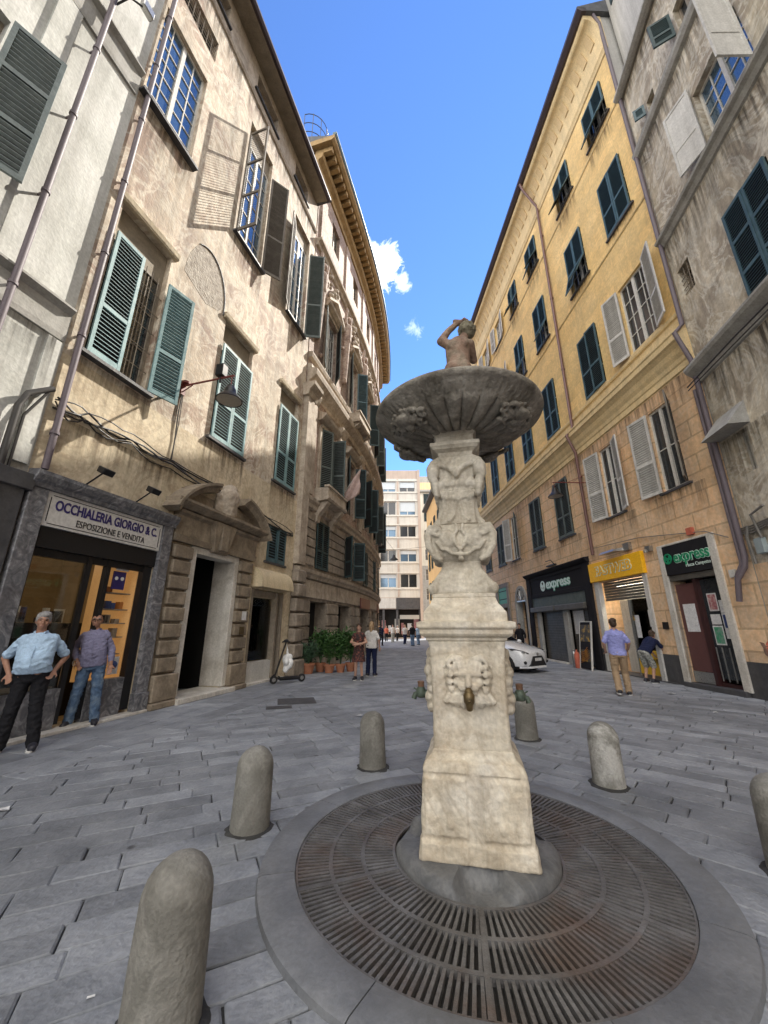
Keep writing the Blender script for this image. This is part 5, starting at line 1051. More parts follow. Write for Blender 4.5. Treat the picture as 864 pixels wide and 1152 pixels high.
mb=MB(); mb.fbox(FR,16.25,17.05,-.16,-.14,1.25,2.2); mb.build('paper_notice',M['paper'],d1)
mb=MB(); mb.fbox(FR,17.6,20,-.1,.15,.0,.06); mb.build('threshold',M['marble'],d1)
# arched door and far green-sign shop
a1=thing('arched_doorway','narrow arched stone doorway with fanlight between the dark shopfront and the far green sign','doorway',P(22.2,0,0))
mb=MB(); n=10
mb.fbox(FR,21.35,21.52,-.3,.06,0,2.96); mb.fbox(FR,22.88,23.05,-.3,.06,0,2.96)
rings=[]
for k in range(n+1): a=pi*k/n; rings.append([P(22.2+r*math.cos(a),o,2.96+r*math.sin(a)) for r,o in ((.68,-.3),(.85,-.3),(.85,.06),(.68,.06))])
mb.loft(rings); mb.build('arch_surround',M['greytrim'],a1)
mb=MB(); mb.add([P(22.2+.70*math.cos(pi*k/n),.012,2.96+.7*math.sin(pi*k/n)) for k in range(n+1)],[tuple(range(n+1))]); mb.build('fanlight',M['glass'],a1)
mb=MB()
for k in range(1,5): a=pi*k/5; mb.tube([P(22.2,.03,2.98),P(22.2+.68*math.cos(a),.03,2.96+.68*math.sin(a))],.014,5)
mb.fbox(FR,21.52,22.88,-.1,.03,2.9,2.98); mb.build('fanlight_bars',M['steel'],a1)
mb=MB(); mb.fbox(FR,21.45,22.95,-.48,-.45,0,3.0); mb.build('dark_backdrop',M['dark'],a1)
g1=thing('far_green_shopfront','dark shopfront with a plain bright green sign, partly hidden by the fountain','shopfront',P(25,0,0))
mb=MB(); mb.fbox(FR,23.9,24.25,0,.1,0,4.2); mb.fbox(FR,25.9,26.25,0,.1,0,4.2); mb.fbox(FR,24.25,25.9,0,.09,3.95,4.2); mb.fbox(FR,24.25,25.9,-.1,.05,2.7,2.95); mb.build('timber_frame',M['woodfr'],g1)
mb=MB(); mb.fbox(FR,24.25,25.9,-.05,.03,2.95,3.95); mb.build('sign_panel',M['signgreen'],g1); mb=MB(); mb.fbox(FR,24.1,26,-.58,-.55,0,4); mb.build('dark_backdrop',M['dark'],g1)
mb=MB(); 
for z in (3.2,3.7): mb.fbox(FR,24.4,25.75,.03,.04,z,z+.05)
mb.build('dark_stripe',M['signblack'],g1)
# small fixtures on the yellow facade
mb=MB(); mb.hexa([P(12.7,.1,4.02),P(13.7,.1,4.02),P(13.7,.42,4.02),P(12.8,.42,4.02),P(12.75,.1,4.14),P(13.65,.1,4.14),P(13.6,.36,4.1),P(12.9,.36,4.1)]); mb.fbox(FR,12.45,12.75,0,.12,4.0,4.25)
single(mb,'sign_lamp',M['steel'],'flat grey lamp mounted above the yellow sign board','sign lamp')
mb=MB(); mb.fbox(FR,11.55,11.75,0,.12,3.78,3.95); mb.lathe([(.02,0),(.06,.02),(.06,.1),(.02,.12)],12,P(11.62,.2,3.72)); single(mb,'security_camera',M['steel'],'small grey security camera at the near corner of the yellow sign','camera')
mb=MB(); mb.fbox(FR,9.95,10.12,0,.1,3.93,4.12); single(mb,'alarm_box',M['salm'],'small pinkish alarm box above the black and green sign','alarm box')
mb=MB(); mb.fbox(FR,11.55,11.72,0,.06,1.48,1.68); single(mb,'letter_box',M['blackmetal'],'small black box on the wall between the yellow and green shops','wall box')
mb=MB(); mb.fbox(FR,9.08,9.24,0,.05,2.68,2.86); single(mb,'junction_box',M['whiteshut'],'small white junction box on the salmon wall beside the drainpipe foot','junction box')
mb=MB(); mb.fbox(FR,17.6,18.4,.02,.16,4.3,4.36); mb.tube([P(17.7,.1,4.36),P(17.8,.2,4.55),P(18.3,.2,4.55)],.02,6); single(mb,'sign_lamp',M['blackmetal'],'small black lamp above the dark shopfront cornice','sign lamp')
rl=thing('street_lamp','bell-shaped street lamp hanging from a bracket on the yellow building','street lamp',P(14.35,0,7.1))
mb=MB(); mb.tube([P(14.35,0,7.1),P(14.35,1.4,7.1)],.02,8); mb.tube([P(14.35,0,7.45),P(14.35,.8,7.1)],.01,6); mb.tube([P(14.35,1.35,7.1),P(14.35,1.35,6.85)],.012,6); mb.build('bracket',M['redmetal'],rl)
c=P(14.35,1.35,6.5); mb=MB(); mb.lathe([(.02,.36),(.08,.35),(.10,.28),(.13,.2),(.16,.15),(.24,.07),(.29,.0),(.28,-.012),(.22,.05),(.1,.1),(.02,.1)],24,c); mb.build('lamp_shade',M['blackmetal'],rl,smooth=50)
mb=MB(); mb.lathe([(.262,.0),(.2,.055),(.1,.095),(.02,.098),(.02,.09),(.1,.08),(.2,.03)],24,c); mb.build('reflector',M['lampin'],rl,smooth=50)
mb=MB(); mb.tube([P(9.0,.06,3.62),P(9.6,.05,3.92),P(12.0,.05,4.3),P(14.5,.06,4.45)],.012,6); single(mb,'wall_cable',M['greycable'],'thin grey cable across the salmon wall above the shop signs','cable')

# ================================================================== MOTTLED GREY BUILDING (right edge)
P=FG.P
rb=thing('mottled_building','weathered mottled grey-ochre building at the right edge with white shutters and heavy cornices','building',P(4,0,0))
hs=[(4.88,6.42,12.8,14.65,.25),(5.42,6.68,8.15,10.75,.2),(5.5,6.15,16.75,17.7,.2),(7.48,7.85,16.8,17.25,.2),(8.05,8.56,10.25,11.2,.3),(7.86,8.2,4.9,5.9,.25),(7.7,8.45,.9,2.55,.25),(2.4,3.6,12.8,14.65,.25),(2.2,3.45,8.15,10.75,.2),(2.0,3.6,.1,3.0,.4)]
wall(rb,FG,-14,8.76,[(0,2.9,M['salmon']),(2.9,19.4,M['oldgrey'])],hs,10)
mb=MB(); mb.fbox(FG,-14,8.72,-9.5,-.32,19.3,33,step=99); mb.build('set_back_storey',M['paleset'],rb)
mb=MB(); mb.fbox(FG,8.05,8.5,-.34,-.29,24.2,25.6); mb.build('upper_window',M['dkgreen'],rb)
for pr in ([(0,7.72),(.06,7.74),(.1,7.86),(.2,7.93),(.3,8.02),(.34,8.1),(.34,8.16),(0,8.22)],[(0,12.36),(.06,12.38),(.12,12.5),(.2,12.55),(.22,12.62),(0,12.7)],[(0,16.2),(.1,16.24),(.16,16.35),(.18,16.46),(0,16.5)],[(-.4,19.42),(0,19.3),(.1,19.22),(.2,19.24),(.28,19.3),(.28,19.4),(0,19.5)]):
    mb=MB(); mb.prof(FG,-14,8.82,pr); mb.build('cornice_band',M['greytrim'],rb)
window(rb,FG,4.88,6.42,12.8,14.65,fm='whitefr',gm='glassblue',rows=4,shut=[('b',160,'whiteshut',{'w':.70,'z0':12.82,'z1':15.0,'solid':True}),('a',100,'whiteshut',{'w':.74,'z0':12.82,'z1':15.0,'solid':True})])
window(rb,FG,2.4,3.6,12.8,14.65,fm='whitefr',gm='glassblue',rows=4)
window(rb,FG,5.42,6.68,8.15,10.75,fm='woodfr',sill=(.1,'slate'),shut=[('a',0,'bluegreen',{'pitch':.07,'rails':(.33,.66)}),('b',0,'bluegreen',{'pitch':.07,'rails':(.33,.66)})])
window(rb,FG,2.2,3.45,8.15,10.75,fm='woodfr',shut=[('a',0,'bluegreen'),('b',0,'bluegreen')])
window(rb,FG,5.5,6.15,16.75,17.7,cols=1,rows=1,fm='woodfr',gm='glass',shut=[('b',110,'dkgreen',{'w':.5})]); window(rb,FG,7.48,7.85,16.8,17.25,cols=1,rows=1,fm='woodfr',gm='glass',shut=[('b',120,'bluegreen',{'w':.3,'rails':()})])
window(rb,FG,8.05,8.56,10.25,11.2,dep=.28,cols=1,rows=2,fm='woodfr',gm='dark',bars=True); window(rb,FG,7.86,8.2,4.9,5.9,cols=1,rows=2,fm='whiteshut',gm='glass')
window(rb,FG,7.7,8.45,.9,2.55,cols=1,rows=2,fm='woodfr',gm='dark',bars=True,sill=(.1,'marble'))
mb=MB(); mb.hexa([P(7.7,0,5.95),P(8.7,0,5.95),P(8.7,.45,5.95),P(7.7,.45,5.95),P(7.7,0,6.5),P(8.7,0,6.5),P(8.6,.04,6.5),P(7.8,.04,6.5)]); mb.build('stone_hood',M['greytrim'],rb)
mb=MB(); mb.fbox(FG,2.0,3.2,-.42,-.38,.1,3.0); mb.build('dark_door',M['browndoor'],rb)
mb=MB()
for k in range(4): mb.tube([P(8.9,.05,3.75-.04*k),P(8.4,.07,3.72-.05*k),P(7.6,.06,3.78-.03*k),P(6,.06,3.7-.05*k),P(2,.06,3.75-.05*k)],.02,6)
mb.tube([P(8.5,.08,3.75),P(8.58,.1,3.5),P(8.56,.08,2.9)],.03,8); mb.tube([P(8.2,.08,3.4),P(8.3,.1,3.95),P(7.9,.1,4.05)],.028,8)
single(mb,'wall_cables',M['greycable'],'bundle of grey cables and conduits across the mottled right building','cables',smooth=60)
mb=MB(); mb.tube([P(8.75,.38,7.6),P(7,.4,7.62),P(4,.4,7.55)],.018,6); mb.tube([P(8.75,.38,7.5),P(7,.38,7.5),P(4,.4,7.46)],.014,6); single(mb,'wall_cables',M['cable'],'pair of black cables stretched just under the big cornice of the mottled building','cables')
mb=MB(); mb.fbox(FG,8.2,8.44,0,.1,3.08,3.42); single(mb,'meter_box',flat('pale_grey_blue_box',(.3,.36,.37),.5),'pale blue-grey meter box on the mottled right wall','meter box',bevel=.01)

# ================================================================== FAR BUILDINGS
F1=Fr(6.75,-.02,-1); P=F1.P
r3=thing('orange_building','lower orange-yellow building beyond the yellow one, dark overhanging eave','building',P(43,0,0))
hs=[(a,a+1.1,z,z+2.1,.2) for a in (39.5,42.2,44.9,47.2) for z in (4.6,8.2,11.8)]
wall(r3,F1,38.3,49.5,[(0,16.5,M['orange'])],hs,10)
for h in hs: window(r3,F1,h[0],h[1],h[2],h[3],rows=2,shut=[('a',0,'dkgreen',{'pitch':.12}),('b',0,'dkgreen',{'pitch':.12})])
mb=MB(); mb.prof(F1,38.2,49.6,[(0,16.3),(.55,16.4),(.6,16.6),(-5,18),(-10,16.6)]); mb.build('roof',M['slate'],r3)
class FX:
    curved=False
    def __init__(f,y): f.y=y
    def P(f,s,o,z): return (s,f.y-o,z)
F2=FX(55); P=F2.P
mo=thing('modern_block','pale modern block of wide ribbon windows closing the far end of the street','building',P(1,0,0))
colsx=[(-7.5,-5.2),(-4.6,-2.3),(-.54-1.3,-.54+2.3),(2.35,4.8)]; colsx=[(-9.2,-6.9),(-6.3,-4.0),(-3.4,-1.1),(-.55,1.78),(2.38,4.75)]
rows=[(21.4,23.0),(17.7,19.75),(14.3,15.95),(10.6,12.3),(6.9,8.8)]
hs=[(a,b,c,d,.3) for a,b in colsx for c,d in rows]+[(-9.5,5.0,.1,3.9,1.0)]
wall(mo,F2,-10,5.45,[(0,5.5,M['modtan']),(5.5,23.5,M['modern']),(23.5,24.9,M['modtan'])],hs,12)
for i,(a,b) in enumerate(colsx):
    for j,(c,d) in enumerate(rows):
        w=window(mo,F2,a,b,c,d,dep=.25,cols=1,rows=1,fm='whitefr',gm='glassblue' if (i+j)%2 else 'carglass')
        q=[0,.75,.35,.6,.0][(i*2+j*3)%5] if j<4 else .3*(i%2)
        if q: mb=MB(); mb.fbox(F2,a+.06,b-.06,-.15,-.13,d-(d-c)*q,d-.06); mb.build('roller_blind',M['blind'],w)
mb=MB()
for c,d in rows: mb.fbox(F2,-10,5.1,0,.12,c-.28,c-.08); mb.fbox(F2,-10,5.1,0,.12,d+.08,d+.24)
mb.build('sill_ledge',M['whitefr'],mo)
mb=MB(); mb.fbox(F2,5.1,5.5,0,.25,0,24.9); mb.fbox(F2,1.95,2.2,0,.1,5.6,23.4); mb.fbox(F2,-.85,-.65,0,.1,5.6,23.4); mb.build('pier_strip',M['modtan'],mo)
mb=MB(); mb.fbox(F2,-1.5,1.7,0,.15,4.0,5.4); mb.build('white_fascia',M['whiteshut'],mo); mb=MB(); mb.fbox(F2,1.72,5.05,0,.15,3.9,5.45); mb.build('dark_fascia',M['slate'],mo); mb=MB(); mb.fbox(F2,2.2,4.9,-.1,.3,2.55,3.1); mb.build('light_sign',M['lampin'],mo)
mb=MB(); mb.fbox(F2,-9.5,5,-.98,-.9,.1,3.9); mb.build('shop_interior',M['dark'],mo)
for k in range(9): mb=MB(); a=-3+k*.9; mb.fbox(F2,a,a+rnd.uniform(.3,.7),-.9,-.8,rnd.uniform(.5,1.2),rnd.uniform(1.6,2.8)); mb.build('display_board',M[rnd.choice(('paper','poster_r','poster_b','lampin','shopwood'))],mo)
mb=MB()
for x in (-6,-3,-.2,1.7,4.9): mb.fbox(F2,x,x+.3,-.5,0,0,3.9)
mb.build('shop_pier',M['slate'],mo)
F3=FX(68); P=F3.P
f2=thing('cream_building','narrow slice of a tall cream building with green shutters behind the modern block','building',P(9,0,0))
hs=[(x,x+1.0,z,z+2.0,.2) for x in (7.45,10.2,12.8) for z in (6.0,9.4,13.0,16.5,20.2,23.6)]
wall(f2,F3,5.8,16,[(0,12,M['greytrim']),(12,26,M['cream']),(26,27.9,M['cornice_y'])],hs,12)
for h in hs: window(f2,F3,h[0],h[1],h[2],h[3],rows=2,shut=[('a',0,'dkgreen',{'pitch':.14}),('b',0,'dkgreen',{'pitch':.14})] if h[2]>15 else [])
mb=MB(); mb.fbox(F3,5.6,16.2,-.2,.6,25.9,26.3); mb.fbox(F3,6,15,-8,-2,27.9,30); mb.build('roof_terrace',M['greytrim'],f2)
def runoff_mat(name,col,amt):
    m=bpy.data.materials.new(name); m.use_nodes=True; nt=m.node_tree; L=nt.links.new; b=nt.nodes['Principled BSDF']; b.inputs['Base Color'].default_value=(*col,1); b.inputs['Roughness'].default_value=.95; b.inputs['Specular IOR Level'].default_value=.1
    g=_n(nt,'ShaderNodeNewGeometry'); mp=_n(nt,'ShaderNodeMapping'); mp.inputs['Scale'].default_value=(9,9,.5); L(g.outputs['Position'],mp.inputs['Vector'])
    nz=_n(nt,'ShaderNodeTexNoise'); nz.inputs['Scale'].default_value=1; nz.inputs['Detail'].default_value=6; nz.inputs['Roughness'].default_value=.65; L(mp.outputs[0],nz.inputs['Vector'])
    a=_n(nt,'ShaderNodeMapRange'); L(nz.outputs['Fac'],a.inputs[0]); a.inputs[1].default_value=.42; a.inputs[2].default_value=.68
    tc=_n(nt,'ShaderNodeTexCoord'); sp=_n(nt,'ShaderNodeSeparateXYZ'); L(tc.outputs['Generated'],sp.inputs[0]); pw=_n(nt,'ShaderNodeMath',operation='POWER'); L(sp.outputs[2],pw.inputs[0]); pw.inputs[1].default_value=1.4
    ml=_n(nt,'ShaderNodeMath',operation='MULTIPLY'); L(a.outputs[0],ml.inputs[0]); L(pw.outputs[0],ml.inputs[1]); m2=_n(nt,'ShaderNodeMath',operation='MULTIPLY'); L(ml.outputs[0],m2.inputs[0]); m2.inputs[1].default_value=amt; L(m2.outputs[0],b.inputs['Alpha']); return m
M['run_brown']=runoff_mat('brown_rain_runoff',(.13,.095,.065),.8); M['run_dark']=runoff_mat('dark_rain_runoff',(.07,.062,.052),.85)
def runoff(root,fr,s0,s1,z,h,m,o=.006):
    mb=MB(); mb.add([fr.P(s0,o,z),fr.P(s1,o,z),fr.P(s1,o,z-h),fr.P(s0,o,z-h)],[(0,1,2,3)]); mb.build('runoff_stain',M[m],root)
for a,b in W1: runoff(ob,FL,a-.15,b+.15,6.12,1.1,'run_brown')
for a,b,z in ((5.6,7.15,12.88),(8.85,10.4,12.95),(12.0,13.55,12.95)): runoff(ob,FL,a,b,z,1.5,'run_brown')
runoff(ob,FL,5.75,13.8,19.28,1.2,'run_dark'); runoff(ob,FL,5.75,8.3,4.9,.9,'run_brown',.008)
for a,b in cols[:6]: runoff(yb,FR,a-.1,b+.1,19.9,.22,'run_brown'); runoff(yb,FR,a-.1,b+.1,15.17,.36,'run_brown'); runoff(yb,FR,a-.1,b+.1,19.6,.9,'run_brown',.007)
for a,b in rowN[:5]: runoff(yb,FR,a-.5,b+.5,5.27,.9,'run_brown')
runoff(yb,FR,8.8,15,8.38,1.0,'run_brown',.007); runoff(yb,FR,15,22,8.38,1.0,'run_brown',.007)
for z,h in ((7.7,1.6),(12.34,1.5),(16.18,1.2),(19.15,1.0)): runoff(rb,FG,2,5.4,z,h,'run_dark'); runoff(rb,FG,5.4,8.7,z,h,'run_dark')
runoff(gb,FL,0,5.4,6.1,1.2,'run_dark',.055); runoff(gb,FL,0,3.9,12.58,1.3,'run_dark'); runoff(rb,FG,6.7,8.7,5.9,1.4,'run_dark')

# ================================================================== STREET THINGS
pl=thing('pendant_lamp','dark bell lamp hung on a wire across the far end of the street','street lamp',(1.0,38,8.0))
mb=MB(); mb.lathe([(.03,.5),(.12,.45),(.16,.25),(.42,.02),(.42,-.02),(.1,.1)],20,(1.0,38,8.0)); mb.build('lamp_shade',M['blackmetal'],pl,smooth=50)
mb=MB(); mb.tube([(1,38,8.45),(1,38,9.0)],.02,5); mb.tube([(-.9,31,9.9),(1,38,9.0),(7.2,38,9.6)],.014,5); mb.build('wire',M['cable'],pl)
mb=MB(); mb.box(-2.3,-1.5,8.75,9.45,.0,.008); o=single(mb,'manhole_cover',M['slate'],'dark square iron manhole cover set in the paving left of the far bollard','manhole cover',bevel=.003); o.rotation_euler=(0,0,R(15))
mb=MB(); mb.box(-2.35,-1.85,8.28,8.55,.0,.007); o=single(mb,'drain_cover',M['slate'],'small dark drain cover just in front of the square manhole cover','drain cover'); o.rotation_euler=(0,0,R(15))
def scrap(x,y,r,m,lab,name='paper_scrap'):
    mb=MB(); vs=[(x+r*math.cos(k*.9)*rnd.uniform(.5,1),y+.6*r*math.sin(k*.9)*rnd.uniform(.5,1),.008+rnd.uniform(0,.02)) for k in range(7)]
    mb.add(vs+[(a,b,c-.004) for a,b,c in vs],[tuple(range(7)),tuple(range(13,6,-1))]); single(mb,name,M[m],lab,'litter')
scrap(-.46,7.63,.09,'paper','white scrap of paper on the paving behind the middle bollard'); scrap(-3.36,3.96,.07,'paper','white scrap at the left edge of the paving'); scrap(6.9,10.0,.16,'paper','white scrap of paper on the paving in front of the maroon door'); scrap(6.2,7.9,.06,'paper','tiny white scrap on the paving at the right')
mb=MB(); mb.tube([(-1.29,2.19,.008),(-1.262,2.202,.008)],.004,6); single(mb,'cigarette_butt',M['paper'],'white cigarette butt on the slabs left of the nearest bollard','litter')
# potted plants
def plant(x,y,h,sp,nl,pr,ph,lm,lab,ll=.13,bushy=False):
    t=thing('potted_plant',lab,'plant',(x,y,0),'potted plants by the palace wall')
    mb=MB(); mb.lathe([(pr*.68,0),(pr*.95,ph*.8),(pr*1.08,ph*.82),(pr*1.08,ph),(pr*.92,ph),(pr*.85,ph*.85),(.01,ph*.84)],20,(x,y,0)); mb.build('pot',M['terra'],t,smooth=40)
    mb=MB(); tips=[]
    for k in range(9):
        a=rnd.uniform(0,2*pi); r=rnd.uniform(.2,.8)*sp; p=[(x,y,ph*.8),(x+r*.4*math.cos(a),y+r*.4*math.sin(a),ph+(h-ph)*.5),(x+r*math.cos(a),y+r*math.sin(a),ph+(h-ph)*rnd.uniform(.75,.97))]; mb.tube(p,[.012,.009,.005],5); tips.append(p)
    mb.build('stem',M['leaf2'],t)
    mb=MB()
    for k in range(nl):
        p=rnd.choice(tips); u=rnd.uniform(.25,1.05); a=Vector(p[1]).lerp(Vector(p[2]),u*2-1) if u>.5 else Vector(p[0]).lerp(Vector(p[1]),u*2)
        a+=Vector((rnd.gauss(0,sp*.22),rnd.gauss(0,sp*.22),rnd.gauss(0,.06)))
        if a.z<ph: a.z=ph+rnd.uniform(0,.1)
        d=Vector((rnd.gauss(0,1),rnd.gauss(0,1),rnd.gauss(.25,.6))).normalized(); sd=d.cross(Vector((rnd.gauss(0,.3),rnd.gauss(0,.3),1))).normalized(); L=ll*rnd.uniform(.6,1.2); w=L*(.2 if not bushy else .09); up=d.cross(sd)*L*.1
        mb.add([a,a+d*L*.5+sd*w-up,a+d*L,a+d*L*.5-sd*w-up,a+d*L*.5+up*.3],[(0,1,4),(1,2,4),(2,3,4),(3,0,4)])
    mb.build('foliage',M[lm],t)
plant(-2.62,14.15,.95,.40,700,.22,.34,'leaf2','leftmost potted plant, fine feathery grey-green leaves in a terracotta pot',.17,True)
plant(-2.30,14.75,1.42,.38,480,.19,.30,'leaf','tall glossy bush in the back, second pot from the left by the dark doorway',.19)
plant(-1.93,14.4,1.28,.36,480,.2,.28,'leaf','bright leafy bush in the middle of the row of potted plants',.18)
plant(-1.55,14.55,1.42,.36,480,.18,.28,'leaf','tall leafy bush right of the middle in the row of potted plants',.19)
plant(-1.22,14.9,1.25,.34,420,.19,.3,'leaf','rightmost leafy potted bush, just behind the woman in the black dress',.18)
# kick scooter leaning by the shop, facing left
sc=thing('kick_scooter','dark electric kick scooter parked in front of the awning shop','scooter',(-2.85,11.85,0))
a0=Vector((-3.12,11.66,0)); d=Vector((.72,.55,0)).normalized()
for p in (a0,a0+d*.86):
    mb=MB(); ax=Vector((-d.y,d.x,0))
    mb.tube([p+Vector((0,0,.11))-ax*.025,p+Vector((0,0,.11))-ax*.018,p+Vector((0,0,.11))+ax*.018,p+Vector((0,0,.11))+ax*.025],[.09,.11,.11,.09],20); wh=mb.build('wheel',M['rubber'],sc,smooth=50)
    mb=MB(); mb.tube([p+Vector((0,0,.11))-ax*.028,p+Vector((0,0,.11))+ax*.028],.055,14); mb.build('hub',M['steel'],wh)
mb=MB(); mb.tube([a0+d*.12+Vector((0,0,.17)),a0+d*.2+Vector((0,0,.12)),a0+d*.75+Vector((0,0,.12))],.05,8); mb.build('deck',M['blackmetal'],sc)
mb=MB(); mb.tube([a0+Vector((0,0,.12)),a0+d*.1+Vector((0,0,.45)),a0+d*.3+Vector((0,0,1.12))],[.024,.028,.022],8); mb.tube([a0+d*.02+Vector((0,0,.24)),a0-d*.1+Vector((0,0,.14))],.03,6); mb.build('stem',M['blackmetal'],sc)
hb=a0+d*.3+Vector((0,0,1.12)); mb=MB(); mb.tube([hb-ax*.24,hb,hb+ax*.24],.02,8); mb.ell(hb+Vector((0,0,.03)),(.07,.07,.045)); mb.tube([hb+ax*.12,hb+ax*.12-d*.08+Vector((0,0,-.03))],.008,5); mb.build('handlebar',M['blackmetal'],sc)
mb=MB(); bp=hb+d*.09+Vector((0,0,-.52))
for q in range(12): mb.ell(bp+Vector((rnd.gauss(0,.05),rnd.gauss(0,.05),rnd.gauss(-.02,.1))),(.085,.075,.11),nu=9,nv=7)
mb.cap(bp+Vector((0,0,.1)),hb+Vector((.02,0,-.06)),.05,.012); single(mb,'plastic_bag',M['bag'],'white plastic bag hanging from the kick scooter','bag',remesh=.016,sm=3,rough=.01)
# terrace board and bits by the dark shop
P=FR.P
ab=thing('poster_board','tall black board with yellow poster in a white frame leaning beside the dark shopfront','board',P(15.4,.5,0))
mb=MB(); q=lambda s,o,z: P(s+.10*z,o-.18*z,z)
def slab(s0,s1,z0,z1,o0,o1): mb.hexa([q(s0,o0,z0),q(s1,o0,z0),q(s1,o1,z0),q(s0,o1,z0),q(s0,o0,z1),q(s1,o0,z1),q(s1,o1,z1),q(s0,o1,z1)])
slab(15.1,15.85,.03,1.72,.46,.49); mb.build('panel',M['signblack'],ab)
mb=MB(); slab(15.06,15.1,.0,1.75,.45,.51); slab(15.85,15.88,.0,1.75,.45,.51); slab(15.1,15.85,1.72,1.75,.45,.51); mb.build('white_edge',M['whiteshut'],ab)
mb=MB(); slab(15.16,15.8,1.0,1.62,.49,.496); slab(15.16,15.8,.28,.7,.49,.496); mb.build('poster',M['poster_y'],ab)
for k in range(6): mb=MB(); z=.25+.07*k; mb.tube([q(15.2+.03*k,.5,z+.2),q(15.5,.51,z+.05),q(15.78,.5,z-.02)],.012,5); mb.build('poster_stripe',M['orangep'],ab)
for k,(s,m,lab) in enumerate(((16.0,'salm','red slim gas bottle or canister beside the leaning board'),(16.2,'steel','grey canister with white label beside the leaning board'))):
    c=P(s,.5,0); mb=MB(); mb.lathe([(.09,0),(.1,.02),(.1,.5),(.07,.58),(.03,.62),(.03,.68)],16,c); single(mb,'canister',M[m],lab,'canister',loc=c,smooth=40)
# ------------------------------------------------------------------ white car
hd=Vector((.62,-.785,0)).normalized(); rt=Vector((-hd.y,hd.x,0)); N0=Vector((5.42,14.35,0))
def CW(p): return N0+hd*p[0]+rt*p[1]+Vector((0,0,p[2]))
car=thing('parked_car','white small hatchback with black grille parked behind the fountain, nose to the right','car',tuple(N0-hd*1.9))
secs=[(.0,.50,.24,.60,.66,.40),(-.05,.68,.2,.64,.72,.55),(-.16,.78,.19,.69,.78,.62),(-.4,.83,.18,.76,.86,.66),(-.75,.845,.18,.82,.94,.68),(-1.0,.85,.18,.86,1.0,.68),(-1.15,.85,.18,.88,1.04,.67),(-1.9,.85,.18,.92,1.44,.55),(-2.5,.85,.18,.94,1.5,.55),(-3.2,.85,.18,.97,1.46,.54),(-3.6,.83,.2,.98,1.34,.52),(-3.82,.8,.24,.97,1.08,.55),(-3.9,.7,.3,.9,.98,.5)]
rings=[]
for x,hw,zb,zl,zt,ht in secs:
    h=[(0,zb),(hw*.7,zb),(hw*.93,zb+.05),(hw,zb+.2),(hw,zl-.12),(hw*.985,zl-.02),(hw*.93,zl+.01),(ht+.04,zt-.05),(ht*.85,zt-.01),(0,zt+.015)]
    rings.append([CW((x,y,z)) for y,z in h]+[CW((x,-y,z)) for y,z in reversed(h[1:-1])])
mb=MB(); mb.loft(rings); mb.build('body',M['carwhite'],car,smooth=35)
mb=MB(); mb.add([CW((-1.1,-.62,1.035)),CW((-1.1,.62,1.035)),CW((-1.86,.53,1.43)),CW((-1.86,-.53,1.43)),CW((-1.08,0,1.055)),CW((-1.86,0,1.465))],[(0,4,5,3),(4,1,2,5)]); mb.build('windscreen',M['carglass'],car)
for sy in (-1,1):
    mb=MB(); mb.add([CW((-1.35,sy*.835,.93)),CW((-3.3,sy*.835,1.0)),CW((-3.1,sy*.605,1.42)),CW((-1.95,sy*.605,1.40))],[(0,1,2,3)]); mb.build('side_window',M['carglass'],car)
    mb=MB(); mb.add([CW((-.02,sy*.50,.62)),CW((-.14,sy*.70,.66)),CW((-.5,sy*.845,.74)),CW((-.62,sy*.85,.80)),CW((-.45,sy*.80,.80)),CW((-.12,sy*.665,.735)),CW((-.02,sy*.52,.66))],[tuple(range(7))]); mb.xf(lambda p:p+hd*.022+rt*sy*.012+Vector((0,0,.008))); hl=mb.build('headlight',M['carblack'],car)
    mb=MB(); mb.ell(CW((-.10,sy*.70,.70)),(.06,.06,.032)); mb.build('lens',M['steel'],hl)
    mb=MB(); mb.ell(CW((-.06,sy*.68,.36)),(.055,.055,.055)); mb.build('fog_lamp',M['carblack'],car)
    mb=MB(); mb.ell(CW((-1.3,sy*.96,1.0)),(.1,.08,.07)); mb.build('wing_mirror',M['carwhite'],car,smooth=60)
    for x in (-.72,-3.2):
        c=CW((x,sy*.80,.3)); mb=MB(); mb.tube([c-rt*sy*.1,c+rt*sy*.02,c+rt*sy*.06,c+rt*sy*.065],[.31,.31,.29,.2],24); w=mb.build('wheel',M['rubber'],car,smooth=40)
        mb=MB(); mb.tube([c+rt*sy*.055,c+rt*sy*.075],[.2,.19],20); mb.build('rim',M['steel'],w)
mb=MB(); mb.hexa([CW((-.1,-.60,.24)),CW((.012,-.52,.24)),CW((.012,.52,.24)),CW((-.1,.60,.24)),CW((-.1,-.36,.56)),CW((.022,-.28,.56)),CW((.022,.28,.56)),CW((-.1,.36,.56))]); gl=mb.build('grille',M['carblack'],car)
mb=MB(); mb.box(.024,.034,-.2,.2,.40,.50); mb.xf(CW); mb.build('number_plate',M['paper'],car)
mb=MB(); mb.tube([CW((.0,0,.63)),CW((.03,0,.63))],.05,14); mb.build('round_badge',M['steel'],car)
mb=MB(); mb.hexa([CW((-.25,-.76,.17)),CW((.03,-.48,.17)),CW((.03,.48,.17)),CW((-.25,.76,.17)),CW((-.25,-.76,.235)),CW((.02,-.5,.235)),CW((.02,.5,.235)),CW((-.25,.76,.235))]); mb.build('lower_bumper',M['carwhite'],car)
mb=MB(); mb.hexa([CW((-3.7,-.7,.12)),CW((-.3,-.7,.12)),CW((-.3,.7,.12)),CW((-3.7,.7,.12)),CW((-3.7,-.7,.2)),CW((-.3,-.7,.2)),CW((-.3,.7,.2)),CW((-3.7,.7,.2))]); mb.build('underbody',M['carblack'],car)

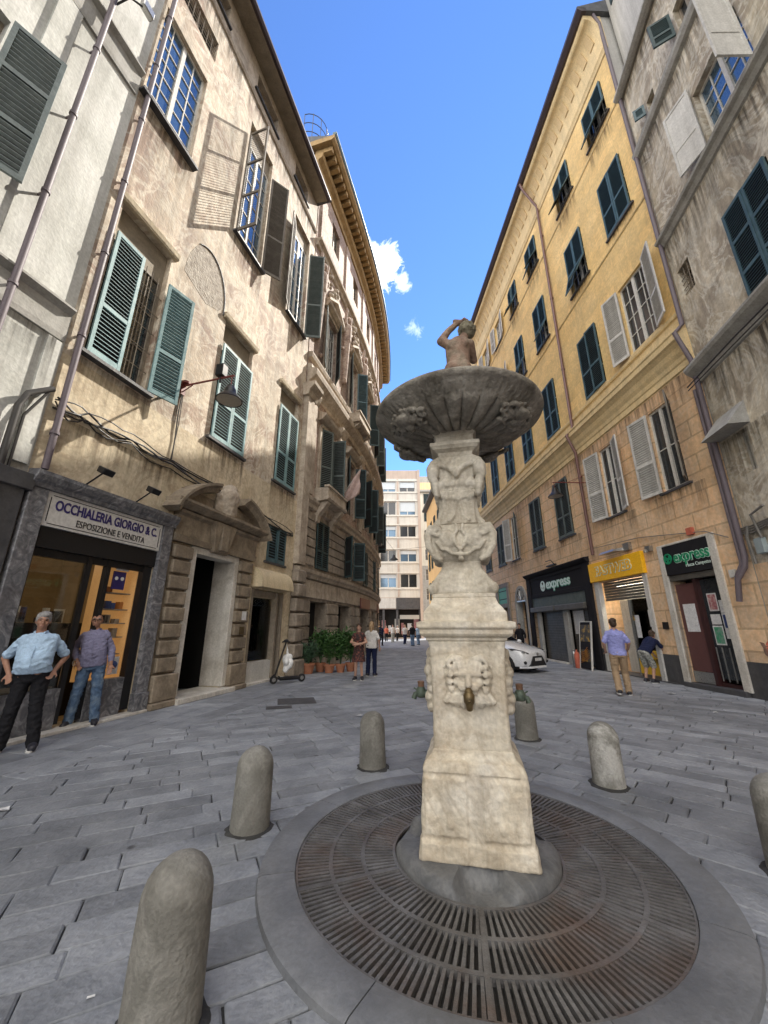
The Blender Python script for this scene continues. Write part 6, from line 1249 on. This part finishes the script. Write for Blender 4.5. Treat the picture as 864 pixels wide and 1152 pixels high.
# ================================================================== PEOPLE
def person(label,loc,yaw,H=1.75,vox=.011,skin='skin',hair='greyhair',top='whitecl',bottom='black',shoe='sneaker',neck=(0,0,1.48),hips=(0,0,.92),arms=None,legs=None,sleeve='short',belly=0,bald=False,longhair=False,dress=False,shorts=False,hyaw=0,glasses=False,tuck=False,group=None,hat=None,width=1.0,laces=None):
    V3=Vector; s=H/1.75; cy,sy=math.cos(yaw),math.sin(yaw); L=V3(loc)
    def W(p): p=V3(p)*s; return V3((L.x+p.x*cy-p.y*sy,L.y+p.x*sy+p.y*cy,L.z+p.z))
    root=thing('person',label,'person',loc,group)
    hp=V3(hips); nk=V3(neck); ax=(nk-hp).normalized(); r=(V3((1,0,0))-ax*ax.x).normalized(); bk=ax.cross(r); TL=(nk-hp).length
    def ring(t,rx,ry,fo=0,n=20):
        c=hp+ax*(t*TL)-bk*fo; return [c+r*rx*width*math.cos(2*pi*k/n)+bk*ry*math.sin(2*pi*k/n) for k in range(n)]
    prof=[(-.12,.13,.10,0),(-.05,.165,.12,0),(.08,.168,.12,.005+belly*.4),(.25,.158,.115+belly*.45,.01+belly*.8),(.42,.158,.115+belly*.4,.01+belly*.7),(.6,.17,.118+belly*.1,.008+belly*.2),(.8,.172,.112,0),(.88,.15,.1,-.004),(.95,.10,.082,-.008),(1.0,.07,.065,-.01)]
    sh=[nk-ax*.075+r*sx*.168*width for sx in (-1,1)]; hj=[hp+r*sx*.092-V3((0,0,.02)) for sx in (-1,1)]
    if legs is None: legs=[((-.11,-.02,.5),(-.12,0,.08)),((.11,-.02,.5),(.12,0,.08))]
    if arms is None: arms=[((-.26,.02,1.17),(-.27,-.06,.93),(0,-.1,-1)),((.26,.02,1.17),(.27,-.06,.93),(0,-.1,-1))]
    hu=(ax*.6+V3((0,0,.4))).normalized(); hc=nk+hu*.155; ch,shh=math.cos(hyaw),math.sin(hyaw)
    def HP(x,y,z): return hc+V3((x*ch-y*shh,x*shh+y*ch,z))
    body=MB(); body.loft([ring(*p) for p in prof]); body.cap(nk-hu*.05,hc-hu*.06,.058,.054)
    body.ell(hc+V3((0,0,.012)),(.077,.094,.105)); body.ell(HP(0,-.028,-.055),(.056,.062,.062)); body.ell(HP(0,-.055,-.095),(.032,.03,.022))
    body.cap(HP(0,-.085,.012),HP(0,-.112,-.03),.010,.017)
    for sx in (-1,1): body.ell(HP(sx*.079,.008,-.005),(.012,.022,.032)); body.ell(HP(sx*.04,-.07,-.03),(.022,.022,.02)); body.cap(HP(sx*.05,-.082,.03),HP(sx*.015,-.09,.033),.010)
    body.cap(HP(-.02,-.088,-.066),HP(.02,-.088,-.066),.0095)
    def hand(w,d,sx):
        w=V3(w); d=V3(d).normalized(); side=d.cross(V3((0,1,.2))).normalized()
        if side.length<.1: side=V3((1,0,0))
        pn=d.cross(side).normalized(); pc=w+d*.05
        m=Matrix((side,pn,d)).transposed(); body.ell(pc,(.042,.02,.052),rot=m)
        for k,(o,l) in enumerate(((-.03,.062),(-.01,.072),(.011,.068),(.03,.052))):
            a=pc+d*.045+side*o; b=a+d*l*.55+pn*.008; c=b+d*l*.4+pn*.022; body.cap(a,b,.0095,.009,7); body.cap(b,c,.009,.0075,7)
        t=pc-d*.015+side*(.035*sx); b=t+d*.035+side*.028*sx+pn*.012; body.cap(t,b,.012,.0105,7); body.cap(b,b+d*.03+pn*.006,.0105,.008,7)
    for i,sx in enumerate((-1,1)):
        e,w,hd_=arms[i]; body.cap(sh[i]-r*sx*.02,e,.05,.04); body.cap(e,w,.041,.028); hand(w,hd_,sx)
        k,a=legs[i]; body.cap(hj[i],k,.082,.054); body.cap(k,a,.055,.037); body.cap(a,V3(a)+V3((0,-.06,-.035)),.036,.026)
    b=body.xf(W).build('body',M[skin],root,remesh=vox*s,sm=5); b['label']='body of the person, bare skin at face and hands'
    # face and hair
    for sx in (-1,1): mb=MB(); mb.ell(HP(sx*.031,-.083,.012),(.012,.008,.007),nu=8,nv=6); mb.xf(W).build('eye',M['eye'],root)
    for sx in (-1,1): mb=MB(); mb.tube([HP(sx*.05,-.088,.031),HP(sx*.032,-.098,.037),HP(sx*.016,-.1,.033)],[.004,.006,.004],6); mb.xf(W).build('eyebrow',M[hair],root)
    mb=MB(); mb.tube([HP(-.024,-.086,-.066),HP(0,-.096,-.064),HP(.024,-.086,-.066)],[.003,.006,.003],6); mb.xf(W).build('lips',M['lip'],root)
    if sleeve in ('short','long') and not dress and vox<.0115:
        PT=[]
        for k in range(7):
            t=.16+.115*k; pr=min(prof,key=lambda q:abs(q[0]-t)); PT.append(hp+ax*(t*TL)-bk*(pr[3]+pr[2]+.034))
        mb=MB(); mb.tube(PT,.0065,5); mb.xf(W).build('button_placket',M[top],root)
    if glasses:
        mb=MB()
        for sx in (-1,1):
            mb.tube([HP(sx*.034+.026*math.cos(t*.7),-.107,.008+.019*math.sin(t*.7)) for t in range(10)],.0035,5); mb.tube([HP(sx*.06,-.105,.015),HP(sx*.082,.0,.012)],.003,5)
        mb.tube([HP(-.01,-.108,.012),HP(.01,-.108,.012)],.0035,5); mb.xf(W).build('glasses',M['blackmetal'],root)
    mb=MB()
    if not bald:
        mb.ell(hc+V3((0,.012*ch,.042)),(.084,.098,.088)); mb.ell(HP(0,.045,-.01),(.078,.068,.085)); mb.ell(HP(.02,-.055,.085),(.055,.045,.03))
        for sx in (-1,1): mb.ell(HP(sx*.068,-.01,.03),(.02,.045,.05))
        for q in range(26): a=rnd.uniform(0,6.28); e=rnd.uniform(.2,1.4); mb.ell(HP(.08*math.cos(a)*math.cos(e),.01+.092*math.sin(a)*math.cos(e),.045+.085*math.sin(e)),(.02,.02,.016),nu=7,nv=5)
        if longhair: mb.cap(HP(0,.06,.0),HP(0,.085,-.19),.075,.05); mb.ell(HP(-.06,.03,-.08),(.03,.04,.09)); mb.ell(HP(.06,.03,-.08),(.03,.04,.09))
    else: mb.ell(HP(0,.055,-.02),(.078,.05,.055))
    # keep the face clear of hair
    hb_=mb.xf(W).build('hair',M[hair],root,remesh=max(.01,vox)*s,sm=2,rough=.003)
    if hat: mb=MB(); mb.ell(HP(0,.0,.09),(.095,.105,.06)); mb.cap(HP(-.05,-.1,.07),HP(.05,-.1,.07),.03); mb.xf(W).build('cap',M[hat],root)
    # upper garment
    mb=MB(); mb.loft([ring(t,rx+.022,ry+.022,fo) for t,rx,ry,fo in ((prof[1:] if not (dress or tuck) else prof[2:])[:-1])]+[ring(.985,.085,.08,-.008)])
    for i,sx in enumerate((-1,1)):
        e,w,_=arms[i]; e=V3(e); S=sh[i]-r*sx*.02
        if sleeve=='short': mb.cap(S,S.lerp(e,.8),.054,.060)
        elif sleeve=='long': mb.cap(S,e,.054,.05); mb.cap(e,e.lerp(V3(w),.72),.05,.042)
        elif sleeve=='cap': mb.cap(S,S.lerp(e,.4),.06,.056)
    mb.xf(W).build('dress_top' if dress else 'shirt',M[top],root,remesh=vox*s,sm=3,wrinkle=.014,seed=3+L.x)
    if sleeve in('short','long') and not dress:
        mb=MB()
        for sx in (-1,1): mb.tube([nk+r*sx*.015-bk*.085-ax*.06,nk+r*sx*.055-bk*.07-ax*.0,nk+r*sx*.07+bk*.01+ax*.012,nk+r*sx*.03+bk*.068+ax*.015],.014,6)
        cl=mb.xf(W).build('collar',M[top],root)
    # lower garment
    mb=MB()
    if dress:
        mb.loft([[W(p) for p in ring(.15,.165,.125)],[W(p) for p in ring(-.02,.19,.145)],[W(hp+V3((.21*math.cos(2*pi*k/20),.165*math.sin(2*pi*k/20),-.2))) for k in range(20)],[W(hp+V3((.225*math.cos(2*pi*k/20)+.01*math.sin(k*2),.18*math.sin(2*pi*k/20),-.36))) for k in range(20)]]); mb.build('skirt',M[top],root,smooth=60)
    else:
        mb.loft([ring(t,rx+.003,ry+.003,fo) for t,rx,ry,fo in ((-.13,.14,.11,0),(-.05,.17,.125,0),(.08,.172,.125,belly*.3),(.13,.168,.122,belly*.5))])
        for i in (0,1):
            k,a=legs[i]; k=V3(k); a=V3(a); mb.cap(hj[i],k,.098,.072)
            if not shorts: mb.cap(k,a+V3((0,.008,-.012)),.074,.066)
            else: mb.cap(hj[i].lerp(k,.7),hj[i].lerp(k,1.0),.085,.082)
        mb.xf(W).build('shorts' if shorts else 'trousers',M[bottom],root,remesh=vox*s,sm=3,wrinkle=.014,seed=5+L.y)
        if tuck: mb=MB(); mb.loft([ring(.10,.18,.135,belly*.45),ring(.15,.178,.132,belly*.55)]); mb.xf(W).build('belt',M['black'],root)
    for i in (0,1):
        a=V3(legs[i][1]); mb=MB(); ex=(-.03 if i==0 else .03)
        mb.cap(a+V3((0,.04,-.025)),a+V3((ex,-.14,-.04)),.058,.048); mb.ell(a+V3((0,.0,.005)),(.055,.064,.055)); so=mb.xf(W).build('shoe',M[shoe],root,remesh=.012*s,sm=2)
        mb=MB(); c=a+V3((ex*.4,-.05,0)); mb.loft([[c+V3((.056*math.cos(2*pi*k/18),.15*math.sin(2*pi*k/18),z)) for k in range(18)] for z in (-.08,-.058)]); mb.xf(W).build('sole',M['sole'],so)
        if laces: mb=MB(); mb.tube([a+V3((ex*.3-.02,-.06,-.002)),a+V3((ex*.5+.02,-.09,-.012)),a+V3((ex*.6-.01,-.11,-.02))],.008,5); mb.xf(W).build('lace',M[laces],so)
    return root,W
YL=math.radians(15)
person('grey-haired man in pale blue short-sleeved shirt and black trousers with hands on hips',(-4.80,5.62,0),R(30),1.74,.0095,skin='tan',hair='greyhair',top='ltblue',bottom='black',belly=.09,width=1.08,tuck=True,
  arms=[((-.36,.10,1.15),(-.25,-.03,.965),(.3,-.45,-.85)),((.30,.16,1.14),(.225,.02,.975),(-.3,-.6,-.75))],legs=[((-.13,-.03,.5),(-.17,.02,.08)),((.12,-.02,.5),(.17,.0,.08))],hyaw=R(10),neck=(-.02,-.02,1.48))
person('balding man with glasses in mauve shirt and faded jeans leaning by the optician door',(-4.98,6.98,0),R(28),1.77,.0095,skin='tan',hair='greyhair',top='mauve',bottom='jeans',sleeve='long',bald=True,glasses=True,belly=.02,laces='lime',
  neck=(-.06,.03,1.48),hips=(0,.0,.92),arms=[((-.30,.08,1.18),(-.215,-.07,.98),(.5,-.2,-.8)),((.22,.06,1.16),(.26,-.06,.92),(.05,-.25,-1))],legs=[((-.13,-.05,.5),(-.17,-.04,.08)),((.13,-.03,.5),(.17,-.02,.08))],hyaw=R(5))
mb=MB()
for sx in (0,1): mb.tube([Vector((-5.16+.012*sx+.035*math.cos(t*.6),6.80+.02*sx,.97+.045*math.sin(t*.6))) for t in range(11)],.006,5)
single(mb,'face_mask',M['whitecl'],'white face mask dangling from the hand of the man in jeans','mask')
person('man in periwinkle shirt and khaki trousers walking away towards the yellow sign shop',(5.68,9.85,0),R(155),1.74,.011,hair='brownhair',top='peri',bottom='khaki',
  arms=[((-.27,.02,1.18),(-.25,-.17,1.02),(.2,-1,-.2)),((.27,.05,1.17),(.24,-.12,.96),(-.1,-1,-.4))],legs=[((-.10,-.12,.51),(-.11,-.06,.08)),((.11,-.02,.5),(.10,.2,.13))],hyaw=R(8),belly=.03)
person('person in navy top and patterned shorts bending down at the yellow shop window',(7.72,11.95,0),R(115),1.66,.012,hair='brownhair',top='navycl',bottom='plaid',shorts=True,neck=(0,-.42,1.26),hips=(0,.1,.86),
  arms=[((-.22,-.52,1.0),(-.16,-.66,.78),(.1,-.6,-.8)),((.22,-.52,1.0),(.16,-.66,.78),(-.1,-.6,-.8))],legs=[((-.12,-.08,.48),(-.12,.04,.08)),((.12,-.1,.48),(.12,.02,.08))])
person('woman in short black floral dress with folded arms standing by the potted plants',(-.78,12.5,0),R(-5),1.64,.011,hair='brownhair',top='floral',dress=True,longhair=True,sleeve='cap',width=.9,
  arms=[((-.26,-.03,1.16),(.02,-.2,1.12),(1,-.1,.05)),((.26,-.03,1.16),(-.02,-.22,1.09),(-1,-.1,.05))],legs=[((-.08,-.03,.5),(-.10,0,.08)),((.09,-.02,.5),(.12,.0,.08))])
person('fair-haired person in white shirt and dark trousers behind the woman in the floral dress',(-.42,13.5,0),R(170),1.7,.013,hair='blondhair',top='whitecl',bottom='navycl',longhair=True)
person('dark-clothed person standing in the arched doorway behind the white car',(7.35,21.6,0),R(-30),1.72,.016,hair='brownhair',top='black',bottom='black',sleeve='long')
person('woman in salmon top and black cap holding a phone at the right edge',(6.83,6.9,0),R(-75),1.62,.011,hair='brownhair',top='salm',bottom='black',longhair=True,hat='black',
  arms=[((-.24,-.06,1.18),(-.12,-.28,1.30),(.2,-.6,.7)),((.25,.0,1.17),(.2,-.22,1.05),(-.4,-.8,0))])
dist=[(-.25,34.0,R(160),'navycl','black','dark-clad pedestrian nearest the palace corner far down the street','brownhair'),(.9,41,R(10),'whitecl','plaid','pedestrian in white shirt beneath the pendant lamp far off','brownhair'),(1.9,36.5,R(20),'whitecl','navycl','pedestrian in white with dark trousers right of the pendant lamp','blondhair'),(2.35,33.0,R(-170),'black','jeans','pedestrian in black top and jeans nearest the fountain column','brownhair'),(3.0,35,R(-160),'ltblue','jeans','pedestrian in pale blue beside the fountain column','blondhair'),(.25,44,R(0),'salm','black','distant pedestrian in reddish top before the far shops','brownhair'),(1.5,45,R(30),'whitecl','black','distant pedestrian in white before the dark far shopfront','greyhair'),(-.5,46,R(-20),'mauve','jeans','distant pedestrian in mauve beneath the white far fascia','brownhair'),(2.5,47,R(0),'khaki','navycl','distant pedestrian in khaki before the lit far sign','brownhair')]
for x,y,yw,tp,bt,lab,hr in dist:
    person(lab,(x,y,0),yw,rnd.uniform(1.64,1.8),.02,hair=hr,top=tp,bottom=bt,group='pedestrians far down the street',legs=[((-.09,-.12,.5),(-.1,-.04,.08)),((.1,.02,.5),(.1,.16,.1))])

# ================================================================== SKY, SUN, CAMERA
SD=Vector((1,1.15,1.65)).normalized(); el=math.asin(SD.z); az=math.atan2(SD.x,SD.y)
w=bpy.data.worlds.new('World'); scn.world=w; w.use_nodes=True; nt=w.node_tree; L=nt.links.new
bg=nt.nodes['Background']; bg.inputs['Strength'].default_value=.15
sky=_n(nt,'ShaderNodeTexSky',sky_type='NISHITA'); sky.sun_disc=False; sky.sun_elevation=el; sky.sun_rotation=az; sky.air_density=.75; sky.dust_density=0; sky.ozone_density=10; sky.altitude=2500
def cdir(u,v):     # direction of a small cloud patch in the sky
    up=(576-v)/428; p=math.atan2(129,428); c,s=math.cos(p),math.sin(p); return Vector(((u-432)/428,c-s*up,s+c*up)).normalized()
tc=_n(nt,'ShaderNodeTexCoord'); vec=tc.outputs['Generated']
nz=_n(nt,'ShaderNodeTexNoise'); nz.inputs['Scale'].default_value=19; nz.inputs['Detail'].default_value=12; nz.inputs['Roughness'].default_value=.7; nz.inputs['Distortion'].default_value=.9; L(vec,nz.inputs['Vector'])
cur=None
for (u,v,rad,amp) in ((431,299,.062,1.0),(418,292,.05,.9),(468,372,.05,.36),(452,318,.03,.6)):
    d=cdir(u,v); vd=_n(nt,'ShaderNodeVectorMath',operation='DISTANCE'); L(vec,vd.inputs[0]); vd.inputs[1].default_value=d
    mr=_n(nt,'ShaderNodeMapRange'); L(vd.outputs['Value'],mr.inputs[0]); mr.inputs[1].default_value=0; mr.inputs[2].default_value=rad*1.5; mr.inputs[3].default_value=.62*(1 if amp>.5 else .62); mr.inputs[4].default_value=-.25
    ad=_n(nt,'ShaderNodeMath',operation='ADD'); L(mr.outputs[0],ad.inputs[0]); L(nz.outputs['Fac'],ad.inputs[1])
    m2=_n(nt,'ShaderNodeMapRange'); L(ad.outputs[0],m2.inputs[0]); m2.inputs[1].default_value=.70; m2.inputs[2].default_value=.98; m2.inputs[3].default_value=0; m2.inputs[4].default_value=amp
    if cur is None: cur=m2.outputs[0]
    else: mx=_n(nt,'ShaderNodeMath',operation='MAXIMUM'); L(cur,mx.inputs[0]); L(m2.outputs[0],mx.inputs[1]); cur=mx.outputs[0]
# added bright cloud out of view overhead and behind, ambient fill; clear blue ahead
n5=_n(nt,'ShaderNodeTexNoise'); n5.inputs['Scale'].default_value=2.2; n5.inputs['Detail'].default_value=9; n5.inputs['Roughness'].default_value=.6; L(vec,n5.inputs['Vector'])
vd=_n(nt,'ShaderNodeVectorMath',operation='DISTANCE'); L(vec,vd.inputs[0]); vd.inputs[1].default_value=Vector((0,.8,.6)).normalized()
mr=_n(nt,'ShaderNodeMapRange'); L(vd.outputs['Value'],mr.inputs[0]); mr.inputs[1].default_value=.6; mr.inputs[2].default_value=1.05; mr.inputs[3].default_value=-.45; mr.inputs[4].default_value=.22
ad=_n(nt,'ShaderNodeMath',operation='ADD'); L(mr.outputs[0],ad.inputs[0]); L(n5.outputs['Fac'],ad.inputs[1])
m2=_n(nt,'ShaderNodeMapRange'); L(ad.outputs[0],m2.inputs[0]); m2.inputs[1].default_value=.48; m2.inputs[2].default_value=.66; m2.inputs[3].default_value=0; m2.inputs[4].default_value=.95
mz=_n(nt,'ShaderNodeMix',data_type='RGBA'); L(m2.outputs[0],mz.inputs[0]); L(sky.outputs[0],mz.inputs[6]); mz.inputs[7].default_value=(7.2,6.9,6.5,1)
mx=_n(nt,'ShaderNodeMix',data_type='RGBA'); L(cur,mx.inputs[0]); L(mz.outputs[2],mx.inputs[6]); mx.inputs[7].default_value=(7.5,7.6,7.8,1); L(mx.outputs[2],bg.inputs['Color'])
sun=bpy.data.lights.new('sun','SUN'); sun.energy=3.1; sun.angle=R(.53); sun.color=(1,.93,.82); so=bpy.data.objects.new('sun',sun); COL.objects.link(so); so.rotation_euler=(-SD).to_track_quat('-Z','Y').to_euler(); so.location=(20,25,40)
cam=bpy.data.cameras.new('camera'); co=bpy.data.objects.new('camera',cam); COL.objects.link(co); co.location=(0,0,1.55); co.rotation_euler=(R(90)+math.atan2(129,428),0,0)
cam.sensor_fit='HORIZONTAL'; cam.sensor_width=36; cam.lens=36*428/864; cam.clip_start=.05; cam.clip_end=600
scn.camera=co
bpy.data.scenes.remove(TMP)
scn.render.engine='CYCLES'; scn.view_settings.view_transform='Standard'; scn.view_settings.look='None'; scn.view_settings.exposure=1.7; scn.view_settings.gamma=1
scn.cycles.max_bounces=8; scn.cycles.diffuse_bounces=5
